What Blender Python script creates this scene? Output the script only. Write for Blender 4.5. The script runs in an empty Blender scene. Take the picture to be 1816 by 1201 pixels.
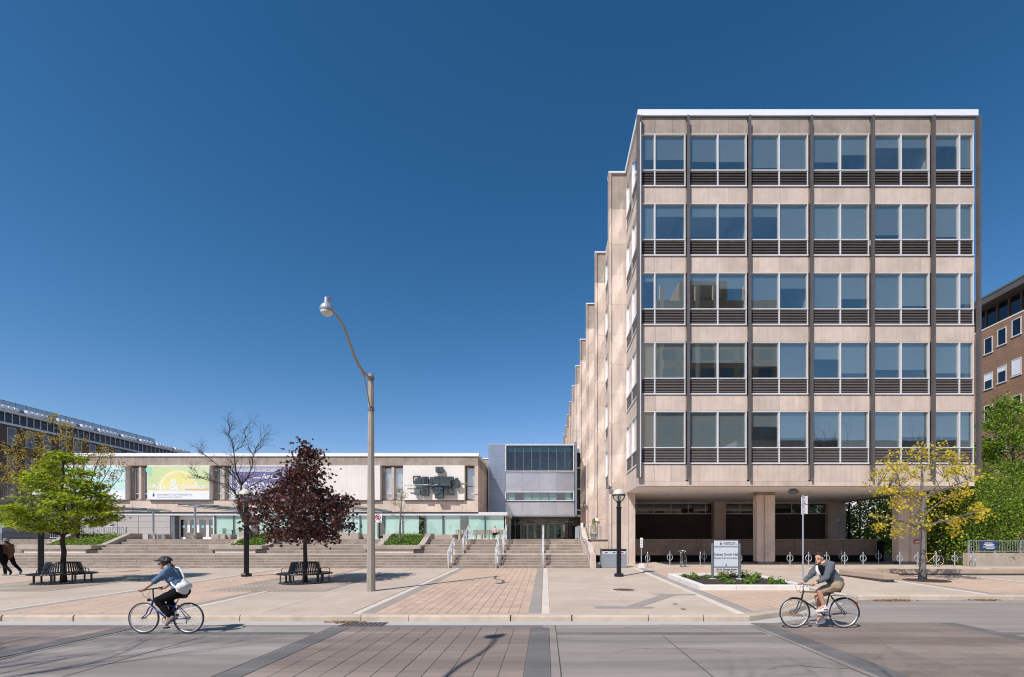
import bpy, bmesh, math, random
from mathutils import Vector, Matrix, noise
R = math.radians
sc = bpy.context.scene
col = sc.collection

# ---------------------------------------------------------------- camera, sky, sun, exposure
cam_d = bpy.data.cameras.new('camera'); cam = bpy.data.objects.new('camera', cam_d); col.objects.link(cam)
cam.location = (0, 0, 2.05); cam.rotation_euler = (R(90), 0, 0)
cam_d.sensor_width = 36; cam_d.lens = 36 * 850 / 1816
cam_d.shift_x = -59 / 1816; cam_d.shift_y = 356.5 / 1816
cam_d.clip_end = 3000
sc.camera = cam

LIGHT = Vector((.527, .716, -1)).normalized()
SUN_EL = math.asin(-LIGHT.z); SUN_ROT = math.atan2(-LIGHT.x, -LIGHT.y)
world = bpy.data.worlds.new('World'); sc.world = world; world.use_nodes = True
wn = world.node_tree; bg = wn.nodes['Background']
sky = wn.nodes.new('ShaderNodeTexSky'); sky.sky_type = 'NISHITA'; sky.sun_disc = False
sky.sun_elevation = SUN_EL; sky.sun_rotation = SUN_ROT
sky.air_density = 1.0; sky.dust_density = 0.0; sky.ozone_density = 1.0; sky.altitude = 100
# one even grade over the whole sky: the deep, polarised blue of the photograph
SKY_K = 0.10
_sep = wn.nodes.new('ShaderNodeSeparateColor'); _cmb = wn.nodes.new('ShaderNodeCombineColor'); wn.links.new(sky.outputs[0], _sep.inputs[0])
for _i, (_a, _p) in enumerate(((2.46, 1.9), (1.24, 1.25), (1.47, 1.26))):
    _m0 = wn.nodes.new('ShaderNodeMath'); _m0.operation = 'MULTIPLY'; _m0.inputs[1].default_value = SKY_K; wn.links.new(_sep.outputs[_i], _m0.inputs[0])
    _m1 = wn.nodes.new('ShaderNodeMath'); _m1.operation = 'POWER'; _m1.inputs[1].default_value = _p; wn.links.new(_m0.outputs[0], _m1.inputs[0])
    _m2 = wn.nodes.new('ShaderNodeMath'); _m2.operation = 'MULTIPLY'; _m2.inputs[1].default_value = _a; wn.links.new(_m1.outputs[0], _m2.inputs[0])
    _m3 = wn.nodes.new('ShaderNodeMath'); _m3.operation = 'MINIMUM'; _m3.inputs[1].default_value = 1.2; wn.links.new(_m2.outputs[0], _m3.inputs[0])
    _m4 = wn.nodes.new('ShaderNodeMath'); _m4.operation = 'DIVIDE'; _m4.inputs[1].default_value = SKY_K; wn.links.new(_m3.outputs[0], _m4.inputs[0])
    wn.links.new(_m4.outputs[0], _cmb.inputs[_i])
wn.links.new(_cmb.outputs[0], bg.inputs[0]); bg.inputs[1].default_value = SKY_K
sun_d = bpy.data.lights.new('sun', 'SUN'); sun = bpy.data.objects.new('sun', sun_d); col.objects.link(sun)
sun_d.energy = 4.8; sun_d.angle = R(.53); sun_d.color = (1, .948, .89)
sun.rotation_euler = LIGHT.to_track_quat('-Z', 'Y').to_euler(); sun.location = (-30, -40, 60)
sc.view_settings.view_transform = 'Standard'; sc.view_settings.look = 'None'
sc.view_settings.exposure = 0.0; sc.view_settings.gamma = 1; sc.view_settings.use_curve_mapping = False
sc.render.engine = 'CYCLES'
sc.cycles.use_denoising = True; sc.cycles.max_bounces = 8; sc.cycles.transparent_max_bounces = 16
sc.cycles.caustics_reflective = True; sc.cycles.blur_glossy = 0.0; sc.cycles.use_guiding = True; sc.cycles.caustics_refractive = False
sc.cycles.sample_clamp_indirect = 12; sc.cycles.pixel_filter_type = 'BLACKMAN_HARRIS'; sc.cycles.filter_width = 1.1

# ---------------------------------------------------------------- measuring helpers
VX, VY, F, EYE = 967, 957, 850, 2.05
def P(x, y, Y):            # a point read off the photograph, at distance Y
    return Vector(((x - VX) * Y / F, Y, EYE + (VY - y) * Y / F))
def PX(x, Y): return (x - VX) * Y / F
def PZ(y, Y): return EYE + (VY - y) * Y / F
def g(Y): return .15 + .0214 * (min(max(Y, 12), 26.5) - 12)     # height of the plaza

# ---------------------------------------------------------------- mesh helpers
W = {}
class MB:
    def __init__(s): s.v = []; s.f = []; s.mi = []; s.cur = 0
    def add(s, vs, fs):
        n = len(s.v); s.v += [tuple(p) for p in vs]
        for q in fs: s.f.append([i + n for i in q]); s.mi.append(s.cur)
        return s
    def box(s, x0, x1, y0, y1, z0, z1):
        return s.add([(x0,y0,z0),(x1,y0,z0),(x1,y1,z0),(x0,y1,z0),(x0,y0,z1),(x1,y0,z1),(x1,y1,z1),(x0,y1,z1)],
              [(0,3,2,1),(4,5,6,7),(0,1,5,4),(1,2,6,5),(2,3,7,6),(3,0,4,7)])
    def obox(s, c, size, rot=None):
        m = (rot or Matrix.Identity(3)); c = Vector(c); a, b, d = size[0]/2, size[1]/2, size[2]/2
        vs = [c + m @ Vector(p) for p in [(-a,-b,-d),(a,-b,-d),(a,b,-d),(-a,b,-d),(-a,-b,d),(a,-b,d),(a,b,d),(-a,b,d)]]
        return s.add(vs, [(0,3,2,1),(4,5,6,7),(0,1,5,4),(1,2,6,5),(2,3,7,6),(3,0,4,7)])
    def tube(s, pts, r, n=8, cap=True):
        pts = [Vector(p) for p in pts]; k = len(pts)
        rs = r if isinstance(r, (list, tuple)) else [r] * k
        vs = []; up = None
        for i, p in enumerate(pts):
            d = (pts[min(i+1, k-1)] - pts[max(i-1, 0)])
            if d.length < 1e-9: d = Vector((0,0,1))
            d.normalize()
            if up is None: up = Vector((0,0,1)) if abs(d.z) < .9 else Vector((1,0,0))
            a = d.cross(up)
            if a.length < 1e-6: a = d.orthogonal()
            a.normalize(); b = d.cross(a); up = a.cross(d)
            for j in range(n):
                t = 2*math.pi*j/n
                vs.append(p + a*math.cos(t)*rs[i] + b*math.sin(t)*rs[i])
        fs = []
        for i in range(k-1):
            for j in range(n):
                fs.append((i*n+j, i*n+(j+1)%n, (i+1)*n+(j+1)%n, (i+1)*n+j))
        if cap: fs += [tuple(range(n-1, -1, -1)), tuple((k-1)*n+j for j in range(n))]
        return s.add(vs, fs)
    def ring(s, c, R0, r, ax=(0,1,0), n=32, m=6):
        ax = Vector(ax).normalized(); a = ax.orthogonal().normalized(); b = ax.cross(a); c = Vector(c)
        vs = []; fs = []
        for i in range(n):
            t = 2*math.pi*i/n; d = a*math.cos(t)+b*math.sin(t)
            for j in range(m):
                q = 2*math.pi*j/m
                vs.append(c + d*(R0 + r*math.cos(q)) + ax*r*math.sin(q))
        for i in range(n):
            for j in range(m):
                fs.append((i*m+j, ((i+1)%n)*m+j, ((i+1)%n)*m+(j+1)%m, i*m+(j+1)%m))
        return s.add(vs, fs)
    def lathe(s, c, prof, n=24, cap=True):
        c = Vector(c); vs = []; fs = []
        for r, z in prof:
            for j in range(n):
                t = 2*math.pi*(j+.5)/n
                vs.append(c + Vector((r*math.cos(t), r*math.sin(t), z)))
        for i in range(len(prof)-1):
            for j in range(n): fs.append((i*n+j, i*n+(j+1)%n, (i+1)*n+(j+1)%n, (i+1)*n+j))
        if cap: fs += [tuple(range(n-1,-1,-1)), tuple((len(prof)-1)*n+j for j in range(n))]
        return s.add(vs, fs)
    def poly(s, pts): return s.add(pts, [tuple(range(len(pts)))])
    def prism(s, pts, a0, a1, axis='y'):    # polygon in the plane across the axis, pushed along it
        def mk(p, a): return {'y': (p[0], a, p[1]), 'x': (a, p[0], p[1]), 'z': (p[0], p[1], a)}[axis]
        n = len(pts); vs = [mk(p, a0) for p in pts] + [mk(p, a1) for p in pts]
        fs = [tuple(range(n-1,-1,-1)), tuple(range(n, 2*n))] + [(i, (i+1)%n, n+(i+1)%n, n+i) for i in range(n)]
        return s.add(vs, fs)
    def ell(s, c, r, n=12, m=8, rot=None):
        c = Vector(c); rot = rot or Matrix.Identity(3)
        if not isinstance(r, (list, tuple)): r = (r, r, r)
        vs = [c + rot @ Vector((0,0,-r[2]))]; fs = []
        for i in range(1, m):
            f = math.pi*i/m - math.pi/2
            for j in range(n):
                t = 2*math.pi*j/n
                vs.append(c + rot @ Vector((r[0]*math.cos(f)*math.cos(t), r[1]*math.cos(f)*math.sin(t), r[2]*math.sin(f))))
        vs.append(c + rot @ Vector((0,0,r[2])))
        for j in range(n): fs.append((0, 1+(j+1)%n, 1+j))
        for i in range(m-2):
            for j in range(n): fs.append((1+i*n+j, 1+i*n+(j+1)%n, 1+(i+1)*n+(j+1)%n, 1+(i+1)*n+j))
        L = len(vs)-1; b = 1+(m-2)*n
        for j in range(n): fs.append((b+j, b+(j+1)%n, L))
        return s.add(vs, fs)
    def cap(s, p0, p1, r0, r1=None, n=10):     # a tapered limb with round ends
        r1 = r0 if r1 is None else r1; p0 = Vector(p0); p1 = Vector(p1); d = (p1-p0).normalized()
        pts = []; rs = []
        for a in (-85, -60, -30, 0): pts.append(p0 + d*r0*math.sin(R(a))); rs.append(r0*math.cos(R(a)))
        for a in (0, 30, 60, 85): pts.append(p1 + d*r1*math.sin(R(a))); rs.append(r1*math.cos(R(a)))
        return s.tube(pts, rs, n)
    def mesh(s, name, mats, off=Vector((0,0,0)), smooth=False, bevel=0, recalc=True):
        me = bpy.data.meshes.new(name)
        me.from_pydata([(p[0]-off.x, p[1]-off.y, p[2]-off.z) for p in s.v], [], s.f)
        mats = mats if isinstance(mats, (list, tuple)) else [mats]
        for m in mats: me.materials.append(m)
        if len(mats) > 1: me.polygons.foreach_set('material_index', s.mi)
        if recalc or bevel:
            bm = bmesh.new(); bm.from_mesh(me)
            if recalc: bmesh.ops.recalc_face_normals(bm, faces=bm.faces)
            if bevel: bmesh.ops.bevel(bm, geom=bm.edges[:], offset=bevel, segments=1, affect='EDGES', profile=.6)
            bm.to_mesh(me); bm.free()
        if smooth: me.polygons.foreach_set('use_smooth', [True]*len(me.polygons))
        me.update(); return me
    def build(s, name, mats, parent=None, local=False, **k):
        off = Vector((0,0,0)) if (local or parent is None) else W.get(parent.name, Vector((0,0,0)))
        me = s.mesh(name, mats, off, **k)
        o = bpy.data.objects.new(name, me); col.objects.link(o)
        if parent: o.parent = parent
        W[o.name] = off
        return o

def tag(o, label=None, cat=None, group=None, kind=None):
    if label: o['label'] = label
    if cat: o['category'] = cat
    if group: o['group'] = group
    if kind: o['kind'] = kind
    return o
def thing(name, label, cat, loc, group=None, rotz=0, kind=None):
    o = bpy.data.objects.new(name, None); col.objects.link(o); o.location = loc; o.rotation_euler = (0,0,rotz)
    o.empty_display_size = .2
    W[o.name] = Vector(loc); return tag(o, label, cat, group, kind)
def piece(name, me, loc, parent, rotz=0):
    o = bpy.data.objects.new(name, me); col.objects.link(o); o.parent = parent
    o.location = Vector(loc) - W.get(parent.name, Vector((0,0,0))); o.rotation_euler = (0,0,rotz); return o
def dup(root, loc, label=None, group=None, rotz=None):
    def cp(o, par):
        c = o.copy(); col.objects.link(c); c.parent = par
        for ch in o.children: cp(ch, c)
        return c
    r = cp(root, None); r.location = loc; W[r.name] = Vector(loc)
    if rotz is not None: r.rotation_euler = (0,0,rotz)
    if label: r['label'] = label
    if group: r['group'] = group
    return r

def stone_prism(name, m, parent, args, **k): return MB().box(*args).build(name, m, parent, **k)

# ---------------------------------------------------------------- materials
def nd(nt, t, **k):
    n = nt.nodes.new(t)
    for a, b in k.items(): setattr(n, a, b)
    return n
def mat(name, c, rough=.8, metal=0, var=.10, vs=1.5, ov=0, bump=0, bs=60, stain=0, stain_s=.5, streak=0, spec=.5,
        stretch=None, stain_c=(.35,.33,.31), speck=0, tyre=0):
    m = bpy.data.materials.new(name); m.use_nodes = True; nt = m.node_tree; L = nt.links
    b = nt.nodes['Principled BSDF']; b.inputs['Roughness'].default_value = rough; b.inputs['Metallic'].default_value = metal
    b.inputs['Specular IOR Level'].default_value = spec
    geo = nd(nt, 'ShaderNodeNewGeometry'); pos = geo.outputs['Position']
    if stretch:
        mp = nd(nt, 'ShaderNodeVectorMath', operation='MULTIPLY'); mp.inputs[1].default_value = stretch
        L.new(pos, mp.inputs[0]); pos = mp.outputs[0]
    rgb = nd(nt, 'ShaderNodeRGB'); rgb.outputs[0].default_value = (*c, 1); cur = rgb.outputs[0]
    def scale_by(fac):
        nonlocal cur
        v = nd(nt, 'ShaderNodeVectorMath', operation='SCALE'); L.new(cur, v.inputs[0]); L.new(fac, v.inputs['Scale']); cur = v.outputs[0]
    def rng(src, lo, hi, a=.3, z=.7):
        mr = nd(nt, 'ShaderNodeMapRange'); mr.inputs[1].default_value = a; mr.inputs[2].default_value = z
        mr.inputs[3].default_value = lo; mr.inputs[4].default_value = hi; L.new(src, mr.inputs[0]); return mr.outputs[0]
    def noi(scale, det=5, vec=None, rough_=.6):
        n = nd(nt, 'ShaderNodeTexNoise'); n.inputs['Scale'].default_value = scale; n.inputs['Detail'].default_value = det
        n.inputs['Roughness'].default_value = rough_; L.new(vec or pos, n.inputs['Vector']); return n.outputs[0]
    if var: scale_by(rng(noi(vs), 1-var, 1+var))
    if ov:
        oi = nd(nt, 'ShaderNodeObjectInfo'); scale_by(rng(oi.outputs['Random'], 1-ov, 1+ov, 0, 1))
    if speck: scale_by(rng(noi(bs*1.3, 2), 1-speck, 1+speck))
    def mixto(fac, cc):
        nonlocal cur
        mx = nd(nt, 'ShaderNodeMix', data_type='RGBA'); L.new(fac, mx.inputs[0]); L.new(cur, mx.inputs[6])
        mx.inputs[7].default_value = (*[c[i]*cc[i] for i in range(3)], 1); cur = mx.outputs[2]
    if stain: mixto(rng(noi(stain_s, 7, rough_=.7), 0, stain, .48, .72), tuple(1.4*x for x in stain_c))
    if tyre:      # dark rubber worn into the wheel tracks, and oil drips between them
        sx = nd(nt, 'ShaderNodeSeparateXYZ'); L.new(geo.outputs['Position'], sx.inputs[0])
        mp2 = nd(nt, 'ShaderNodeVectorMath', operation='MULTIPLY'); mp2.inputs[1].default_value = (.35, 2.2, 1); L.new(geo.outputs['Position'], mp2.inputs[0])
        wob = rng(noi(1.0, 5, mp2.outputs[0]), -.35, .35)
        yy = nd(nt, 'ShaderNodeMath', operation='ADD'); L.new(sx.outputs[1], yy.inputs[0]); L.new(wob, yy.inputs[1])
        tot = None
        for c0, w0, k0 in ((9.72,.34,1.0),(7.95,.36,.75),(10.95,.16,.35)):
            s0 = nd(nt, 'ShaderNodeMath', operation='SUBTRACT'); s0.inputs[1].default_value = c0; L.new(yy.outputs[0], s0.inputs[0])
            a0 = nd(nt, 'ShaderNodeMath', operation='ABSOLUTE'); L.new(s0.outputs[0], a0.inputs[0])
            f0 = rng(a0.outputs[0], k0, 0, w0*.45, w0*1.5)
            if tot is None: tot = f0
            else:
                ad = nd(nt, 'ShaderNodeMath', operation='MAXIMUM'); L.new(tot, ad.inputs[0]); L.new(f0, ad.inputs[1]); tot = ad.outputs[0]
        ml = nd(nt, 'ShaderNodeMath', operation='MULTIPLY'); L.new(tot, ml.inputs[0]); L.new(rng(noi(.9, 6, rough_=.7), .25*tyre, tyre, .35, .65), ml.inputs[1])
        mixto(ml.outputs[0], (.62,.62,.64))
        mixto(rng(noi(3.2, 3, geo.outputs['Position']), 0, .55, .68, .76), (.5,.5,.5))
    if streak:
        mp = nd(nt, 'ShaderNodeVectorMath', operation='MULTIPLY'); mp.inputs[1].default_value = (5, 5, .35); L.new(geo.outputs['Position'], mp.inputs[0])
        mixto(rng(noi(1, 6, mp.outputs[0]), 0, streak, .45, .75), tuple(1.5*x for x in stain_c))
    L.new(cur, b.inputs['Base Color'])
    if bump:
        bp = nd(nt, 'ShaderNodeBump'); bp.inputs['Strength'].default_value = bump; bp.inputs['Distance'].default_value = .02
        L.new(noi(bs, 4), bp.inputs['Height']); L.new(bp.outputs[0], b.inputs['Normal'])
    return m
def brick_mat(name, c1, c2, mortar, w, h, plane='xz', msize=.012, rough=.9, offset=.5, var=.15):
    m = bpy.data.materials.new(name); m.use_nodes = True; nt = m.node_tree; L = nt.links; b = nt.nodes['Principled BSDF']
    b.inputs['Roughness'].default_value = rough
    geo = nd(nt, 'ShaderNodeNewGeometry'); sp = nd(nt, 'ShaderNodeSeparateXYZ'); L.new(geo.outputs['Position'], sp.inputs[0])
    cb = nd(nt, 'ShaderNodeCombineXYZ'); ix = {'x':0,'y':1,'z':2}
    L.new(sp.outputs[ix[plane[0]]], cb.inputs[0]); L.new(sp.outputs[ix[plane[1]]], cb.inputs[1])
    t = nd(nt, 'ShaderNodeTexBrick'); t.inputs['Scale'].default_value = 1; t.inputs['Brick Width'].default_value = w; t.inputs['Row Height'].default_value = h
    t.inputs['Mortar Size'].default_value = msize; t.inputs['Color1'].default_value = (*c1,1); t.inputs['Color2'].default_value = (*c2,1)
    t.inputs['Mortar'].default_value = (*mortar,1); t.offset = offset; L.new(cb.outputs[0], t.inputs['Vector'])
    n = nd(nt, 'ShaderNodeTexNoise'); n.inputs['Scale'].default_value = .8; n.inputs['Detail'].default_value = 6; L.new(geo.outputs['Position'], n.inputs['Vector'])
    mr = nd(nt, 'ShaderNodeMapRange'); mr.inputs[1].default_value=.3; mr.inputs[2].default_value=.7; mr.inputs[3].default_value=1-var; mr.inputs[4].default_value=1+var
    L.new(n.outputs[0], mr.inputs[0]); v = nd(nt, 'ShaderNodeVectorMath', operation='SCALE'); L.new(t.outputs[0], v.inputs[0]); L.new(mr.outputs[0], v.inputs['Scale'])
    L.new(v.outputs[0], b.inputs['Base Color'])
    bp = nd(nt, 'ShaderNodeBump'); bp.inputs['Strength'].default_value = .5; bp.inputs['Distance'].default_value = .01; bp.invert = True
    L.new(t.outputs['Fac'], bp.inputs['Height']); L.new(bp.outputs[0], b.inputs['Normal'])
    return m
def glass(name, tint, refl=.10, rough=0.0, gcol=(1,1,1), wavy=.0, even=False):
    m = bpy.data.materials.new(name); m.use_nodes = True; nt = m.node_tree; L = nt.links; nt.nodes.remove(nt.nodes['Principled BSDF'])
    out = nt.nodes['Material Output']; tr = nd(nt, 'ShaderNodeBsdfTransparent'); tr.inputs[0].default_value = (*tint,1)
    gl = nd(nt, 'ShaderNodeBsdfGlossy'); gl.inputs['Roughness'].default_value = rough; gl.inputs[0].default_value = (*gcol,1)
    lw = nd(nt, 'ShaderNodeLayerWeight'); lw.inputs[0].default_value = .5          # the same from both sides
    pw = nd(nt, 'ShaderNodeMath', operation='POWER'); pw.inputs[1].default_value = 5; L.new(lw.outputs['Facing'], pw.inputs[0])
    a = nd(nt, 'ShaderNodeMath', operation='ADD'); a.inputs[1].default_value = refl+.04; a.use_clamp = True; L.new(pw.outputs[0], a.inputs[0])
    mx = nd(nt, 'ShaderNodeMixShader'); L.new(a.outputs[0], mx.inputs[0]); L.new(tr.outputs[0], mx.inputs[1]); L.new(gl.outputs[0], mx.inputs[2]); L.new(mx.outputs[0], out.inputs[0])
    if even: nt.links.remove(a.outputs[0].links[0]); mx.inputs[0].default_value = refl
    if wavy:
        geo = nd(nt, 'ShaderNodeNewGeometry'); n = nd(nt, 'ShaderNodeTexNoise'); n.inputs['Scale'].default_value = .6; L.new(geo.outputs['Position'], n.inputs['Vector'])
        bp = nd(nt, 'ShaderNodeBump'); bp.inputs['Strength'].default_value = wavy; bp.inputs['Distance'].default_value = .05
        L.new(n.outputs[0], bp.inputs['Height']); L.new(bp.outputs[0], gl.inputs['Normal'])
    return m
def leafmat(name, c, tr=.35, rough=.5):
    m = bpy.data.materials.new(name); m.use_nodes = True; nt = m.node_tree; L = nt.links; b = nt.nodes['Principled BSDF']
    b.inputs['Base Color'].default_value = (*c,1); b.inputs['Roughness'].default_value = rough; b.inputs['Specular IOR Level'].default_value = .35
    t = nd(nt, 'ShaderNodeBsdfTranslucent'); t.inputs[0].default_value = (min(1,c[0]*1.5), min(1,c[1]*1.5), c[2]*.8, 1)
    mx = nd(nt, 'ShaderNodeMixShader'); mx.inputs[0].default_value = tr
    L.new(b.outputs[0], mx.inputs[1]); L.new(t.outputs[0], mx.inputs[2]); L.new(mx.outputs[0], nt.nodes['Material Output'].inputs[0])
    return m

M = {}
M['stone'] = mat('limestone', (.605,.495,.415), .85, var=.10, vs=1.2, ov=.085, bump=.15, bs=30, stain=.4, stain_s=.45, streak=.34)
M['stone_shade'] = mat('shaded_limestone', (.25,.195,.155), .88, var=.13, vs=1.6, ov=.07, bump=.2, bs=30, stain=.4, stain_s=.6, streak=.4)  # weathered limestone darkened further, shade under the block put into its colour
M['stone_w'] = mat('weathered_limestone', (.37,.305,.255), .88, var=.13, vs=1.6, ov=.07, bump=.2, bs=30, stain=.5, stain_s=.6, streak=.4)
M['stone_pale'] = mat('pale_stone', (.76,.71,.65), .85, var=.06, vs=.8, ov=.03, streak=.25, stain_c=(.5,.47,.44))
M['conc'] = mat('plaza_concrete', (.515,.418,.33), .9, var=.09, vs=.9, ov=.05, bump=.25, bs=45, stain=.3, stain_s=.5, speck=.05, stain_c=(.5,.47,.44))
M['conc_light'] = mat('pale_concrete', (.66,.57,.48), .9, var=.08, vs=1.2, ov=.04, bump=.2, bs=45, stain=.2, stain_s=.9)
M['kerb'] = mat('kerb_concrete', (.53,.445,.35), .9, var=.10, vs=2.2, ov=.05, bump=.4, bs=40, stain=.45, stain_s=1.5)
M['kerb_white'] = mat('bed_kerb_concrete', (.74,.70,.65), .9, var=.06, vs=2, ov=.04, bump=.2, stain=.25, stain_s=1.5)
M['step'] = mat('step_concrete', (.45,.37,.30), .9, var=.12, vs=1.0, ov=.09, bump=.3, bs=40, stain=.5, stain_s=.7, streak=.3)
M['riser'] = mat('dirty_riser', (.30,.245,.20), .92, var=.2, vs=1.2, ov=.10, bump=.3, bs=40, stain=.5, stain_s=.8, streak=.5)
M['joint'] = mat('road_joint', (.085,.075,.065), .95, var=.3, vs=6)
M['canopy_steel'] = mat('canopy_steel', (.17,.20,.225), .5, var=.08)
M['planter'] = mat('planter_concrete', (.42,.36,.30), .9, var=.12, vs=1.3, bump=.3, bs=40, stain=.5, stain_s=.8, streak=.3)
M['aggr'] = mat('exposed_aggregate', (.44,.34,.26), .92, var=.14, vs=2, bump=.6, bs=70, speck=.18, stain=.3)
M['paver'] = mat('pink_paver', (.53,.385,.285), .9, var=.07, vs=.9, ov=.10, bump=.2, bs=60, stain=.15, stain_s=.5)
M['paver_far'] = brick_mat('pink_paver_field', (.49,.36,.28), (.46,.335,.26), (.33,.27,.22), .5, .26, 'yx', .012, var=.08)
M['dark_paver'] = mat('grey_paver', (.34,.295,.26), .9, var=.08, vs=2, ov=.05, bump=.2)
M['sett'] = brick_mat('grey_sett', (.44,.355,.28), (.39,.315,.25), (.30,.255,.205), .16, .12, 'xy', .02, var=.2)
M['road'] = mat('road_concrete', (.315,.272,.238), .85, var=.22, vs=1.0, bump=.3, bs=80, stain=.75, stain_s=.6, stretch=(.12,1.5,1), speck=.10, tyre=.95, stain_c=(.48,.47,.46))
M['gutter'] = mat('gutter_concrete', (.50,.46,.425), .9, var=.09, vs=1, bump=.3, bs=80, stretch=(.3,2,1), stain=.3, stain_s=1)
M['road_slab'] = mat('brown_road_slab', (.262,.206,.172), .8, var=.26, vs=1.0, ov=.10, bump=.3, bs=70, stretch=(.15,1.3,1), stain=.45, stain_s=.6, speck=.09, tyre=.85)
M['road_dark'] = mat('dark_road_slab', (.16,.15,.142), .75, var=.2, vs=1.5, ov=.04, bump=.3, bs=70, stretch=(.4,1,1), tyre=.6)
M['ground'] = mat('ground_soil', (.12,.12,.08), .95, var=.2, vs=.3)
M['soil'] = mat('dark_mulch', (.045,.032,.025), .97, var=.35, vs=9, bump=1, bs=35)
M['white'] = mat('white_metal', (.80,.81,.83), .45, var=.04, vs=.8)
M['frame'] = mat('anodised_frame', (.64,.64,.645), .4, var=.05, vs=2)
M['fin'] = mat('bronze_fin', (.125,.11,.105), .5, metal=.2, var=.12, vs=1.2, streak=.3, stain_c=(.7,.68,.66))
M['louvre'] = mat('brown_louvre', (.175,.15,.14), .55, var=.08, vs=2)
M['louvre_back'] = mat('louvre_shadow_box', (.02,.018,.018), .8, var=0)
M['blind'] = mat('roller_blind', (.27,.30,.30), .8, var=.05, vs=.6, ov=.16)
M['interior'] = mat('office_interior', (.52,.52,.50), .9, var=.25, vs=.9, ov=.30)
M['ceiling'] = mat('office_ceiling', (.80,.80,.78), .9, var=.05, ov=.08)
M['glass'] = glass('office_glass', (.74,.79,.80), .29, gcol=(1,.98,.86), wavy=.02)
M['glass_side'] = glass('side_glass', (.4,.42,.42), .50, rough=.18)
M['glass_green'] = glass('green_glass', (.50,.66,.62), .10)
M['glass_dark'] = glass('dark_glass', (.18,.25,.28), .12)
M['glass_clear'] = glass('clear_glass', (.9,.93,.92), .04)
M['glass_canopy'] = glass('canopy_glass', (.45,.52,.53), .12, even=True)
M['frost'] = mat('frosted_green_panel', (.50,.70,.63), .35, var=.04, vs=.5, ov=.05)
M['soffit'] = mat('soffit_plaster', (.74,.71,.69), .9, var=.05, vs=.5)
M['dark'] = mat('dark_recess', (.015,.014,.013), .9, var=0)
M['beam'] = mat('brown_beam', (.30,.22,.165), .8, var=.1)
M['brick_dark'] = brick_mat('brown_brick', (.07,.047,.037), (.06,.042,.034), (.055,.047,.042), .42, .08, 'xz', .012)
M['brick_right'] = brick_mat('tan_brick', (.31,.165,.095), (.245,.125,.07), (.34,.24,.17), .50, .16, 'yz', .022, var=.1)
M['brick_left'] = brick_mat('red_brick', (.13,.075,.06), (.11,.065,.05), (.12,.1,.09), .4, .1, 'yz', .015)
M['black'] = mat('black_paint', (.012,.012,.013), .35, var=.1, vs=3)
M['black_matt'] = mat('black_matt', (.015,.015,.017), .6, var=.1)
M['steel'] = mat('galvanised_steel', (.46,.49,.52), .42, metal=.55, var=.08, vs=4)
M['steel_dark'] = mat('dark_steel', (.16,.18,.20), .45, metal=.3, var=.08)
M['zinc'] = mat('zinc_cladding', (.58,.55,.53), .30, metal=.75, var=.16, vs=.35, streak=.35, ov=.07, stain_c=(.6,.58,.56))
M['zinc_blue'] = mat('blue_zinc_cladding', (.33,.37,.43), .38, metal=.7, var=.08, vs=.6, streak=.2)
M['grey_panel'] = mat('grey_metal_panel', (.42,.40,.385), .55, var=.05, vs=1, ov=.04)
M['pole'] = mat('lamp_post_concrete', (.36,.315,.265), .85, var=.10, vs=2.5, bump=.3, bs=60, streak=.3)
M['bin'] = mat('grey_bin_paint', (.24,.27,.30), .5, var=.05)
M['bronze'] = mat('green_bronze', (.062,.078,.082), .5, metal=.45, var=.35, vs=2.5, bump=.5, bs=9, stain=.5, stain_s=1.5, stain_c=(1.1,1.4,1.35))
M['bronze_l'] = mat('pale_bronze', (.13,.165,.16), .45, metal=.45, var=.3, vs=3, bump=.4, bs=9)
M['bark'] = mat('bark', (.10,.082,.068), .95, var=.3, vs=6, bump=1, bs=30)
M['bark_dark'] = mat('dark_bark', (.045,.036,.032), .95, var=.3, vs=6, bump=1, bs=30)
M['bark_grey'] = mat('grey_bark', (.17,.15,.135), .95, var=.3, vs=6, bump=1, bs=30)
M['sign'] = mat('sign_face', (.62,.65,.68), .45, var=.02)
M['sign_text'] = mat('sign_print', (.10,.11,.14), .6, var=0)
M['red'] = mat('red_print', (.50,.02,.03), .5, var=.03)
M['white_p'] = mat('white_print', (.80,.80,.80), .6, var=.02)
M['rust'] = mat('rusty_iron', (.13,.065,.045), .8, var=.3, vs=8, bump=.5)
M['leaf_debris'] = mat('fallen_leaf', (.34,.19,.08), .9, var=.3, vs=20)
M['wood'] = mat('grey_timber', (.28,.235,.19), .85, var=.15, vs=4, bump=.3)
M['skin'] = mat('skin', (.56,.30,.20), .55, var=.05, vs=10)
M['hair'] = mat('brown_hair', (.035,.02,.013), .5, var=.3, vs=60)
M['globe_top'] = mat('frosted_globe', (.62,.58,.50), .25, var=.04)
M['denim'] = mat('blue_denim', (.095,.16,.255), .85, var=.12, vs=20, bump=.3, bs=25)
M['cloth_black'] = mat('black_cloth', (.009,.009,.010), .95, var=.2, vs=12, bump=.3, bs=20, spec=.12)
M['cloth_white'] = mat('white_canvas', (.70,.69,.67), .9, var=.08, vs=9, bump=.4, bs=16)
M['hoodie'] = mat('grey_jersey', (.105,.115,.13), .9, var=.12, vs=14, bump=.4, bs=18)
M['khaki'] = mat('khaki_cotton', (.30,.225,.14), .9, var=.1, vs=12, bump=.3, bs=18)
M['brown_cloth'] = mat('brown_jacket', (.12,.06,.03), .9, var=.12, vs=10, bump=.3, bs=18)
M['tyre'] = mat('tyre_rubber', (.03,.03,.03), .7, var=.1)
M['rim'] = mat('silver_rim', (.62,.62,.62), .35, metal=.5, var=.03)
M['chrome'] = mat('chrome', (.6,.6,.6), .2, metal=1, var=0)
M['blue_paint'] = mat('blue_bike_paint', (.02,.06,.28), .3, var=.05)
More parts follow.
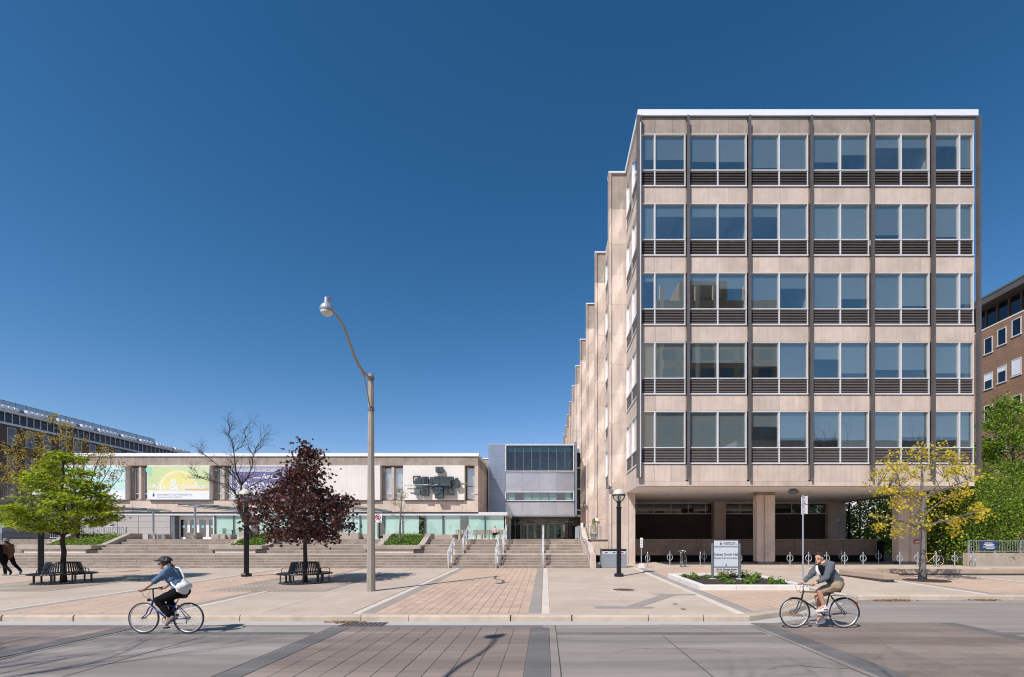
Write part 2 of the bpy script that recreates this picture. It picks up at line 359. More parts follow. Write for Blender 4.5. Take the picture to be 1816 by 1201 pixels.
M['green_paint'] = mat('dark_green_bike_paint', (.02,.03,.022), .3, var=.05)
M['yellow_paint'] = mat('yellow_bike_paint', (.62,.42,.01), .35, var=.05)
M['leather'] = mat('shoe_leather', (.22,.21,.20), .7, var=.1)
M['table_green'] = mat('green_painted_steel', (.10,.17,.13), .5, var=.05)
G1 = [leafmat('maple_leaf', (.28,.35,.025), .42), leafmat('maple_leaf_light', (.38,.43,.05), .42), leafmat('maple_leaf_dark', (.15,.22,.02), .42)]
G2 = [leafmat('red_maple_leaf', (.075,.033,.033), .2, .4), leafmat('red_maple_leaf_pale', (.13,.08,.085), .12, .35), leafmat('red_maple_leaf_red', (.11,.026,.010), .35)]
G3 = [leafmat('spring_leaf_yellow', (.60,.50,.035), .3), leafmat('spring_leaf_lime', (.46,.45,.04), .35), leafmat('spring_leaf_orange', (.48,.31,.06), .3)]
G4 = [leafmat('hedge_leaf', (.19,.29,.028)), leafmat('hedge_leaf_light', (.31,.43,.05)), leafmat('hedge_leaf_dark', (.055,.11,.02))]
G5 = [leafmat('golden_leaf', (.38,.29,.035), .3), leafmat('golden_leaf_dark', (.24,.18,.03), .3), leafmat('golden_leaf_light', (.44,.32,.06), .3)]
G6 = [leafmat('cover_leaf', (.14,.24,.03)), leafmat('cover_leaf_light', (.24,.36,.07)), leafmat('cover_leaf_dark', (.055,.11,.02))]
# ---------------------------------------------------------------- the ground
rng = random.Random(7)
def G(x, y):      # a point of the plaza surface read off the photograph
    Y = (1.9 + .2568) / ((y - VY) / F + .0214); return PX(x, Y), Y
def sheet(name, pts, m, parent=None, kind='structure', zo=0, zf=None):
    o = MB().poly([(x, y, (zf(y) if zf else 0) + zo) for x, y in pts]).build(name, m, parent, recalc=False)
    me = o.data
    if me.polygons[0].normal.z < 0: me.flip_normals()
    if kind: o['kind'] = kind
    return o
sheet('ground', [(-900,-700),(900,-700),(900,1500),(-900,1500)], M['ground'], zo=-.35)
rb = MB(); rb.poly([(-90,2,0),(90,2,0),(90,12.02,0),(-90,12.02,0)])
rb.poly([(5.0,12.02,0),(90,12.02,0),(90,15.7,.08),(10.2,15.7,.08),(9.0,15.25,.07),(7.9,14.25,.05),(6.5,12.85,.02)])
road = rb.build('road', M['road']); road['kind'] = 'structure'
for p in road.data.polygons:
    if p.normal.z < 0: p.flip()
near = MB().box(-90,90,-12,2,-.3,.15).build('sidewalk', M['conc']); near['kind'] = 'structure'
lay = [(5.1,12.0),(6.5,12.8),(7.9,14.2),(9.0,15.2),(10.2,15.62),(60,15.62)]
pm = MB(); pts = [(-90,12.05),(5.05,12.05)] + [(x, y+.05) for x, y in lay[1:]] + [(60,26.5),(-90,26.5)]
pm.poly([(x, y, g(y)) for x, y in pts]); pm.poly([(2.4,26.5,g(26.5)),(60,26.5,g(26.5)),(60,70,g(26.5)),(2.4,70,g(26.5))])
plaza = pm.build('plaza', M['conc'], recalc=False); plaza['kind'] = 'structure'
for p in plaza.data.polygons:
    if p.normal.z < 0: p.flip()
SL = .0214
def slab_mesh(name, w, d, th, m, slope=SL, bev=.006):
    b = MB(); b.add([(0,0,-th),(w,0,-th),(w,d,-th+slope*d),(0,d,-th+slope*d),(0,0,0),(w,0,0),(w,d,slope*d),(0,d,slope*d)],
          [(0,3,2,1),(4,5,6,7),(0,1,5,4),(1,2,6,5),(2,3,7,6),(3,0,4,7)])
    return b.mesh(name, m, bevel=bev)
# kerb stones
kx = -46.0; kl = rng
kerb = thing('kerb', 'long pale concrete kerb between the road and the plaza with dark open joints', 'kerb', (0,12,0)); kerb['kind'] = 'structure'
kprof = [(12.0,-.05),(12.0,.115),(12.03,.15),(12.24,.152),(12.24,-.05)]
joints = [-46] ; x = -46
marks = [PX(a, 12) for a in (2,130,425,640,725,905,1015,1150,1248,1330)]
while x < marks[0]-1: x += 3.0 + rng.uniform(-.2,.2); joints.append(x)
joints += marks
for a, b in zip(joints[:-1], joints[1:]):
    if b - a > .05:
        gp = rng.choice((.006,.012,.022))
        MB().prism(kprof, a+gp, b-gp, 'x').build('kerb_stone', M['kerb'], kerb, bevel=.008)
cur = [Vector((PX(1330,12),12.0,0))] + [Vector((x,y,z)) for (x,y),z in zip(lay[1:5],(.02,.05,.07,.08))]
for x in (13.2,16.4,19.4,22.4,25.5,28.5,31.5,35): cur.append(Vector((x,15.62,.08)))
for a, b in zip(cur[:-1], cur[1:]):
    d = (b-a).normalized(); n = Vector((-d.y, d.x, 0)); m = MB(); a2 = a + d*.008; b2 = b - d*.008
    def prof(p): h = max(.15, g(p.y)+.004); return [p+Vector((0,0,-.1)), Vector((p.x,p.y,h-.03)), Vector((p.x,p.y,h))+n*.03, Vector((p.x,p.y,h))+n*.2, p+n*.2+Vector((0,0,-.1))]
    A = prof(a2); B = prof(b2); m.add(A+B, [(0,1,2,3,4),(9,8,7,6,5)] + [(i,5+i,5+(i+1)%5,(i+1)%5) for i in range(5)])
    m.build('kerb_stone', M['kerb'], kerb, bevel=.006)
sheet('gutter', [(-60,11.45),(5.2,11.45),(6.6,12.3),(8.2,13.8),(9.3,14.9),(9.1,15.2),(7.95,14.2),(6.55,12.8),(5.15,11.985),(-60,11.985)], M['gutter'], zo=.004, zf=lambda y: max(0,(y-12.02))*.022)
# paved paths across the plaza, one every 9.65 m
cell_w, cell_d = .263, .40
brick_me = slab_mesh('brick', cell_w-.007, cell_d-.007, .02, M['paver'])
def ky(x):
    L_ = [(-99,12.0)] + lay
    for (xa,ya),(xb,yb) in zip(L_[:-1], L_[1:]):
        if xa <= x <= xb: return ya+(yb-ya)*(x-xa)/(xb-xa)+.26
    return 15.9
far_b = MB(); single = 0; order = []
for c in (-31.35, -21.7, -12.05, -2.4, 7.4, 17.0, 26.6):
    x0, x1 = c-2.3, c+2.3
    base_y = 12.26
    front_edge = [(x0+.2, ky(x0+.2)), (x1-.2, ky(x1-.2))] if c != 7.4 else [(x0+.2, ky(x0+.2)), (6.5,ky(6.5)), (7.9,ky(7.9)), (9.0,ky(9.0)), (x1-.2, ky(x1-.2))]
    sheet('path_bed', front_edge + [(x1-.2,26.46),(x0+.2,26.46)], M.get('mortar') or M.setdefault('mortar', mat('paving_mortar', (.43,.335,.265), .95, var=.15, vs=3)), plaza, None, .004, g)
    for (a, b, mm, w) in ((x0-.22, x0-.005,'conc_light',0),(x0+.005,x0+.33,'dark_paver',0),(x1-.33,x1-.005,'dark_paver',0),(x1+.005,x1+.22,'conc_light',0)):
        y = max(ky(a), ky(b))
        while y < 26.4:
            d = 1.2 if mm == 'dark_paver' else 2.4
            d = min(d, 26.44-y)
            if d < .05: break
            me = slab_mesh('border', b-a, d-.008, .03, M[mm]); piece('border_slab', me, (a, y, g(y)+.014), plaza); y += d
    nx = 15
    for j in range(int((26.42-base_y)/cell_d)):
        y = base_y + j*cell_d + .005
        for i in range(nx):
            x = x0 + .338 + i*cell_w
            if y < max(ky(x), ky(x+cell_w)): continue
            if c == 7.4 and 5.3 < x < 9.6 and 16.7 < y < 21.4: continue
            order.append(((0 if c == -2.4 else 1), y, x))
order.sort(); 
for k, (q, y, x) in enumerate(order):
    z = g(y)+.016 + rng.uniform(-.0015,.0015)
    if k < 300: piece('brick', brick_me, (x, y, z), plaza)
    else:
        w, d = cell_w-.012, cell_d-.012
        far_b.add([(x,y,z),(x+w,y,z),(x+w,y+d,z+SL*d),(x,y+d,z+SL*d),(x,y,z-.015),(x+w,y,z-.015)],[(0,1,2,3),(0,4,5,1)])
fb = far_b.build('bricks', M['paver'], plaza, recalc=False); fb['kind'] = 'stuff'
# concrete slabs between the paths
slabs = {}
def conc_area(x0, x1, y0, y1, nx, dy):
    w = (x1-x0)/nx; y = y0
    while y < y1-.1:
        d = min(dy, y1-y)
        for i in range(nx):
            key = (round(w,3), round(d,3))
            if key not in slabs: slabs[key] = slab_mesh('concrete_slab', w-.014, d-.014, .03, M['conc'], bev=.005)
            piece('concrete_slab', slabs[key], (x0+i*w+.007, y+.007, g(y)+.014+rng.uniform(-.002,.002)), plaza)
        y += d
for a, b in ((-38.6,-33.9),(-28.8,-24.25),(-19.15,-14.6),(-9.5,-4.95)): conc_area(a, b, 12.26, 26.44, 2, 2.36)
conc_area(.13, 4.85, 12.26, 26.44, 2, 2.36)
conc_area(9.95, 14.45, 15.95, 26.44, 2, 2.6); conc_area(19.55, 24.0, 15.95, 22.2, 2, 2.1)
# cobbled squares round the two bench trees
for cx in (-19.3, -9.65):
    sheet('cobble_patch', [(cx-2.05,16.55),(cx+2.05,16.55),(cx+2.05,22.2),(cx-2.05,22.2)], M['sett'], plaza, None, .022, g)
# the grey setts that patch the concrete right of the middle path
def patch(pix):
    b = MB(); q = [G(*p) for p in pix]; b.poly([(x,y,g(y)+.0215) for x,y in q]); o = b.build('sett_patch', M['dark_paver'], plaza, recalc=False)
    if o.data.polygons[0].normal.z < 0: o.data.flip_normals()
patch([(1054,1076),(1110,1077),(1172,1056.4),(1150,1054),(1236,1054.8),(1230,1056.6),(1198,1057),(1136,1077.4),(1158,1077.6),(1161,1080),(1056,1080.2)])
# road slabs of the three crossings
sl_me = slab_mesh('road_slab', .371, .591, .02, M['road_slab'], 0, .005)
for c, y1 in ((-11.95, 11.4), (-2.43, 11.4), (7.5, 11.75)):
    x0 = c-2.33; r0 = 6.3
    sheet('slab_bed', [(x0-.05,r0),(x0+4.7,r0),(x0+4.7,y1),(x0-.05,y1)], M.get('slab_bed') or M.setdefault('slab_bed', mat('slab_joint', (.19,.165,.145), .95, var=.2, vs=4)), road, None, .004)
    ny = int((y1-r0)/.6)
    for j in range(ny):
        for i in range(11):
            if c < -9 and i < 5 and j < 3: continue
            piece('road_slab', sl_me, (x0+.26+i*.38, r0+j*.6+.006, .014+rng.uniform(-.0015,.0015)), road)
        for xx in (x0-.16, x0+.26+11*.38+.006):
            me = slabs.get('dk') or slabs.setdefault('dk', slab_mesh('dark_slab', .40, .588, .02, M['road_dark'], 0, .005)); piece('dark_slab', me, (xx, r0+j*.6+.006, .014), road)
for a, b in ((-9.2,-5.05),(.25,4.8),(9.9,14)):      # thin dark band that joins the crossings
    k = max(1, int((b-a)/.75))
    for i in range(k):
        me = slabs.get(('bd',a)) or slabs.setdefault(('bd',a), slab_mesh('band', (b-a)/k-.01, .27, .02, M['road_dark'], 0, .004)); piece('dark_slab', me, (a+i*(b-a)/k, 10.28, .010), road)
# long joints and saw cuts in the road
for (a, b) in (((-4.98,6.4),(-4.98,11.4)),((.24,6.4),(.24,11.4)),((-9.3,6.4),(-9.3,11.4)),((4.85,6.4),(4.9,11.4)),((-60,9.0),(-14.3,9.0)),((2.5,6.4),(2.5,10.2)),((-7.2,6.4),(-7.2,10.2))):
    ax, ay = a; bx, by = b; w = .009
    n = (0,w) if abs(bx-ax) > abs(by-ay) else (w,0)
    sheet('road_joint', [(ax-n[0],ay-n[1]),(bx-n[0]*(1 if n[0] else -1)*1,by-n[1]) if n[0] else (bx,by-n[1]),(bx+n[0],by+n[1]),(ax+n[0],ay+n[1])], M['joint'], road, None, .005)
def crack(x, y, a, L, seed):
    rg_ = random.Random(seed); b_ = MB(); pts = []
    for i in range(int(L/.18)):
        pts.append((x, y)); a += rg_.gauss(0,.28); x += .18*math.cos(a); y += .18*math.sin(a)
    for (xa,ya),(xb,yb) in zip(pts[:-1],pts[1:]):
        w = rg_.uniform(.003,.009); b_.poly([(xa-w*.6,ya-w,.006),(xb-w*.6,yb-w,.006),(xb+w*.6,yb+w,.006),(xa+w*.6,ya+w,.006)])
    o_ = b_.build('crack', M['joint'], road, recalc=False)
    for p_ in o_.data.polygons:
        if p_.normal.z < 0: p_.flip()
for q_ in ((.9,8.2,.3,3.2,1),(1.8,11.1,-.2,3.0,2),(-8.6,9.6,.15,3.0,3),(-7.9,8.1,.5,2.6,4),(3.4,7.4,1.2,2.4,5),(10.4,13.0,.1,4.0,6),(12.0,11.4,-.1,4.5,7),(-8.9,11.0,-.1,3.6,8)): crack(*q_)
# manholes, drain and fallen leaves
mx, my = G(1106, 1047.4)
mh = thing('manhole_cover', 'round rusty brown manhole cover in the pale concrete right of the middle path', 'manhole', (mx, my, g(my)))
MB().lathe((mx,my,g(my)+.012), [(.44,0),(.44,.014),(.40,.016)], 32).build('frame_ring', M['conc_light'], mh)
mb = MB().lathe((mx,my,g(my)+.02), [(.39,0),(.39,.012)], 32)
for i in range(-3,4):
    for j in range(-3,4):
        if i*i+j*j < 10: mb.box(mx+i*.1-.03,mx+i*.1+.03,my+j*.1-.03,my+j*.1+.03,g(my)+.031,g(my)+.038)
mb.build('cover', M['rust'], mh)
for k, (px, py, lab) in enumerate(((1197,1072.5,'small dark valve cover nearer the bed in the concrete beside the kerb'),(1212,1081.5,'small dark valve cover nearest the kerb below the planting bed'))):
    vx, vy = G(px, py); tag(MB().lathe((vx,vy,g(vy)+.012),[(.075,0),(.075,.01),(.06,.014)],16).build('valve_cover', M['rust']), lab, 'valve cover')
dg = thing('drain_grate', 'dark iron storm drain grate at the foot of the kerb left of the middle path', 'drain', (-4.45,11.55,0))
MB().box(-4.9,-3.85,11.28,11.8,.002,.012).build('frame', M['rust'], dg)
for i in range(9): MB().box(-4.86+i*.112,-4.81+i*.112,11.31,11.77,.012,.024).build('bar', M['steel_dark'], dg)
def debris(cx, cy, z, n, sx, sy, label):
    b = MB()
    for i in range(n):
        x = rng.gauss(cx, sx); y = min(cy+.12, rng.gauss(cy, sy)); a = rng.uniform(0,6.28); s = rng.uniform(.015,.04); t = rng.uniform(-.4,.4)
        b.poly([(x+s*math.cos(a+q)*(1 if q%2 else .6), y+s*math.sin(a+q), z+.008+rng.uniform(0,.03)+s*t*math.cos(q)) for q in (0,1.6,3.1,4.7)])
    o = b.build('leaf_litter', M['leaf_debris'], recalc=False); tag(o, label, 'leaf litter', kind='stuff')
debris(-4.9, 11.82, 0, 260, .22, .06, 'brown leaves heaped against the kerb above the drain grate')
debris(6.7, 12.75, .03, 90, .2, .12, 'brown leaves in the bend of the kerb left of the cyclist in the hoodie')
debris(11.2, 15.45, .08, 320, .32, .08, 'brown leaves along the kerb behind the cyclist in the hoodie')
debris(14.2, 15.5, .08, 120, .3, .06, 'thin line of brown leaves along the far right kerb')

# ---------------------------------------------------------------- steps
XS0, XS1 = -48.0, PX(1046, 26.5)
stairs = thing('staircase', 'broad flight of worn concrete steps with a landing rising from the plaza to the terrace', 'steps', (-15,26.5,.46))
lv = [(26.5+.35*i, .46+.14*(i+1)) for i in range(5)] + [(31.2,1.18+.179),(31.55,1.18+.358),(31.9,1.18+.537),(33.0,1.18+.716),(33.4,2.075)]
for k, (y, z) in enumerate(lv):
    yn = lv[k+1][0] if k+1 < len(lv) else 33.9
    z0 = (.46 if k == 0 else (lv[k-1][1])) - .12
    x = XS0
    while x < XS1-.05:
        w = rng.choice((2.4,3.2,3.6,4.8)); b = min(XS1, x+w)
        if XS1-b < .8: b = XS1
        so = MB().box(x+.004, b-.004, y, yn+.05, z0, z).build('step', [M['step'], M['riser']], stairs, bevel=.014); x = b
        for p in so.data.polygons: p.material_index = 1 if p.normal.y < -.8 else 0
terr = MB().box(-70,XS1,33.95,75,1.7,2.074).build('terrace', M['conc']); terr['kind'] = 'structure'
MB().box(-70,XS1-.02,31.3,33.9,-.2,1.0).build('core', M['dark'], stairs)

# ---------------------------------------------------------------- tall office building
YF = 27.0
fz = lambda y: PZ(y, YF); fx = lambda x: PX(x, YF)
OB = thing('office_building', 'tall pale stone office block on columns with five rows of blue glazed windows', 'building', (5.27, YF, .46))
BX0, BX1 = fx(1133), fx(1729)
fins = [fx(v) for v in (1135.3,1218.5,1327,1436,1544,1651)]
edges = [BX0+.02] + fins[1:] + [BX1-.02]
ZS = fz(862); ZT = fz(197); ZC = fz(208)
per = 123.0/ (F/YF)
def wt(k): return fz(238) - 3.903*k
stone_b = .028
# walls behind the panels, floors and roof
wl = MB()
for k in range(6):
    z1 = (ZC if k == 0 else wt(k-1)-2.99); z0 = wt(k)+.02 if k < 5 else ZS
    wl.box(BX0+.062, BX1-.05, YF+.06, YF+.30, z0, z1-.02)
wl.build('wall_core', M['stone_w'], OB)
for k in range(6):
    z1 = (ZC if k == 0 else wt(k-1)-2.99); z0 = wt(k)+.02 if k < 5 else ZS
    for i in range(6):
        a = edges[i] + (.07 if i else 0); b = edges[i+1] - (.07 if i < 5 else 0)
        cuts = [a]
        fr = (.34,.7) if i in (0,) else ((.19,.69) if i % 2 else (.16,.52,.83))
        if i == 5: fr = (.28,)
        fr = [f + rng.uniform(-.015,.015) for f in fr]
        cuts += [a+(b-a)*f for f in fr] + [b]
        for c0, c1 in zip(cuts[:-1], cuts[1:]):
            if k == 5:
                zm = z0+.26
                MB().box(c0+.004,c1-.004,YF,YF+.055,zm+.004,z1-.012).build('stone_panel', M['stone'], OB, bevel=.004)
            else:
                MB().box(c0+.004,c1-.004,YF,YF+.055,z0+.008,z1-.012).build('stone_panel', M['stone_w' if k == 0 else 'stone'], OB, bevel=.004)
    if k == 5: 
        for c0, c1 in zip(edges[:-1], edges[1:]): MB().box(c0+.003,c1-.003,YF+.002,YF+.055,z0,z0+.258).build('stone_panel', M['stone'], OB, bevel=.004)
# side fascia of the front block and the underside
MB().box(BX0+.06, BX1-.02, YF+.06, 39.3, ZS+.004, ZS+.35).build('soffit', M['soffit'], OB)
MB().box(BX1-.5, BX1-.02, YF+.35, 39.2, ZS-.03, ZS+.003).build('soffit_trim', M['beam'], OB)
for x in (8.2,11.4,14.8,18.2,21.4):
    for y in (28.6, 32.2, 35.5): MB().lathe((x,y,ZS-.012),[(.07,0),(.07,.02)],12).build('soffit_light', M['steel_dark'], OB)
MB().box(BX0-.08, BX1+.1, YF-.12, YF+.5, ZC, ZT).box(BX0-.08, BX0+.4, YF+.5, 31.25, ZC, ZT).build('coping', M['white'], OB, bevel=.01)
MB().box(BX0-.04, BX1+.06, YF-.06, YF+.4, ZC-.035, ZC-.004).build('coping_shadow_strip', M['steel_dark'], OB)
MB().box(BX0+.1, BX1-.1, YF+.3, 128, ZC-.2, ZC+.05).build('roof', M['conc_light'], OB)
MB().box(BX1-.3, BX1-.02, YF+.35, 128, ZS, ZC-.22).build('side_wall', M['stone'], OB)
# fins
for i, x in enumerate(fins + [BX1+.062]):
    b = MB(); w = .062; z0, z1 = fz(848), fz(211)
    if i == 0: x = BX0-.005
    y0 = YF-.27
    b.box(x-w, x+w, y0, y0+.02, z0, z1).box(x-.02, x+.02, y0+.02, YF-.008, z0, z1)
    if i == 0:
        b = MB().box(BX0-.16, BX0+.0, YF-.27, YF-.13, z0, z1).box(BX0+.075, BX0+.12, YF-.27, YF-.002, z0, z1)
        MB().box(BX0+.003, BX0+.07, YF-.255, YF-.16, z0+.02, z1-.4).build('corner_strip', M['frame'], OB)
    o = b.build('fin', M['fin'], OB)
# windows of the front
drops = {0:(.67,.67,.73,.73,.9,.96,.74,.53,.33,.33,.28,.9),1:(1,.32,.33,.33,.33,1,1,1,.85,.95,.9,1),2:(.2,1,.3,.4,1,.4,.95,.7,1,.9,.97,.85),
         3:(1,1,.55,.55,.65,1,.45,.85,.75,.75,.85,.85),4:(1,1,1,1,.4,.72,.72,1,1,.7,.7,1)}
lou = {}
for k in range(5):
    T = wt(k); zg1 = T-.10; zg0 = T-2.03; zb = T-2.93
    for i in range(6):
        a = edges[i] + (.10 if i else .06); b = edges[i+1] - (.10 if i < 5 else .06)
        mid = (a+b)/2
        if i == 0: mid = fx(1161)
        if i == 5: mid = fx(1701)
        f = MB(); y0, y1 = YF-.035, YF+.10
        f.box(a, b, y0, y1, T-.05, T).box(a, b, y0-.01, y1, zg0-.055, zg0).box(a, b, y0-.02, y1, zb-.045, zb+.03)
        for xx, w in ((a,.055),(b-.055,.055),(mid-.04,.08)):
            f.box(xx, xx+w, y0+.004, y1-.004, zg0, T-.05).box(xx+.005, xx+w-.005, y0+.003, y1-.004, zb+.03, zg0-.055)
        win = f.build('window', M['frame'], OB)
        for h, (p0, p1) in enumerate(((a+.055, mid-.04),(mid+.04, b-.055))):
            pn = MB().poly([(p0,YF+.07,zg0),(p1,YF+.07,zg0),(p1,YF+.07,T-.05),(p0,YF+.07,T-.05)]).build('pane', M['glass'], win, recalc=False)
            d = drops[k][2*i+h]
            MB().box(p0+.004, p1-.004, YF+.10, YF+.106, T-.065-(T-.065-zg0)*d, T-.052).build('blind', M['blind'], win)
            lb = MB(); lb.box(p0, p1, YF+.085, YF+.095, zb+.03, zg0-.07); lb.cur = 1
            n = 9; hh = (zg0-.07-zb-.03)/n
            for q in range(n):
                z = zb+.03+q*hh
                lb.add([(p0,YF+.0,z+hh*.05),(p1,YF+.0,z+hh*.05),(p1,YF+.075,z+hh*.75),(p0,YF+.075,z+hh*.75),(p0,YF+.0,z+hh*.22),(p1,YF+.0,z+hh*.22),(p1,YF+.075,z+hh*.93),(p0,YF+.075,z+hh*.93)],
                       [(0,1,5,4),(4,5,6,7),(0,3,2,1)])
            lb.build('louvre_grille', [M['louvre_back'], M['louvre']], OB)
    MB().box(BX0+.35, BX1-.35, YF+.42, 31.0, zb-.35, zb-.05).build('floor_slab', M['ceiling'], OB)
    MB().box(BX0+.35, BX1-.35, 31.05, 31.12, zb-.04, T+.5).build('inner_wall', M['interior'], OB)
    for i in range(1,6):
        MB().box(fins[i]-.06, fins[i]+.06, YF+.45, 31.0, zb-.04, T+.45).build('partition', M['interior'], OB)
    # things on the window ledges
    for i in range(12):
        if rng.random() < .4:
            x = BX0+1+rng.uniform(0,BX1-BX0-2); s = rng.uniform(.08,.22)
            MB().box(x, x+s*1.4, YF+.3, YF+.42, zb+.75, zg0+s).build('shelf_item', rng.choice((M['sign'],M['white'],M['wood'],M['bin'])), OB)
# side of the front block (faces left)
sy0, sy1 = YF+.06, 31.2
for k in range(6):
    z1 = (ZC if k == 0 else wt(k-1)-2.99); z0 = wt(k)+.02 if k < 5 else ZS
    for y0, y1 in ((sy0,sy0+2.0),(sy0+2.0,sy1)):
        MB().box(BX0, BX0+.055, y0+.004, y1-.004, z0+.008, z1-.01).build('stone_panel', M['stone_w' if k == 0 else 'stone'], OB, bevel=.004)
MB().box(BX0+.11, BX0+.25, 31.02, sy1, ZS, ZC).build('wall_core', M['stone'], OB)
def side_window(X, ya, yb, T, nm, hgt=2.03, low=.9, mid=True):
    zg0 = T-hgt; zb = zg0-low
    f = MB(); x0, x1 = X-.035, X+.10
    f.box(x0,x1,ya,yb,T-.065,T).box(x0-.01,x1,ya,yb,zg0-.07,zg0).box(x0-.02,x1,ya,yb,zb-.045,zb+.03)
    ys = [(ya,.06),(yb-.06,.06)] + ([((ya+yb)/2-.04,.08)] if mid else [])
    for yy, w in ys: f.box(x0+.004,x1-.004,yy,yy+w,zg0,T-.065).box(x0+.003,x1-.004,yy+.004,yy+w-.004,zb+.03,zg0-.07)
    win = f.build('window', M['frame'], OB)
    MB().poly([(X+.06,ya+.06,zg0),(X+.06,yb-.06,zg0),(X+.06,yb-.06,T-.065),(X+.06,ya+.06,T-.065)]).build('pane', M['glass_side'], win, recalc=False)
    MB().box(X+.2,X+.21,ya+.05,yb-.05,zg0+.3,T-.05).build('blind', M['blind'], win)
    lb = MB(); lb.box(X+.08,X+.09,ya+.06,yb-.06,zb+.03,zg0-.07); lb.cur = 1
    for q in range(8):
        z = zb+.05+q*(low-.12)/8; lb.box(X+.0,X+.03,ya+.06,yb-.06,z,z+.05)
    lb.build('louvre_grille', [M['louvre_back'], M['louvre']], OB)
for k in range(5): side_window(BX0, YF+.1, 31.0, wt(k), 'w')
# stone piers standing out from the long left side
for q in range(12):
    y = 31.2 + 8.65*q; x0 = 4.14
    zb = .46 if q == 0 else 2.07
    zz = [zb] + [ZS+.6 - (0 if q == 0 else .3) + 3.9*j for j in range(6)]; zz[-1] = ZC
    zz = [z for z in zz if z <= ZC]
    xr = 5.40 if q == 0 else 5.02
    for a, b in zip(zz[:-1], zz[1:]):
        zm = (a+b)/2
        for c0, c1 in ((a, zm), (zm, b)):
            MB().box(x0+.16, xr, y, y+.5, c0+.004, c1-.004).build('stone_panel', M['stone_w' if c0 > 23 else 'stone'], OB, bevel=.004)
            MB().box(x0, x0+.152, y-.10, y+.55, c0+.004, c1-.004).build('stone_panel', M['stone_w' if c0 > 23 else 'stone'], OB, bevel=.004)
    MB().box(x0-.03, BX0-.1 if q == 0 else 5.0, y-.12, y+.6, ZC+.002, ZC+.10).build('coping', M['white'], OB)
    yn = y + 8.65
    # wall between piers, with a strip of windows before the next pier
    ya, yb = yn-3.4, yn-.06
    wz = [wt(k) for k in range(5)]
    cuts = [2.07] + [v for k in range(4,-1,-1) for v in (wt(k)-2.97, wt(k)+.01)] + [ZC+.2]
    for a, b in zip(cuts[0::2], cuts[1::2]): MB().box(5.0, 5.3, y+.56, yn-.005, a, b).build('wall', M['stone'], OB)
    for k in range(5):
        MB().box(5.0, 5.3, y+.56, ya, wt(k)-2.968, wt(k)+.008).box(5.0,5.3,yb,yn-.005,wt(k)-2.968,wt(k)+.008).box(5.5,5.52,ya-.3,yb+.3,wt(k)-2.9,wt(k)).build('wall', M['stone'], OB)
        if q < 4: side_window(5.02, ya, yb, wt(k)-.02, 'w', 2.03, .86, True)
# ground floor under the block
lp = MB().box(5.42, 5.86, 31.22, 31.9, .46, ZS).build('pier', M['stone'], OB)
MB().box(5.30, 5.95, 31.35, 31.95, .455, .62).build('pier_foot', M['steel_dark'], OB)
def column(x0, x1, y0, label=None):
    b = MB(); w = x1-x0; d = .7; n = .05
    b.prism([(x0,y0+.1),(x0+w*.36,y0+.1),(x0+w*.36,y0+.16),(x0+w*.42,y0+.16),(x0+w*.42,y0),(x0+w*.94,y0),(x0+w*.94,y0+.1),(x1,y0+.1),(x1,y0+d),(x0,y0+d)], .66, ZS-.2, 'z')
    c = b.build('column', M['stone'], OB, bevel=.008)
    MB().box(x0+.1,x1-.1,y0+.12,y0+d-.05,.455,.665).build('column_foot', M['steel_dark'], c)
    MB().box(x0+.02,x1-.02,y0+.08,y0+d-.02,ZS-.195,ZS+.0).build('column_head', M['beam'], c)
column(PX(1344,30.3), PX(1376,30.3), 30.3); column(PX(1596,30.3), PX(1646,30.3), 30.3)
b = MB().box(PX(1267,38.2),PX(1287.5,38.2),38.2,38.9,2.1,ZS); b.build('column', M['stone'], OB)
MB().box(PX(1469,38.6),PX(1500,38.6),38.6,39.3,2.1,ZS).build('column', M['stone'], OB)
MB().box(PX(1484,38.55)-.1,PX(1484,38.55)+.25,38.585,38.605,3.5,3.75).build('notice', M['sign'], OB)
# podium band, dark gap below, brick wall and strip windows above
px = 3.05
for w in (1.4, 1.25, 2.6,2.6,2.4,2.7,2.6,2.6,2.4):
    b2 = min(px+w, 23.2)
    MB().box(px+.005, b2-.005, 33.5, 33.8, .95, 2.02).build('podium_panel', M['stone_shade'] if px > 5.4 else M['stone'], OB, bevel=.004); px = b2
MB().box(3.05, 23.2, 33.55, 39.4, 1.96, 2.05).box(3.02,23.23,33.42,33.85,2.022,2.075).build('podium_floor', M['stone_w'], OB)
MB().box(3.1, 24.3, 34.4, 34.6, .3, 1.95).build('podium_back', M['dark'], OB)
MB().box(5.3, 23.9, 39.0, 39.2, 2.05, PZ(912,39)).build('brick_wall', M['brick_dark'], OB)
x = 6.0; zr = PZ(912,39)
MB().box(5.3, 24.2, 38.93, 39.05, zr, zr+.07).box(5.3,24.2,38.94,39.04,ZS-.1,ZS).build('strip_frame', M['frame'], OB)
while x < 23.6:
    fr = MB().box(x, x+.05, 38.95, 39.04, zr+.07, ZS-.1).build('window_post', M['frame'], OB)
    MB().poly([(x+.05,39.0,zr+.07),(x+1.40,39.0,zr+.07),(x+1.40,39.0,ZS-.1),(x+.05,39.0,ZS-.1)]).build('pane', M['glass_dark'], fr, recalc=False); x += 1.4
MB().box(5.3, 24.2, 43, 43.2, 2, ZS).build('inner_wall', M['interior'], OB)
sx, sy_ = PX(1389,31.2), 31.2
MB().lathe((PX(1407,28.6),28.6,ZS-.32),[(.12,0),(.3,.1),(.3,.2),(.12,.33)],10).build('ceiling_lamp', M['steel_dark'], OB)
MB().box(PX(1619,30.3),PX(1634,30.3),30.17,30.19,PZ(964,30.2),PZ(957.5,30.2)).build('wall_notice', M['red'], OB)
MB().box(PX(1620.5,30.3),PX(1633.5,30.3),30.164,30.169,PZ(962,30.2),PZ(959.8,30.2)).build('notice_print', M['white_p'], OB)
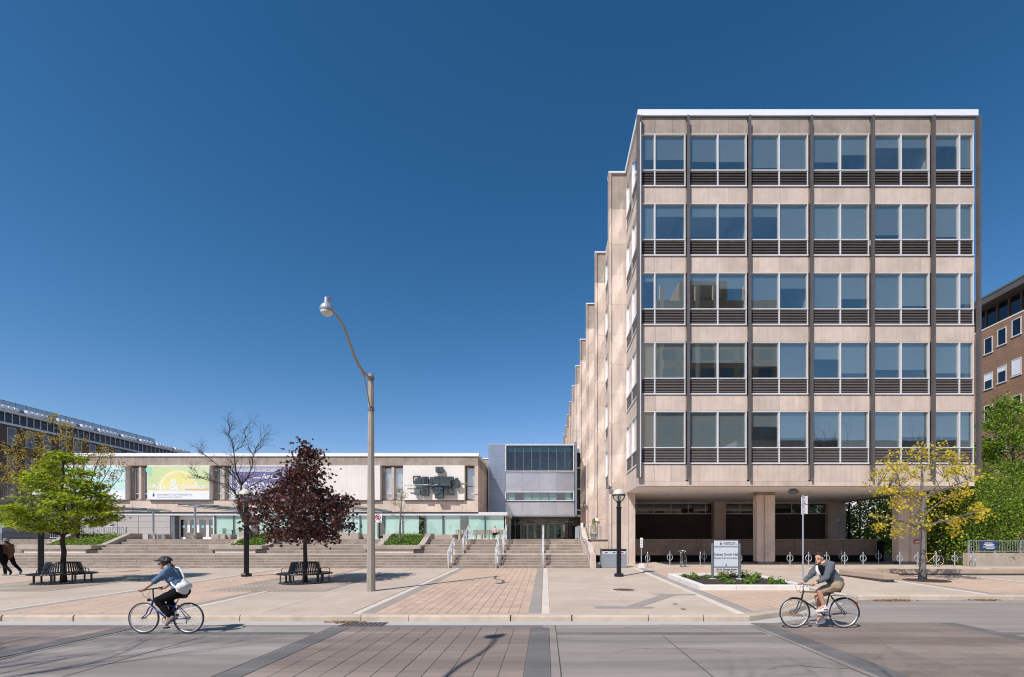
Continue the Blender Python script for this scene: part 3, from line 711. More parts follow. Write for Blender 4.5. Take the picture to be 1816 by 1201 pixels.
# small lights on the piers
for (pxx, pyy, Y) in ((1079,864,31.0),(1038,897,48.3)):
    b = MB(); c = P(pxx, pyy, Y); b.lathe(c-Vector((.02,.05,.12)), [(.05,0),(.13,.05),(.13,.2),(.04,.28)], 10).box(c.x-.03,c.x+.2,c.y-.02,c.y+.1,c.z-.03,c.z+.03)
    b.build('wall_lamp', M['steel_dark'], OB)
c = P(1058,921.5,39.6); MB().box(c.x-.16,c.x+.16,39.68,39.69,c.z-.1,c.z+.1).build('plaque', M['white_p'], OB)
# ---------------------------------------------------------------- low wing with banners
YL = 48.0
lx = lambda x: PX(x, YL); lz = lambda y: PZ(y, YL)
LB = thing('low_wing', 'long low stone wing with white coping, recessed windows and a glazed ground floor', 'building', (lx(480), YL, 2.075))
LX0, LX1 = lx(116), lx(848)
MB().box(LX0-.1, LX1+.08, YL-.12, YL+.5, lz(809.8), lz(804)).box(LX1-.4, LX1+.08, YL+.5, 55, lz(809.8), lz(804)).build('coping', M['white'], LB, bevel=.01)
MB().box(LX0, LX1-.1, YL+.45, 75, lz(811), lz(806)).build('roof', M['conc_light'], LB)
x = LX0
while x < LX1-.1:
    b = min(x+rng.choice((2.2,2.5,2.6)), LX1)
    if LX1-b < .6: b = LX1
    MB().box(x+.006, b-.006, YL, YL+.3, lz(826)+.01, lz(810)).build('stone_panel', M['stone_w'], LB, bevel=.006); x = b
x = LX0
while x < LX1-.1:
    b = min(x+rng.choice((2.1,2.5,4.2)), LX1)
    if LX1-b < .6: b = LX1
    MB().box(x+.006, b-.006, YL, YL+.3, lz(908), lz(888)).build('stone_panel', M['stone'] if rng.random() < .75 else M['stone_w'], LB, bevel=.006); x = b
MB().box(LX0+.05, LX1-.35, YL+.75, YL+.95, lz(888), lz(826)).build('wall_core', M['stone_w'], LB)
MB().box(LX0+.05, LX1-.3, YL+.3, YL+.75, lz(826.4), lz(826)).box(LX0+.05, LX1-.3, YL+.3, YL+.75, lz(888), lz(887.4)).build('reveal', M['stone_w'], LB)
for y0, y1 in ((48.302,50.6),(50.61,52.9),(52.91,55)):
    for za, zb_ in ((908,888.4),(888,826.6),(826.2,810)):
        MB().box(LX1-.3, LX1-.001, y0, y1-.004, lz(za), lz(zb_)).build('stone_panel', M['stone_w' if za < 830 else 'stone'], LB, bevel=.006)
MB().box(LX1-.36, LX1, YL, YL+.3, lz(888)+.01, lz(826)).build('stone_panel', M['stone'], LB, bevel=.006)
bays = [(118,228),(265,376),(413,526),(565,676),(716,825)]
for a, b in bays:
    MB().box(lx(a)+.02, lx(b)-.02, YL-.28, YL+.3, lz(887.3), lz(826.3)).build('wall_panel', M['stone_pale'], LB, bevel=.01)
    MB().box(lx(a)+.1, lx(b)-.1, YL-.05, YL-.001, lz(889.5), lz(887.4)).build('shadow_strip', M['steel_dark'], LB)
def wing_window(x0, x1, blind):
    z0, z1 = lz(885.5), lz(829)
    f = MB()
    for q in ((x0,x0+.06),(x1-.06,x1)): f.box(q[0],q[1],YL+.42,YL+.52,z0,z1)
    f.box(x0+.06,x1-.06,YL+.42,YL+.52,z0,z0+.09).box(x0+.06,x1-.06,YL+.42,YL+.52,z1-.07,z1).box(x0+.06,x1-.06,YL+.40,YL+.52,z0+.55,z0+.64)
    w = f.build('window', M['frame'], LB)
    MB().poly([(x0+.05,YL+.47,z0),(x1-.05,YL+.47,z0),(x1-.05,YL+.47,z1),(x0+.05,YL+.47,z1)]).build('pane', M['glass'], w, recalc=False)
    if blind: MB().box(x0+.06,x1-.06,YL+.55,YL+.56,z0+.64+(1-blind)*2.4,z1).build('blind', M['sign'], w)
    MB().box(x0,x1,YL+.68,YL+.7,z0,z1).build('room', M['interior'], w)
for (a, b), bl in zip([(228,265),(376,413),(526,565),(676,716)], ((.95,.9),(1,.95),(1,1),(1,.8))):
    m = (a+b)/2
    wing_window(lx(a)+.28, lx(m)-.13, bl[0]); wing_window(lx(m)+.13, lx(b)-.04, bl[1])
    MB().box(lx(m)-.129, lx(m)+.129, YL+.12, YL+.74, lz(886), lz(827.5)).build('mullion', M['stone'], LB, bevel=.01)
    MB().box(lx(a), lx(a)+.27, YL+.25, YL+.74, lz(886), lz(827.5)).build('mullion', M['stone_w'], LB)
wing_window(lx(827.5), lx(843)-.02, .0)
# ground floor
YG = 48.14
gx = lambda x: PX(x, YG); gz = lambda y: PZ(y, YG)
zt = gz(914.4)
MB().box(gx(130), gx(849), YG-.16, YG+.3, zt, gz(911.4)).box(gx(849)+.002, gx(900), YG-.22, 55, zt, gz(908.5)).build('fascia', M['frame'], LB)
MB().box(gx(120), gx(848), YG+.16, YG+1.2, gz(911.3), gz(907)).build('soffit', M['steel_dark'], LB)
for a, b in ((125,167),(167.4,210),(210.4,247),(247.4,303)):
    n = 4; h = (zt-2.08)/n
    for j in range(n): MB().box(gx(a)+.01, gx(b)-.01, YG-.1, YG, 2.08+j*h+.008, 2.08+(j+1)*h-.006).build('metal_panel', M['grey_panel'], LB)
MB().box(gx(303), gx(310.5), YG-.06, YG+.9, 2.08, zt).build('door_jamb', M['steel_dark'], LB)
MB().box(gx(310.5), gx(379), YG+.5, YG+.62, gz(918.5), zt).build('door_header', M['frame'], LB)
for i in range(4):
    a = gx(311+i*16.9); b = gx(311+(i+1)*16.9); y0 = YG+.5; z1 = gz(918.7)
    d = MB().box(a+.01,a+.13,y0,y0+.07,2.09,z1).box(b-.13,b-.01,y0,y0+.07,2.09,z1).box(a+.13,b-.13,y0,y0+.07,2.09,2.3).box(a+.13,b-.13,y0,y0+.07,z1-.14,z1).build('door', M['white'], LB)
    MB().poly([(a+.13,y0+.03,2.3),(b-.13,y0+.03,2.3),(b-.13,y0+.03,z1-.14),(a+.13,y0+.03,z1-.14)]).build('pane', M['glass_dark'], d, recalc=False)
    MB().box(a+.33,b-.36,y0+.02,y0+.028,3.25,3.5).build('notice', M['blue_notice'] if 'blue_notice' in M else M.setdefault('blue_notice', mat('blue_notice_paper', (.25,.5,.62), .7)), d)
    MB().tube([(b-.17,y0-.05,2.9),(b-.17,y0-.05,3.4)], .02, 6).build('handle', M['steel'], d)
x = 379.0; seq = []
cells = [(380,427,'f'),(428,433,'f2'),(433,446,'d')]
fr = MB(); pane_cells = []
marks_f = [(829,859),(860,894),(754,784.5),(787,817),(681,713),(714,742.6),(606,637),(639,669),(531,562),(564,594),(456,487),(489,519),(381,412),(414,444)]
marks_d = [(817,829),(742.6,754),(669,681),(594,606),(519,531),(444,456)]
for a, b in marks_f:
    MB().box(gx(a)+.02, gx(b)-.02, YG+.12, YG+.14, 2.1, zt).build('frosted_panel', M['frost'], LB)
    MB().poly([(gx(a)+.02,YG+.02,2.1),(gx(b)-.02,YG+.02,2.1),(gx(b)-.02,YG+.02,zt),(gx(a)+.02,YG+.02,zt)]).build('pane', M['glass_clear'], LB, recalc=False)
    MB().box(gx(a)-.04, gx(a)+.018, YG-.03, YG+.1, 2.08, zt).build('window_post', M['steel_dark'], LB)
for a, b in marks_d:
    MB().poly([(gx(a)+.02,YG+.02,2.1),(gx(b)-.06,YG+.02,2.1),(gx(b)-.06,YG+.02,zt),(gx(a)+.02,YG+.02,zt)]).build('pane', M['glass_dark'], LB, recalc=False)
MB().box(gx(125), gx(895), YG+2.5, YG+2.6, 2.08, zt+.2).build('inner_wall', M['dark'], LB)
MB().box(gx(379), gx(897), YG-.04, YG+.12, 2.076, 2.16).build('sill', M['frame'], LB)
MB().box(gx(379)-.05, gx(379)+.08, YG-.06, YG+.5, 2.08, zt).build('window_post', M['frame'], LB)
MB().poly([(gx(897),YG+.05,2.1),(gx(897),55,2.1),(gx(897),55,zt),(gx(897),YG+.05,zt)]).build('pane', M['glass_green'], LB, recalc=False)
for yy in (YG+.02, 50.8, 52.9, 55): MB().box(gx(897)-.05, gx(897)+.03, yy, yy+.07, 2.08, zt).build('window_post', M['frame'], LB)
# wall panels carry banners and a relief
def text(parent, s, x, y, z, size, m, align='CENTER', name='lettering', depth=.004, wx=1.0, bold=0):
    cu = bpy.data.curves.new('t', 'FONT'); cu.body = s; cu.size = size; cu.align_x = align; cu.extrude = depth; cu.resolution_u = 2; cu.offset = bold
    o = bpy.data.objects.new('t', cu); col.objects.link(o)
    dg_ = bpy.context.evaluated_depsgraph_get(); me = bpy.data.meshes.new_from_object(o.evaluated_get(dg_))
    bpy.data.objects.remove(o); bpy.data.curves.remove(cu)
    me.materials.clear(); me.materials.append(m)
    me.transform(Matrix.Diagonal((wx,1,1,1))); me.transform(Matrix.Rotation(R(90),4,'X'))
    p = bpy.data.objects.new(name, me); col.objects.link(p); p.parent = parent
    p.location = Vector((x,y,z)) - W.get(parent.name, Vector((0,0,0))); return p
YB_ = YL-.30
def banner(a, b, label, base, parts, z0=887, z1=826.5):
    t = thing('banner', label, 'banner', (lx((a+b)/2), YB_, lz(z0)), 'banners on the low wing')
    MB().box(lx(a)+.05, lx(b)-.05, YB_-.012, YB_+.012, lz(z0)+.05, lz(z1)-.05).build('cloth', base, t)
    for kind, m, args in parts:
        if kind == 'rect':
            x0,x1,y0,y1,l = args; MB().box(lx(x0),lx(x1),YB_-.014-.002*l,YB_-.013-.002*l+.001,lz(y1),lz(y0)).build('print', m, t)
        elif kind == 'text':
            s,x,y,size,al = args[:5]; text(t, s, lx(x), YB_-.024, lz(y), size, m, al, wx=args[5] if len(args) > 5 else 1, depth=.001, bold=args[6] if len(args)>6 else 0)
        elif kind == 'disc':
            x,y,r0,r1,h0,h1,l = args; b_ = MB(); n = 40; pts = []
            for i in range(n):
                a0 = R(h0+(h1-h0)*i/n); a1 = R(h0+(h1-h0)*(i+1)/n); c = Vector((lx(x), YB_-.0135-.002*l, lz(y)))
                e = lambda r, t_: c + Vector((r*math.cos(t_), 0, r*math.sin(t_)))
                b_.poly([e(r0,a0), e(r1,a0), e(r1,a1), e(r0,a1)])
            b_.build('print', m, t, recalc=False)
        elif kind == 'line':
            b_ = MB(); b_.tube([(lx(q[0]), YB_-.02, lz(q[1])) for q in args], .028, 4); b_.build('print', m, t)
    return t
def bm(n, c): return M.setdefault(n, mat(n, c, .7, var=.03, vs=1))
teal, yel, lime, pur, palew = bm('teal_print',(.46,.76,.75)), bm('yellow_print',(.78,.71,.30)), bm('lime_print',(.58,.67,.34)), bm('purple_print',(.19,.175,.34)), bm('white_banner',(.78,.80,.82))
pale_y, sea, orange, grey_p, navy = bm('pale_yellow_print',(.80,.76,.42)), bm('sea_green_print',(.30,.66,.46)), bm('orange_print',(.72,.45,.18)), bm('grey_print',(.35,.36,.42)), bm('navy_print',(.03,.05,.14))
def crest(t_list, x, y):
    t_list.append(('rect', navy, (x-1.6, x+1.6, y-2, y+1, 2))); t_list.append(('disc', navy, (x, y+1, 0, .09, 180, 360, 2))); t_list.append(('rect', navy, (x-.5, x+.5, y-5, y-2.4, 2)))
pt = [('rect',teal,(119.5,226.5,828,868,1)),('rect',yel,(119.5,226.5,860,861.4,2)),('rect',yel,(119.5,226.5,864,865,2)),
      ('text',palew,('Science',226,848.5,1.05,'RIGHT',.95,.012)),('text',palew,("let's",224,833,.6,'RIGHT'))]
pt.insert(0, ('rect',teal,(119.5,226.5,828,870,0)))
banner(118, 228, 'teal and white banner at the left end of the low wing behind the green tree', palew, pt)
pt = [('rect',lime,(266.5,374.5,828,870.5,0)),('disc',pale_y,(320,870.4,0,2.02,0,180,1)),('disc',yel,(320,870.4,0,1.72,0,180,2)),('disc',sea,(268.6,834,0,.32,0,360,2)),('disc',orange,(281,829.6,0,.09,0,360,2)),
      ('disc',sea,(271.5,843,0,.16,0,360,3)),('disc',grey_p,(343,831,0,.12,0,360,3)),('rect',orange,(333,374.5,867.4,870.4,3))]
pt += [('rect',pale_y,(266.5,374.5,y,y+.7,2)) for y in (858.5,861.8,865)] + [('rect',palew,(342,374.5,y,y+.6,3)) for y in (830.5,834,837.5)]
for i in range(16):
    a = 20+i*9.3; pt.append(('rect', palew, (320-38.5*math.cos(R(a))-.7, 320-38.5*math.cos(R(a))+.9, 870-38.5*math.sin(R(a))-.9, 870-38.5*math.sin(R(a))+.9, 3)))
pt += [('text',palew,('Arts',285.5,867.5,.78,'CENTER',1,.014)),('text',palew,('&',313,870,1.62,'CENTER',1,.02)),('text',palew,('Science',348,867.5,.78,'CENTER',1,.014)),
       ('text',grey_p,('UNIVERSITY OF TORONTO',283,879.5,.26,'LEFT',1.1)),('text',grey_p,('FACULTY of ARTS & SCIENCE',283,883.2,.17,'LEFT',1.1))]
crest(pt, 277, 879)
banner(265, 376, 'yellow and lime banner with the words Arts & Science over a white strip', palew, pt)
pt = [('rect',pur,(414.5,524.5,828,862,0)),('rect',bm('lilac_print',(.45,.40,.62)),(414.5,524.5,862.05,872,0))]
for k in range(5):
    y = 829.6+k*2; pt.append(('line', palew, [(416,y),(494-0*k,y),(502-k*1.4,y+2.2),(507-k*1.7,y+7),(508-k*1.8,846)]))
pt += [('line', palew, [(511,831.5),(521,831.5),(513.5,839.5),(511,831.5)]),('text',palew,('Arts',480,850.5,.78,'CENTER',1.05,.008)),('text',palew,('Science',419,870.5,1.75,'LEFT',.85,.02)),('rect',palew,(452,466,847.5,849,2)),('rect',palew,(484,500,848.6,850,2))]
pt += [('text',grey_p,('UNIVERSITY OF TORONTO',431,881,.24,'LEFT',1.1))]; crest(pt, 426, 880)
banner(413, 526, 'purple and white banner with the words Arts and Science behind the bare tree', palew, pt)

# bronze relief on the right panel
YS = YL-.29
RX = lambda x: PX(700+x/7.5, YS); RZ = lambda y: PZ(800+y/7.5, YS)
RL = thing('wall_relief', 'abstract green bronze relief of stacked blocks and rods fixed to the pale wall panel', 'sculpture', (RX(610), YS, RZ(480)))
def rblk(x0,x1,y0,y1,d,m='bronze',d0=.12, off=0):
    MB().box(RX(x0),RX(x1),YS-d,YS-d0,RZ(y1),RZ(y0)).build('relief_block', M[m], RL, bevel=.02)
for q in ((555,655,218,293,.42),(375,460,347,450,.40),(370,462,482,602,.42),(476,508,352,452,.34),(512,546,352,440,.38),(545,615,345,480,.55),(616,668,345,400,.50),(668,792,347,400,.46),(550,660,482,636,.50),
          (618,762,398,474,.66),(762,795,400,585,.40),(272,350,490,590,.34,'bronze_l'),(812,852,362,420,.38),(812,872,420,492,.42),(505,545,470,545,.36),(470,530,458,482,.46),(640,700,470,520,.38)): rblk(*q)
for (x0,x1,y0,y1,cx,cy,r,d) in ((256,360,336,442,290,376,28,.36),(672,796,474,590,740,532,34,.42)):
    b = MB(); n = 32; c = (RX(cx), RZ(cy)); rr = r*YS/F/7.5; outer = []; inner = []
    for i in range(n):
        t = 2*math.pi*i/n; dx, dz = math.cos(t), math.sin(t)
        k = min((RX(x1)-c[0])/dx if dx > 1e-6 else 9e9, (RX(x0)-c[0])/dx if dx < -1e-6 else 9e9, (RZ(y0)-c[1])/dz if dz > 1e-6 else 9e9, (RZ(y1)-c[1])/dz if dz < -1e-6 else 9e9)
        outer.append((c[0]+dx*k, c[1]+dz*k)); inner.append((c[0]+dx*rr, c[1]+dz*rr))
    vs = [(p[0],YS-d,p[1]) for p in outer]+[(p[0],YS-d,p[1]) for p in inner]+[(p[0],YS-.12,p[1]) for p in outer]+[(p[0],YS-.12,p[1]) for p in inner]
    fs = []
    for i in range(n):
        j = (i+1)%n; fs += [(i,j,n+j,n+i),(2*n+i,3*n+i,3*n+j,2*n+j),(i,2*n+i,2*n+j,j),(n+i,n+j,3*n+j,3*n+i)]
    b.add(vs, fs); b.build('relief_plate', M['bronze'], RL)
    MB().ring((c[0],YS-d,c[1]), rr+.02, .03, n=24).build('relief_ring', M['bronze_l'], RL)
MB().tube([(RX(150),YS-.5,RZ(461)),(RX(280),YS-.5,RZ(461))], [.03,.035], 8).build('rod', M['bronze_l'], RL)
MB().tube([(RX(280),YS-.5,RZ(460)),(RX(400),YS-.5,RZ(460)),(RX(452),YS-.5,RZ(458)),(RX(453),YS-.5,RZ(458)),(RX(520),YS-.5,RZ(466)),(RX(592),YS-.58,RZ(460))], [.07,.07,.10,.10,.06,.10], 10).build('rod', M['bronze_l'], RL)
MB().tube([(RX(182),YS-.3,RZ(505)),(RX(275),YS-.3,RZ(508))], [.05,.05], 8).build('rod', M['bronze'], RL)
MB().tube([(RX(862),YS-.4,RZ(442)),(RX(880),YS-.4,RZ(442)),(RX(940),YS-.4,RZ(443)),(RX(1038),YS-.4,RZ(446))], [.2,.11,.06,.025], 10).build('rod', M['bronze_l'], RL)
for k in range(7):
    MB().box(RX(398),RX(438),YS-.45,YS-.39,RZ(362+k*12),RZ(355+k*12)).build('relief_block', M['bronze'], RL)
    MB().box(RX(398),RX(430),YS-.46,YS-.41,RZ(500+k*13),RZ(492+k*13)).build('relief_block', M['bronze'], RL)
for i in range(9):
    a = rng.uniform(556,640); z = rng.uniform(360,600); MB().box(RX(a),RX(a+rng.uniform(10,40)),YS-.58,YS-.50,RZ(z+8),RZ(z)).build('relief_block', M['bronze'], RL)

MB().box(PX(850,55.4), PX(869,55.4), 55.4, 55.8, 2, PZ(814,55.4)).build('stone_panel', M['stone_w'], LB)
MB().box(PX(850,55.4), PX(869,55.4), 55.3, 55.9, PZ(814,55.4)+.003, PZ(812.5,55.4)).build('coping', M['white'], LB)
MB().tube([(PX(866.5,54.9),54.9,2.1),(PX(866.5,54.9),54.9,PZ(828,54.9))], .05, 8).build('downpipe', M['frame'], LB)
# ---------------------------------------------------------------- zinc clad link building
YK = 55.0
kx_ = lambda x: PX(x, YK); kz = lambda y: PZ(y, YK)
LK = thing('link_building', 'grey zinc clad link block with two window bands above a recessed glass entrance', 'building', (kx_(944), YK, 2.075))
zb = kz(913); zt2 = kz(788.5)
for j in range(6):
    h = (zt2-zb)/6; MB().box(kx_(866), kx_(896.3)-.01, YK, YK+.15, zb+j*h+.006, zb+(j+1)*h-.006).build('zinc_panel', M['zinc_blue'], LK)
xs = [896.5,926.8,957,987.3,1018]
for a, b in zip(xs[:-1], xs[1:]):
    for (ya, yb_) in ((872,837.4),(912.8,890)):
        MB().box(kx_(a)+.006, kx_(b)-.006, YK-.002, YK+.15, kz(ya), kz(yb_)).build('zinc_panel', M['zinc'], LK)
def band(ya, yb_, nblind):
    z0, z1 = kz(yb_), kz(ya)
    f = MB().box(kx_(896.5),kx_(1018),YK-.16,YK+.1,z0-.09,z0).box(kx_(896.5),kx_(1018),YK-.16,YK+.1,z1,z1+.09).box(kx_(896.5)-.02,kx_(896.5)+.09,YK-.155,YK+.1,z0,z1).box(kx_(1018)-.09,kx_(1018),YK-.155,YK+.1,z0,z1)
    w = f.build('window', M['frame'], LK)
    for i in range(8):
        a = kx_(898.5+i*14.8); b = kx_(898.5+(i+1)*14.8)
        MB().poly([(a+.025,YK+.02,z0),(b-.025,YK+.02,z0),(b-.025,YK+.02,z1),(a+.025,YK+.02,z1)]).build('pane', M['glass_green' if nblind else 'glass_mid'], w, recalc=False)
        MB().box(b-.03,b+.03,YK+.0,YK+.08,z0,z1).build('window_post', M['steel_dark'], w)
        if nblind:
            if i not in (1,6): MB().box(a+.05,b-.05,YK+.25,YK+.27,z0,z1).build('blind', M['frost'], w)
        else: MB().box(a+.05,b-.05,YK+.25,YK+.27,z1-.62,z1).build('blind', M['frost'], w)
    MB().box(kx_(897),kx_(1018),YK+2.2,YK+2.3,z0,z1).build('inner_wall', M['dark' if nblind else 'interior'], w)
    return w
M['glass_mid'] = glass('teal_glass', (.34,.46,.46), .07, wavy=.05, even=True)
w1 = band(790.5, 835.2, False); band(873.6, 887.4, True)
MB().tube([(kx_(899),YK+1.5,kz(815)),(kx_(985),YK+1.5,kz(810))], .06, 6).build('stair_rail', M['frame'], w1)
MB().box(kx_(866)-.03, kx_(1019), YK-.05, YK+.4, zt2, kz(787.6)).build('coping', M['frame'], LK)
MB().box(kx_(1019), kx_(1023), YK-.35, YK+.2, kz(914), kz(785)).build('edge_post', M['zinc_blue'], LK)
MB().box(kx_(866), kx_(1030), YK+2.4, YK+2.6, zb, zt2).box(kx_(866), kx_(1022), YK+.2, 70, zt2-.3, zt2-.02).box(kx_(866), kx_(866)+.2, YK+.2, 70, 2.05, zt2).build('wall', M['zinc_blue'], LK)
MB().box(kx_(860), kx_(1029), YK-.06, 68, zb-.10, zb-.004).build('soffit', M['zinc'], LK)
MB().box(kx_(893), kx_(1030), YK-.09, YK+.05, zb-.25, zb-.105).build('soffit_edge', M['steel_dark'], LK)
MB().box(kx_(1023.5), kx_(1030.5), YK+1.0, YK+1.2, 2.1, kz(800)).build('side_glazing', M['dark'], LK)
for i in range(3): MB().box(kx_(1023.5), kx_(1030.5), YK+.9, YK+.98, kz(905-i*38), kz(903-i*38)).build('side_post', M['zinc'], LK)
for i in range(2): MB().poly([(kx_(1024),YK+.94,kz(903-i*38)),(kx_(1030),YK+.94,kz(903-i*38)),(kx_(1030),YK+.94,kz(867-i*38)),(kx_(1024),YK+.94,kz(867-i*38))]).build('pane', M['glass_green' if i%2 else 'glass_mid'], LK, recalc=False)
YD = 66.0
dx_ = lambda x: PX(x, YD); dz_ = lambda y: PZ(y, YD)
zd = dz_(930.5)
fr = MB().box(dx_(912),dx_(1024),YD-.05,YD+.08,zd,zd+.12).box(dx_(912),dx_(1024),YD-.05,YD+.08,dz_(921),dz_(919.6))
for xx in (913,922.5,947.8,971.5,997,1010,1021): fr.box(dx_(xx),dx_(xx)+.11,YD-.06,YD+.09,2.08,zb-.1)
fr.build('entrance_frame', M['white'], LK)
for a, b in ((924.2,935.3),(936,947),(949.6,960),(960.6,971),(973.4,984),(984.8,996.2)):
    x0, x1 = dx_(a), dx_(b)
    d = MB().box(x0,x0+.13,YD-.04,YD+.05,2.09,zd).box(x1-.13,x1,YD-.04,YD+.05,2.09,zd).box(x0+.13,x1-.13,YD-.04,YD+.05,2.09,2.32).box(x0+.13,x1-.13,YD-.04,YD+.05,zd-.12,zd).build('door', M['white'], LK)
    MB().poly([(x0+.13,YD,2.32),(x1-.13,YD,2.32),(x1-.13,YD,zd-.12),(x0+.13,YD,zd-.12)]).build('pane', M['glass_dark'], d, recalc=False)
    MB().box(x0+.2,x1-.2,YD-.03,YD-.02,2.95,3.02).build('push_bar', M['steel'], d)
for i,(a,b) in enumerate(((927,929.5),(953,956),(951,953),(976,978))): MB().box(dx_(a),dx_(b),YD-.02,YD-.01,3.3,3.62).build('notice', M['sign'], LK)
MB().poly([(dx_(905),YD,2.1),(dx_(1024),YD,2.1),(dx_(1024),YD,zb-.1),(dx_(905),YD,zb-.1)]).build('pane', M['glass_dark'], LK, recalc=False)
MB().box(dx_(890),dx_(1040),YD+7,YD+7.2,2,zb+.5).build('inner_wall', M['interior'], LK)
# lit ceiling lights behind the transom
lm = bpy.data.materials.new('ceiling_light'); lm.use_nodes = True; e = lm.node_tree.nodes['Principled BSDF']; e.inputs['Emission Color'].default_value = (1,.85,.4,1); e.inputs['Emission Strength'].default_value = .9
for a in (918,950,975,1003): MB().box(dx_(a),dx_(a+16),YD+1.2,YD+1.5,zb-.42,zb-.36).build('ceiling_light', lm, LK)

# ---------------------------------------------------------------- the two far buildings
M['glass_navy'] = glass('navy_glass', (.06,.1,.14), .05, even=True)
AB = thing('brick_office_building', 'long dark brick building at far left with a screened roof full of white units', 'building', (-75, 80, 0))
XA = -75.0
ay = lambda x: XA*F/(x-VX)          # distance of a facade point seen at pixel x
zA = lambda y, x=0: PZ(y, ay(x))
Y0A, Y1A = 50.0, 98.8
zf_top, zu, zl0, zb1, zb0, zw = 22.2, 20.55, 20.0, 19.7, 18.35, 18.05
MB().box(XA-14, XA-.02, Y0A, Y1A, 0, zw).build('brick_wall', M['brick_left'], AB)
MB().box(XA-14, XA+.5, Y0A, Y1A+.8, zb1+.0, zl0).build('roof_ledge', M['frame'], AB)
MB().box(XA-14, XA+.1, Y0A, Y1A, zw, zb0).build('ledge', M['frame'], AB)
MB().box(XA-14, XA-.25, Y0A, Y1A, zb0+.002, zb1-.002).build('clerestory_wall', M['dark'], AB)
y = Y0A+.3
while y < Y1A-.3:
    MB().box(XA-.1, XA+.02, y, y+.09, zb0, zb1).build('window_post', M['frame'], AB)
    MB().poly([(XA-.05,y+.09,zb0),(XA-.05,y+.95,zb0),(XA-.05,y+.95,zb1),(XA-.05,y+.09,zb1)]).build('pane', M['glass_navy'], AB, recalc=False); y += .95
y = 66.75-2.4*6
while y < Y1A-1.5:
    for zz in (15.3, 11.4, 7.5):
        f = MB().box(XA-.05,XA+.05,y,y+.07,zz,zz+2.45).box(XA-.05,XA+.05,y+1.1,y+1.17,zz,zz+2.45).box(XA-.05,XA+.05,y+.07,y+1.1,zz,zz+.07).box(XA-.05,XA+.05,y+.07,y+1.1,zz+2.38,zz+2.45).box(XA-.04,XA+.04,y+.07,y+1.1,zz+.85,zz+.91)
        w = f.build('window', M['frame'], AB)
        MB().poly([(XA-.0,y+.07,zz),(XA-.0,y+1.1,zz),(XA-.0,y+1.1,zz+2.4),(XA-.0,y+.07,zz+2.4)]).build('pane', M['glass_blue'] if 'glass_blue' in M else M.setdefault('glass_blue', glass('blue_glass',(.08,.14,.2),.10, even=True)), w, recalc=False)
    MB().box(XA-.03, XA+.06, y+1.2, y+2.35, 3, zw-.01).build('brick_pier', M['brick_left'], AB); y += 2.4
mesh_m = bpy.data.materials.new('screen_mesh'); mesh_m.use_nodes = True; nt = mesh_m.node_tree; pb = nt.nodes['Principled BSDF']; pb.inputs['Base Color'].default_value = (.10,.12,.14,1)
trn = nt.nodes.new('ShaderNodeBsdfTransparent'); mxx = nt.nodes.new('ShaderNodeMixShader'); mxx.inputs[0].default_value = .62
nt.links.new(trn.outputs[0], mxx.inputs[1]); nt.links.new(pb.outputs[0], mxx.inputs[2]); nt.links.new(mxx.outputs[0], nt.nodes['Material Output'].inputs[0])
y = Y0A
xs_ = XA-3.5
while y < 96.0:
    f = MB().tube([(xs_,y,zl0),(xs_,y,zf_top+.1)], .05, 5).build('screen_post', M['steel_dark'], AB)
    MB().poly([(xs_,y+.06,zl0+.1),(xs_,y+1.44,zl0+.1),(xs_,y+1.44,zf_top),(xs_,y+.06,zf_top)]).build('screen_panel', mesh_m, f, recalc=False)
    if int(y*10)%3 == 0: MB().tube([(xs_+.05,y,zf_top-.3),(xs_+2.2,y+.3,zl0+.1)], .035, 4).build('screen_brace', M['frame'], f)
    y += 1.5
MB().box(xs_-.04,xs_+.04,Y0A,96,zf_top-.04,zf_top+.03).box(xs_-.04,xs_+.04,Y0A,96,zl0+1,zl0+1.06).build('screen_rail', M['steel_dark'], AB)
y = Y0A+.5; k = 0
while y < Y1A-.5:
    for j in range(rng.choice((3,4,4,5))):
        z = zl0+.02; u = MB().box(XA-.6, XA+.0, y, y+.62, z+.16, z+.62).box(XA-.6,XA-.08,y+.05,y+.57,z+.62,z+.72).box(XA-.45,XA-.1,y+.1,y+.2,z,z+.16).box(XA-.45,XA-.1,y+.42,y+.52,z,z+.16)
        u.build('roof_unit', M['white'], AB, bevel=.03); y += .72
    MB().box(XA-.7, XA-.25, y, y+.75, zl0+.05, zl0+.6).build('roof_unit', M['steel_dark'], AB); y += .9
MB().tube([(XA+.4,ay(126),9),(XA+.4,ay(126),18.3)], .07, 6).build('downpipe', M['steel'], AB)

XR = 50.0
RB = thing('brick_block', 'tan brick building with square windows rising behind the trees at far right', 'building', (XR, 52, 0))
ry = lambda x: XR*F/(x-VX)
zr_top = 29.1
MB().box(XR, XR+25, 42, 60, 0, 25.9).build('brick_wall', M['brick_right'], RB)
MB().box(XR-.03, XR+.3, 42, 60.05, 25.902, 26.05).build('sill_course', M['stone_pale'], RB)
MB().box(XR+.35, XR+25, 42, 60, 26, 28.3).build('clerestory_wall', M['steel_dark'], RB)
y = 42.4
while y < 59:
    MB().box(XR+.2,XR+.36,y,y+.18,26.05,28.2).build('window_post', M['rust'], RB); MB().poly([(XR+.3,y+.2,26.1),(XR+.3,y+1.3,26.1),(XR+.3,y+1.3,28.2),(XR+.3,y+.2,28.2)]).build('pane', M['glass_blue'], RB, recalc=False); y += 1.35
MB().box(XR-1.1, XR+25, 41.5, 60.3, 28.3, 28.95).build('eaves', M['fin'], RB)
MB().box(XR-1.15, XR+25, 41.4, 60.4, 28.955, 29.15).build('copper_edge', M['table_green'], RB)
bl_i = 0
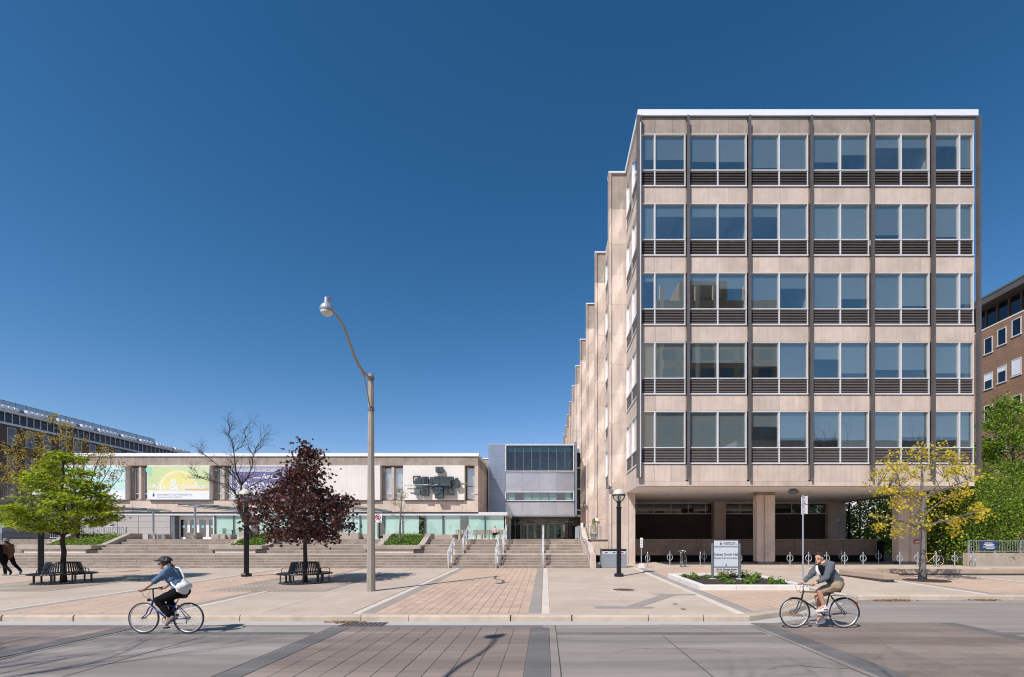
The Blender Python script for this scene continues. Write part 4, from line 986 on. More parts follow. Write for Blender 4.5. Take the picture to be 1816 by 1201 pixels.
for xp in (1753, 1777, 1803, 1829):
    yc = ry(xp)
    for r_, zz in enumerate((22.4-.25, 18.75-.25, 15.1-.25, 11.5)):
        zz = PZ((613,676,733,790)[r_] + (xp-1753)*(-.66+.16*r_), yc) - .85
        f = MB().box(XR-.05,XR+.04,yc-.52,yc-.44,zz,zz+1.75).box(XR-.05,XR+.04,yc+.44,yc+.52,zz,zz+1.75).box(XR-.09,XR+.04,yc-.58,yc+.58,zz-.12,zz).box(XR-.05,XR+.04,yc-.44,yc+.44,zz+1.67,zz+1.75)
        w = f.build('window', M['frame'], RB)
        MB().poly([(XR-.01,yc-.44,zz),(XR-.01,yc+.44,zz),(XR-.01,yc+.44,zz+1.67),(XR-.01,yc-.44,zz+1.67)]).build('pane', M['glass_blue'], w, recalc=False)
        if r_ == 1:
            h = (.75,.5,1.6,.9)[bl_i%4]; MB().box(XR-.02,XR-.014,yc-.43,yc+.43,zz+1.67-h,zz+1.67).build('blind', M['white'], w); bl_i += 1

# across the street, behind the camera: seen only mirrored in the glass
TW = thing('concrete_tower', 'stepped dark concrete tower across the street, mirrored in the third row of windows', 'building', (34,-50,0))
MB().box(21.9, 45.8, -62, -40, 0, 49).box(28, 38, -62, -46, 49.01, 56).build('wall', M['stone_w'], TW)
for k in range(12):
    for j in range(6): MB().box(23+j*3.8, 25.6+j*3.8, -40.05, -39.9, 4+k*3.7, 6+k*3.7).build('window', M['glass_dark'], TW)
for xx in (22.5, 29.5, 33, 39): MB().box(xx, xx+.8, -40.8, -39.95, 30, 52).build('pier', M['stone_pale'], TW)
OP = thing('street_block', 'plain grey block across the street, mirrored in the lowest row of windows', 'building', (60,-30,0))
MB().box(30, 95, -44, -21, 0, 17.6).build('wall', M['grey_panel'], OP)
for k in range(4):
    for j in range(14): MB().box(31.5+j*4.4, 33.9+j*4.4, -21.05, -20.9, 2.2+k*4, 4.2+k*4).build('window', M['glass_dark'], OP)
# ---------------------------------------------------------------- planters on the steps
def leaf_patch(b, rg, n, sampler, size, up=.6, nv=5):
    for _ in range(n):
        c = sampler(); s = size*rg.uniform(.6,1.3)
        nrm = Vector((rg.gauss(0,1), rg.gauss(0,1), rg.gauss(0,1)+up*2)).normalized(); a = nrm.orthogonal().normalized()
        a = Matrix.Rotation(rg.uniform(0,6.28),3,nrm) @ a; d = nrm.cross(a)
        if nv == 4: pts = [c-a*s, c+d*s*.45, c+a*s, c-d*s*.45]
        elif nv == 5: pts = [c-a*s*.8, c+d*s*.6-a*s*.1, c+d*s*.35+a*s*.6, c+a*s, c-d*s*.5+a*s*.3]
        else: pts = [c-a*s*.7, c-a*s*.25+d*s*.7, c+d*s*.45, c+a*s*.35+d*s*.85, c+a*s*.4+d*s*.3, c+a*s*1.0, c+a*s*.4-d*s*.3, c+a*s*.35-d*s*.85, c-d*s*.45, c-a*s*.25-d*s*.7]
        b.cur = rg.choice((0,0,1,2)); b.add(pts, [tuple(range(len(pts)))])
def planter(x0, x1, label, cover, nleaf):
    y0, y1 = 30.95, 34.9; za, zb_ = 1.62, 2.48
    t = thing('stepped_planter', label, 'planter', ((x0+x1)/2, y0, 1.18), 'planters on the steps')
    MB().box(x0-.55, x1-.0, y0, y0+.45, 1.42, za+.06).build('front_wall', M['planter'], t, bevel=.02)
    MB().box(x0-.2, x1-.5, y0+.12, y0+.5, 1.17, 1.418).build('plinth', M['conc_light'], t)
    for xa, xb in ((x0-.02, x0+.38),(x1-.40, x1)):
        MB().prism([(y0+.46,1.0),(y0+.46,za+.055),(y0+1.0,za+.1),(y1-1.0,zb_),(y1,zb_),(y1,1.0)], xa, xb, 'x').build('cheek_wall', M['planter'], t, bevel=.02)
    MB().box(x0+.38, x1-.4, y1-.3, y1, 1.9, zb_-.02).build('back_wall', M['planter'], t, bevel=.02)
    zs = lambda y: za-.06 + max(0,(y-y0-.6))*.235
    MB().poly([(x0+.36,y0+.4,zs(y0+.4)),(x1-.38,y0+.4,zs(y0+.4)),(x1-.38,y0+.6,zs(y0+.6)),(x0+.36,y0+.6,zs(y0+.6))]).poly([(x0+.36,y0+.6,zs(y0+.6)),(x1-.38,y0+.6,zs(y0+.6)),(x1-.38,y1-.25,zs(y1-.25)),(x0+.36,y1-.25,zs(y1-.25))]).build('soil', M['soil'], t, recalc=False)
    rg = random.Random(int(-x0*10)); b = MB()
    def smp():
        x = rg.uniform(x0+.45, x1-.45); y = rg.uniform(y0+.5, y1-.3)
        return Vector((x, y, zs(y)+abs(rg.gauss(0,.13))*(1+.8*noise.noise((x*1.5,y*1.5,3)))))
    leaf_patch(b, rg, nleaf, smp, .06, .6, 5)
    o = b.build('ground_cover', G6 if cover else G4, t, recalc=False); o['kind'] = 'stuff'
    return t
planter(-33.6, -29.3, 'long concrete planter on the steps behind the green maple with darker plants', False, 3200)
planter(-21.2, -18.3, 'concrete planter on the steps behind the left lamp post with bright green cover', True, 3600)
planter(-11.2, -8.05, 'concrete planter on the steps right of the street lamp with a thin bare tree', True, 3600)

# ---------------------------------------------------------------- cheek wall and rails of the steps
cw = thing('stair_cheek_wall', 'sloping stone side wall with handrail at the right end of the steps', 'wall', (2.6,26.3,.46))
prof = [(26.25,.30),(26.25,1.27),(27.0,1.36),(28.2,1.86),(30.9,1.95),(33.3,2.86),(34.2,2.92),(34.2,.30)]
MB().prism(prof, 2.46, 2.78, 'x').build('wall', M['stone'], cw, bevel=.015)
rail = lambda pts, m='steel': MB().tube(pts, .028, 8)
rail([(2.36,26.3,1.25),(2.36,26.6,1.3),(2.36,28.2,2.05),(2.36,31.0,2.12),(2.36,33.2,2.98),(2.36,34.6,3.02)]).build('rail', M['steel'], cw)
for y, z in ((26.7,1.35),(28.2,2.05),(31.0,2.12),(33.2,2.98)):
    MB().tube([(2.36,y,z),(2.48,y,z-.08)], .018, 6).build('bracket', M['steel'], cw)
def hrail(x, ya, za, yb, zb, label, flight):
    t = thing('stair_handrail', label, 'handrail', (x,ya,za), 'handrails on the steps')
    for dx in (-.035, .035):
        MB().tube([(x+dx,ya-.05,za+.0),(x+dx,ya-.02,za+.88),(x+dx,ya+.05,za+.95),(x+dx,yb-.05,zb+.95),(x+dx,yb+.12,zb+.98),(x+dx,yb+.16,zb+.85)], .022, 8).build('rail', M['frame'], t, smooth=True)
        MB().tube([(x+dx,ya+.05,za+.55),(x+dx,yb,zb+.55)], .02, 6).build('lower_rail', M['steel'], t)
    for f in (.04,.5,1.0):
        y = ya+(yb-ya)*f; z = za+(zb-za)*f
        MB().box(x-.035,x+.035,y-.02,y+.02,z-.12,z+.93).build('post', M['frame'], t)
nm = ['left','middle','right']
for (x, w) in ((-5.33,'nearest the planter'),(-2.72,'in the middle of the steps'),(-.13,'nearest the stone side wall')):
    hrail(x, 26.42, .50, 28.0, 1.16, 'steel handrail on the lower flight of steps, '+w, 0)
    hrail(x, 31.1, 1.20, 33.5, 2.08, 'steel handrail on the upper flight of steps, '+w, 1)
# fence on the terrace right of the steps
def bar_fence(name, label, p0, p1, z0, h, n, m='steel', group=None):
    p0 = Vector((*p0, z0)); p1 = Vector((*p1, z0)); t = thing(name, label, 'railing', p0, group)
    up = Vector((0,0,h)); d = p1-p0
    MB().tube([p0+up, p1+up], .03, 6).build('top_rail', M[m], t); MB().tube([p0+Vector((0,0,.1)), p1+Vector((0,0,.1))], .022, 6).build('bottom_rail', M[m], t)
    me = MB().box(-.012,.012,-.012,.012,.1,h).mesh('bar', M[m]); pm_ = MB().box(-.035,.035,-.035,.035,0,h+.03).mesh('post', M[m])
    for i in range(n+1):
        q = p0+d*i/n
        piece('post' if i % 10 == 0 or i == n else 'bar', pm_ if i % 10 == 0 or i == n else me, q, t)
    return t
bar_fence('terrace_railing', 'pale steel railing on the terrace between the steps and the tall block', (2.85,34.0), (3.95,34.0), 2.08, .92, 10)
bar_fence('terrace_railing', 'short pale steel railing running back along the top of the stone side wall', (2.40,34.3), (2.40,38), 2.08, .92, 14)
bar_fence('terrace_railing', 'grey steel railing beyond the steps behind the tall dark lamp post at far left', (-41.5,37.5), (-32.8,37.5), 2.08, .95, 50)
MB().box(2.5,5.0,34,60,1.5,2.06).build('terrace', M['conc'])['kind'] = 'structure'

# ---------------------------------------------------------------- round benches with grates
def round_bench(cx, cy, label):
    z0 = g(cy)-.04; t = thing('round_tree_bench', label, 'bench', (cx,cy,z0), 'round benches under the plaza trees')
    n = 60; r0, r1 = .60, 1.03
    sm = MB(); sm.add([(r0,-.016,.43),(r1-.06,-.030,.43),(r1,-.030,.40),(r1,.030,.40),(r1-.06,.030,.43),(r0,.016,.43),(r0,-.016,.455),(r1-.05,-.030,.455),(r1+.02,-.030,.41),(r1+.02,.030,.41),(r1-.05,.030,.455),(r0,.016,.455)],
        [(0,1,7,6),(1,2,8,7),(2,3,9,8),(3,4,10,9),(4,5,11,10),(5,0,6,11),(6,7,10,11),(7,8,9,10),(0,5,4,1),(1,4,3,2)])
    sme = sm.mesh('seat_slat', M['black'])
    bk = MB(); bk.add([(.60,-.02,.46),(.62,-.02,.46),(.62,.02,.46),(.60,.02,.46),(.49,-.02,.86),(.51,-.02,.87),(.51,.02,.87),(.49,.02,.86)],[(0,3,2,1),(4,5,6,7),(0,1,5,4),(1,2,6,5),(2,3,7,6),(3,0,4,7)])
    bme = bk.mesh('back_slat', M['black'])
    for i in range(n): piece('seat_slat', sme, (cx,cy,z0), t, 2*math.pi*i/n)
    for i in range(48): piece('back_slat', bme, (cx,cy,z0), t, 2*math.pi*i/48)
    b = MB(); b.ring((cx,cy,z0+.425), 1.0, .018, (0,0,1), 48); b.ring((cx,cy,z0+.425), .66, .018, (0,0,1), 48); b.build('seat_ring', M['black'], t)
    MB().ring((cx,cy,z0+.865), .50, .02, (0,0,1), 40).build('back_ring', M['black'], t)
    lm_ = MB().box(.64,.68,-.02,.02,0,.42).box(.86,.90,-.02,.02,0,.42).box(.64,.98,-.02,.02,.39,.42).mesh('leg', M['black'])
    for i in range(8): piece('leg', lm_, (cx,cy,z0), t, 2*math.pi*(i+.5)/8)
    am = MB().tube([(.62,0,.45),(.62,0,.60),(.66,0,.64),(.92,0,.64),(.97,0,.60),(.97,0,.44)], .014, 6).mesh('armrest', M['black'])
    for a in (3, 177, 93, 267): piece('armrest', am, (cx,cy,z0), t, R(a))
    gr = thing('tree_grate', 'round dark iron tree grate under ' + label.split(' bench ')[0] .replace('round black slatted','the round') + ' bench' + (' of the green maple' if cx < -15 else ' of the red maple'), 'grate', (cx,cy,z0+.06), 'tree grates in the plaza')
    z0 += .06
    MB().lathe((cx,cy,z0),[(.95,.0),(.95,.008)],40).build('soil', M['soil'], gr)
    gm = MB().add([(.25,-.012,.012),(.92,-.03,.012),(.92,.03,.012),(.25,.012,.012),(.25,-.012,.03),(.92,-.03,.03),(.92,.03,.03),(.25,.012,.03)],[(0,3,2,1),(4,5,6,7),(0,1,5,4),(1,2,6,5),(2,3,7,6),(3,0,4,7)]).mesh('grate_bar', M['steel_dark'])
    for i in range(40): piece('grate_bar', gm, (cx,cy,z0), gr, 2*math.pi*i/40)
round_bench(-19.3, 19.2, 'round black slatted bench around the trunk of the green maple')
round_bench(-9.67, 19.3, 'round black slatted bench around the trunk of the dark red maple')

# ---------------------------------------------------------------- lamps
def plaza_lamp(x, y, label):
    z = g(y)+.015; t = thing('plaza_lamp', label, 'street lamp', (x,y,z), 'black globe lamps on the plaza')
    H = PZ(890, 21.75) - z
    MB().lathe((x,y,z),[(.22,0),(.22,.10),(.20,.14)],8).build('base', M['black'], t)
    b = MB(); pr = []
    n = 20
    for zz in (.14, H-.30):
        for j in range(n*2): pr.append((zz, j))
    vs = []
    for zz in (.14, H-.3):
        for j in range(2*n):
            a = math.pi*j/n; r = .105 if j % 2 else .092; vs.append((x+r*math.cos(a), y+r*math.sin(a), z+zz))
    b.add(vs, [(j,(j+1)%(2*n),2*n+(j+1)%(2*n),2*n+j) for j in range(2*n)]); b.build('post', M['black'], t)
    MB().lathe((x,y,z),[(.095,H-.3),(.13,H-.29),(.13,H-.24),(.085,H-.22),(.085,H-.06),(.12,H-.02),(.12,H+.02)],16).build('collar', M['black'], t, smooth=False)
    c = Vector((x,y,z+H+.30)); r = .29
    gl = MB().lathe(c,[(r*math.cos(R(a)),r*math.sin(R(a))) for a in range(0,90,9)]+[(.005,r)],24).build('globe', M['globe_top'], t, smooth=True)
    MB().lathe(c,[(r*math.cos(R(a))*.985,r*math.sin(R(a))) for a in range(-62,1,9)],24,False).build('clear_bowl', M['glass_clear'], t, smooth=True)
    MB().lathe(c,[(.07,-.27),(.10,-.2),(.10,-.1),(.05,-.05)],14).build('light_fitting', M['sign'], t)
    MB().ring(c, r+.01, .022, (0,0,1), 32).build('cage_ring', M['black'], t)
    for k in range(6):
        a = math.pi*2*k/6+.3; MB().tube([c+Vector(((r+.012)*math.cos(R(q))*math.cos(a),(r+.012)*math.cos(R(q))*math.sin(a),(r+.012)*math.sin(R(q)))) for q in (0,-15,-30,-45,-60,-70)], .014, 5).build('cage_rib', M['black'], t)
plaza_lamp(PX(437,21.75), 21.75, 'black globe lamp post in front of the bare tree and the planter')
plaza_lamp(PX(1097.5,21.75), 21.75, 'black globe lamp post in front of the grey bin and the tall block')
plaza_lamp(-23.15, 22.0, 'black lamp post whose top is hidden in the green maple at far left')
def street_lamp(x, y, sgn, label):
    z = g(y) if y > 12 else .15
    t = thing('street_lamp', label, 'street lamp', (x,y,z), 'curved street lamps over the road')
    top = 7.78; n = 8
    MB().lathe((x,y,z-.1),[(.145,0),(.140,1.0),(.085,top-z+.1)],8).build('post', M['pole'], t)
    MB().lathe((x,y,z),[(.118,3.0),(.118,3.03)],8).lathe((x,y,z),[(.113,4.1),(.113,4.12)],8).build('strap', M['steel_dark'], t)
    D = 3.36*sgn; e = Vector((x, y+D, 8.42))
    q = lambda f, h: Vector((x, y+D*f, h))
    MB().tube([q(.01,7.62),q(.12,7.60),q(.22,7.62),q(.32,7.68),q(.42,7.83),q(.52,8.08),q(.60,8.28),q(.68,8.42),q(.76,8.50),q(.85,8.53),q(.93,8.50),q(1.0,8.44)], [.046,.045,.044,.043,.042,.040,.038,.036,.035,.034,.033,.032], 10).build('arm', M['pole'], t, smooth=True)
    MB().tube([q(.02,6.55),q(.10,7.0),q(.20,7.5),q(.30,7.68)], .026, 8).build('brace', M['pole'], t)
    for zz in (7.62, 6.55): MB().lathe((x,y,zz-.06),[(.11,0),(.11,.12)],10).build('bracket', M['steel_dark'], t)
    c = e + Vector((0,0,.0))
    MB().lathe(c,[(.185,-.05),(.19,0),(.16,.07),(.10,.14),(.07,.16),(.07,.30),(.05,.32)],20).build('lamp_head', M['steel'], t, smooth=False)
    MB().lathe(c,[(.02,-.19),(.09,-.175),(.14,-.13),(.172,-.06)],20).build('lens', M['globe_top'], t, smooth=True)
    MB().lathe(c+Vector((.03,.07*sgn*-1,.24)),[(.035,0),(.035,.12)],8).build('photocell', M['red'], t)
    m = q(.56,8.2); MB().lathe(m+Vector((0,-.06,.02)),[(.03,0),(.045,.04),(.03,.09)],8).build('fitting', M['steel'], t)
street_lamp(PX(658,16.6), 16.6, -1, 'tall concrete street lamp with a curved arm left of the middle path')
street_lamp(-5.5, .7, 1, 'concrete street lamp on the near side whose shadow crosses the road')

# ---------------------------------------------------------------- planting bed and sign
bx0, bx1, by0, by1 = 5.45, 9.30, 16.85, 21.35
BD = thing('planting_bed', 'rectangular bed of dark soil edged with white concrete kerbs below the hall sign', 'bed', ((bx0+bx1)/2, by0, g(by0)))
for k, (a0,a1,c0,c1) in enumerate(((bx0,bx1,by0,by0+.24),(bx0,bx1,by1-.24,by1),(bx0,bx0+.24,by0+.24,by1-.24),(bx1-.24,bx1,by0+.24,by1-.24))):
    hor = k < 2; L = (a1-a0) if hor else (c1-c0); n = 3
    for i in range(n):
        if hor: q = (a0+L*i/n+.004, a0+L*(i+1)/n-.004, c0, c1)
        else: q = (a0, a1, c0+L*i/n+.004, c0+L*(i+1)/n-.004)
        b = MB(); z = [g(q[2]), g(q[3])]
        b.add([(q[0],q[2],z[0]-.05),(q[1],q[2],z[0]-.05),(q[1],q[3],z[1]-.05),(q[0],q[3],z[1]-.05),(q[0],q[2],z[0]+.19),(q[1],q[2],z[0]+.19),(q[1],q[3],z[1]+.19),(q[0],q[3],z[1]+.19)],[(0,3,2,1),(4,5,6,7),(0,1,5,4),(1,2,6,5),(2,3,7,6),(3,0,4,7)])
        b.build('edge_stone', M['kerb_white'], BD, bevel=.015)
b = MB(); N = 26
for j in range(N+1):
    for i in range(N+1):
        x = bx0+.2+(bx1-bx0-.4)*i/N; y = by0+.2+(by1-by0-.4)*j/N
        b.v.append((x, y, g(y)+.12+.05*noise.noise((x*3,y*3,0))+.03*noise.noise((x*9,y*9,4)))); 
for j in range(N):
    for i in range(N): b.f.append([j*(N+1)+i, j*(N+1)+i+1, (j+1)*(N+1)+i+1, (j+1)*(N+1)+i]); b.mi.append(0)
o = b.build('soil', M['soil'], BD, recalc=False, smooth=True)
rg = random.Random(3); pl = MB().box(0,0,0,0,0,0); pl = None
spots = [(5.95,20.4,.2),(6.4,20.7,.22),(6.75,19.9,.16),(7.05,19.0,.30),(6.9,17.9,.24),(7.6,18.3,.2),(7.9,20.3,.26),(7.45,17.5,.22),(8.45,20.3,.42),(8.3,17.5,.22),(8.65,17.7,.26),(8.1,18.4,.2),(8.85,18.0,.2),(8.9,20.2,.28),(8.95,19.0,.18),(7.75,20.9,.3),(6.2,19.8,.13),(8.2,19.1,.16)]
def where(x, y):
    s = 'front' if y < 18.2 else ('back' if y > 20 else 'middle'); seen[s] = seen.get(s, -1)+1
    return ords[seen[s]]+' low green plant from the left in the '+s+' row of the soil bed'
seen = {}; ords = ['first','second','third','fourth','fifth','sixth','seventh','eighth']
spots.sort()
for k, (x, y, r) in enumerate(spots):
    b = MB(); z = g(y)+.13
    r = max(.16, r*.8); leaf_patch(b, rg, int(60+r*520), lambda: Vector((x+rg.gauss(0,r*.42), y+rg.gauss(0,r*.42), z+abs(rg.gauss(0,r*.42)))), .045, .5, 5)
    o = b.build('bed_plant', G6, recalc=False)
    lab = 'tallest bushy green plant right of the hall sign' if r > .4 else where(x, y)
    b.cur = 2; b.ell((x,y,z+r*.05), (r*.6,r*.6,r*.3), 10, 6)
    tag(o, lab, 'plant', 'low plants in the soil bed')
SG = thing('hall_sign', 'grey two-post sign board reading Sidney Smith Hall in the planting bed', 'sign', (7.42,19.7,g(19.7)+.1))
sz = lambda y: PZ(y,19.7); sx_ = lambda x: PX(x,19.7)
for x in (1263.5,1311.5):
    MB().lathe((sx_(x),19.7,0),[(.052,g(19.7)),(.052,sz(966)),(.045,sz(964.5)),(.02,sz(963.8))],12).build('post', M['steel_dark'], SG)
    MB().lathe((sx_(x),19.7,g(19.7)+.08),[(.16,0),(.15,.06)],14).build('footing', M['conc_light'], SG)
for (a, c, yy0, yy1) in ((1266,1308.5,959,969.3),(1266,1308.5,971,1004.8),(1266.5,1308,1007.2,1012)):
    MB().box(sx_(a),sx_(c),19.66,19.70,sz(yy1),sz(yy0)).build('panel', M['sign'], SG, bevel=.004)
for yy in (970,1006): MB().box(sx_(1263.5),sx_(1311.5),19.67,19.72,sz(yy+.9),sz(yy-.9)).build('cross_bar', M['steel_dark'], SG)
cx = sx_(1287.3)
text(SG, 'UNIVERSITY OF', sx_(1283), 19.655, sz(963.4), .065, M['sign_text'], 'LEFT', wx=1.0)
text(SG, 'TORONTO', sx_(1282), 19.655, sz(966.8), .095, M['sign_text'], 'LEFT', wx=1.15)
MB().prism([(sx_(1276.2),sz(963)),(sx_(1279.2),sz(963)),(sx_(1279.2),sz(965.4)),(sx_(1277.7),sz(967.4)),(sx_(1276.2),sz(965.4))],19.65,19.659).box(sx_(1277.2),sx_(1278.2),19.65,19.659,sz(962.8),sz(960.6)).build('crest', M['sign_text'], SG)
text(SG, 'Sidney Smith Hall', cx, 19.655, sz(985.2), .145, M['sign_text'], bold=.001)
text(SG, 'Faculty of Arts & Science', cx, 19.655, sz(991), .10, M['sign_text'], bold=0)
MB().prism([(cx-.03,sz(1003.4)),(cx+.035,sz(1003.4)),(cx+.02,sz(1001.2)),(cx-.015,sz(1001.6))],19.65,19.659).lathe((cx-.01,19.652,sz(1001)),[(.012,0),(.012,.03)],8).build('access_symbol', M['sign_text'], SG)
text(SG, '100 St. George Street', cx, 19.655, sz(1011), .095, M['navy_print'], wx=1.0, bold=.002)

# ---------------------------------------------------------------- street signs, bin, racks
def pole_sign(name, label, x, y, z, h, r, m):
    t = thing(name, label, 'sign', (x,y,z)); MB().lathe((x,y,z),[(r,0),(r,h)],10).build('post', M[m], t); return t
s = pole_sign('parking_sign', 'thin galvanised pole with two small signs seen almost edge on', PX(1424,20.2), 20.2, g(20.2), PZ(878,20.2)-g(20.2), .033, 'steel')
for z0, z1 in ((PZ(895,20.2),PZ(880.5,20.2)),(PZ(912,20.2),PZ(896,20.2))):
    x = PX(1424,20.2)+.05; f = MB().box(x-.004,x+.02,19.97,20.43,z0,z1).build('plate', M['white_p'], s)
    MB().lathe((x+.013,20.2,(z0+z1)/2),[(.0,0)],6) if False else None
    b = MB().ring((x-.006,20.2,(z0+z1)/2+.03), .10, .014, (1,0,0), 20, 4); b.build('red_ring', M['red'], f)
    MB().box(x-.009,x-.005,20.05,20.35,z0+.03,z0+.055).build('print', M['sign_text'], f)
s = pole_sign('no_stopping_sign', 'white square no stopping sign with a red ring on the terrace beside the street lamp', PX(673,35), 35, 2.075, 1.95, .045, 'black_matt')
c = P(670,919,34.9); pt_ = MB().box(c.x-.30,c.x+.30,34.9,34.92,c.z-.32,c.z+.32).build('plate', M['white_p'], s, bevel=.008)
MB().ring((c.x,34.895,c.z+.06), .19, .028, (0,1,0), 28, 4).build('red_ring', M['red'], pt_)
MB().obox((c.x,34.892,c.z+.06),(.36,.01,.045),Matrix.Rotation(R(45),3,'Y')).build('red_bar', M['red'], pt_)
MB().ring((c.x,34.897,c.z+.06), .085, .035, (0,1,0), 20, 4).box(c.x-.24,c.x-.12,34.89,34.9,c.z-.26,c.z-.18).box(c.x+.12,c.x+.24,34.89,34.9,c.z-.26,c.z-.18).build('print', M['sign_text'], pt_)
s = pole_sign('terrace_post', 'thin grey post on the terrace left of the handrails', PX(816,36), 36, 2.075, PZ(923,36)-2.075, .03, 'steel')
s = thing('footed_sign', 'narrow white sign on a grey pole in a white concrete block beside the bike rings', 'sign', (PX(1137,26.6),26.6,.46))
sx0 = PX(1137.5,26.6)
MB().prism([(sx0-.17,.46),(sx0+.17,.46),(sx0+.12,.72),(sx0-.12,.72)],26.45,26.75).build('block', M['kerb_white'], s, bevel=.01)
MB().lathe((sx0,26.6,.72),[(.03,0),(.03,PZ(954,26.6)-.72)],8).build('post', M['steel'], s)
pl_ = MB().box(sx0-.075,sx0+.075,26.55,26.565,PZ(971,26.6),PZ(954,26.6)).build('plate', M['white_p'], s)
for k in range(4): MB().box(sx0-.05,sx0+.05,26.543,26.549,PZ(968-k*3.2,26.6),PZ(967-k*3.2,26.6)).build('print', M['sign_text'], pl_)
bn = thing('recycling_bin', 'wide grey steel recycling bin with three openings beside the lamp post', 'bin', (PX(1089,27.2),27.2,.46))
qx = lambda x: PX(x,27.0); qz = lambda y: PZ(y,27.0)
b0, b1 = qx(1066.5), qx(1111.5); zb0_, zb1_ = .47, qz(974.5)
MB().box(b0,b1,27.0,27.75,zb0_,qz(982)).build('body', M['bin'], bn, bevel=.015)
MB().box(b0+.01,b0+.05,27.02,27.74,qz(982),zb1_).box(b1-.05,b1-.01,27.02,27.74,qz(982),zb1_).box(b0+.05,b1-.05,27.4,27.74,qz(982),zb1_).build('hood', M['steel_dark'], bn)
MB().box(b0-.01,b1+.01,26.98,27.77,zb1_,zb1_+.03).build('lid', M['steel_dark'], bn)
for i in range(3):
    a = b0+.06+i*(b1-b0-.1)/3; e = a+(b1-b0-.16)/3
    MB().box(a,e,27.03,27.08,qz(982),qz(977.6)).build('label_strip', (M['red'] if i != 1 else M['blue_notice']) if False else M['sign'], bn)
    MB().lathe((0,0,0),[(.07,0),(.07,.02)],12) if False else None
    MB().box(a+.12,e-.12,27.02,27.03,qz(980.8),qz(979)).build('print', M['red'] if i != 1 else M['sign_text'], bn)
    MB().box(a+.02,e-.02,27.1,27.14,qz(977.5),zb1_-.01).build('opening', M['dark'], bn)

def ring_rack(x, y, label, z=.46, tilt=0, rz=0.0):
    t = thing('bike_ring', label, 'bike rack', (x,y,z), 'post and ring bike racks under the tall block', rz)
    MB().lathe((0,0,0),[(.03,0),(.03,.84),(.015,.87)],10).build('post', M['steel'], t, local=True)
    MB().ring((0,0,.50), .185, .019, (0,1,0), 28, 8).build('ring', M['steel'], t, local=True, smooth=True)
    MB().lathe((0,0,0),[(.07,0),(.07,.012)],10).build('foot_plate', M['steel'], t, local=True)
words_ = ['first','second','third','fourth','fifth','sixth','seventh','eighth','ninth','tenth','eleventh']
rr = random.Random(5)
front = [1401,1434,1466,1498,1530.7,1595.7,1627.6,1660.5,1693,1725.5]
notes = ['just left of the thin galvanised pole','just right of the thin galvanised pole','behind the shoulder of the cyclist in the hoodie','fourth from the left in the sunlit row','left of the gap in the sunlit row','right of the gap in the sunlit row','left of the yellow-leaved tree trunk','in front of the yellow bicycle','in front of the dark hedge','in front of the grey retaining wall']
for x, nn in zip(front, notes): ring_rack(PX(x,28), 28, 'galvanised bike ring ' + nn, rz=rr.uniform(-.12,.12))
for x, y, nn, rz in ((1148.5,27.6,'beside the white footed sign',.6),(1188,29.3,'in the shade left of the leaning bicycle',.3),(1207.5,27.9,'with the dark bicycle leaning on it',1.25),(1242,28.0,'left of the hall sign, seen edge on',1.1),(1312.5,28.0,'half hidden by the right post of the hall sign',.6),(1558,31.5,'in the shade of the tall block behind the sunlit row',0),(1249,31.0,'in the shade behind the hall sign',.3),(1492,31.5,'in deep shade left of the stone podium end',.2)):
    ring_rack(PX(x,y), y, 'galvanised bike ring ' + nn, rz=rz)

# ---------------------------------------------------------------- low walls, hedge wall, railing at right
LW = thing('bench_wall', 'long low aggregate seat wall running right behind the yellow-leaved tree', 'wall', (22,22.3,.37))
x = 14.25
while x < 33:
    MB().box(x+.005, x+2.995, 22.3, 22.78, g(22.3)+.09, .66).build('wall_block', M['aggr'], LW, bevel=.012); x += 3
MB().box(14.3, 33, 22.36, 22.7, .3, g(22.3)+.09).build('plinth', M['steel_dark'], LW)
LW2 = thing('bench_wall', 'short low aggregate bench with a white plaque pointing toward the road', 'bench', (13.9,20.7,.33))
MB().box(13.62, 14.22, 19.25, 22.75, .44, .655).build('wall_block', M['aggr'], LW2, bevel=.012)
MB().box(13.72, 14.12, 19.4, 22.65, .26, .438).build('plinth', M['steel_dark'], LW2)
MB().box(13.60, 13.618, 22.25, 22.7, .445, .645).build('plaque', M['white_p'], LW2)
HW = thing('retaining_wall', 'grey concrete retaining wall below the hedge at far right', 'wall', (30,28.2,.46))
x = 24.9
for w in (2.6,3,3,3,3,3,3):
    MB().box(x+.006, x+w-.006, 28.25, 28.6, .3, PZ(981,28.25)).build('wall_block', M['planter'], HW, bevel=.012); x += w
rl = bar_fence('hedge_railing', 'grey steel railing on the retaining wall in front of the hedge', (25.1,28.42), (38,28.42), PZ(981,28.4), .72, 84)
bn2 = thing('banner', 'small blue banner with white print tied to the hedge railing', 'banner', (PX(1755,28.3),28.3,PZ(975,28.3)))
b0, b1 = PX(1740,28.3), PX(1771,28.3); za, zb_ = PZ(975.5,28.3), PZ(960.5,28.3)
MB().box(b0,b1,28.36,28.37,za,zb_).build('cloth', bm('blue_banner',(.02,.045,.14)), bn2)
for k,(f0,f1) in enumerate(((.25,.7),(.2,.8),(.3,.75),(.15,.85),(.35,.8))):
    z = zb_-.09-k*.078; MB().box(b0+(b1-b0)*f0,b0+(b1-b0)*f1,28.352,28.357,z-.018,z+.018).build('print', M['white_p'], bn2)

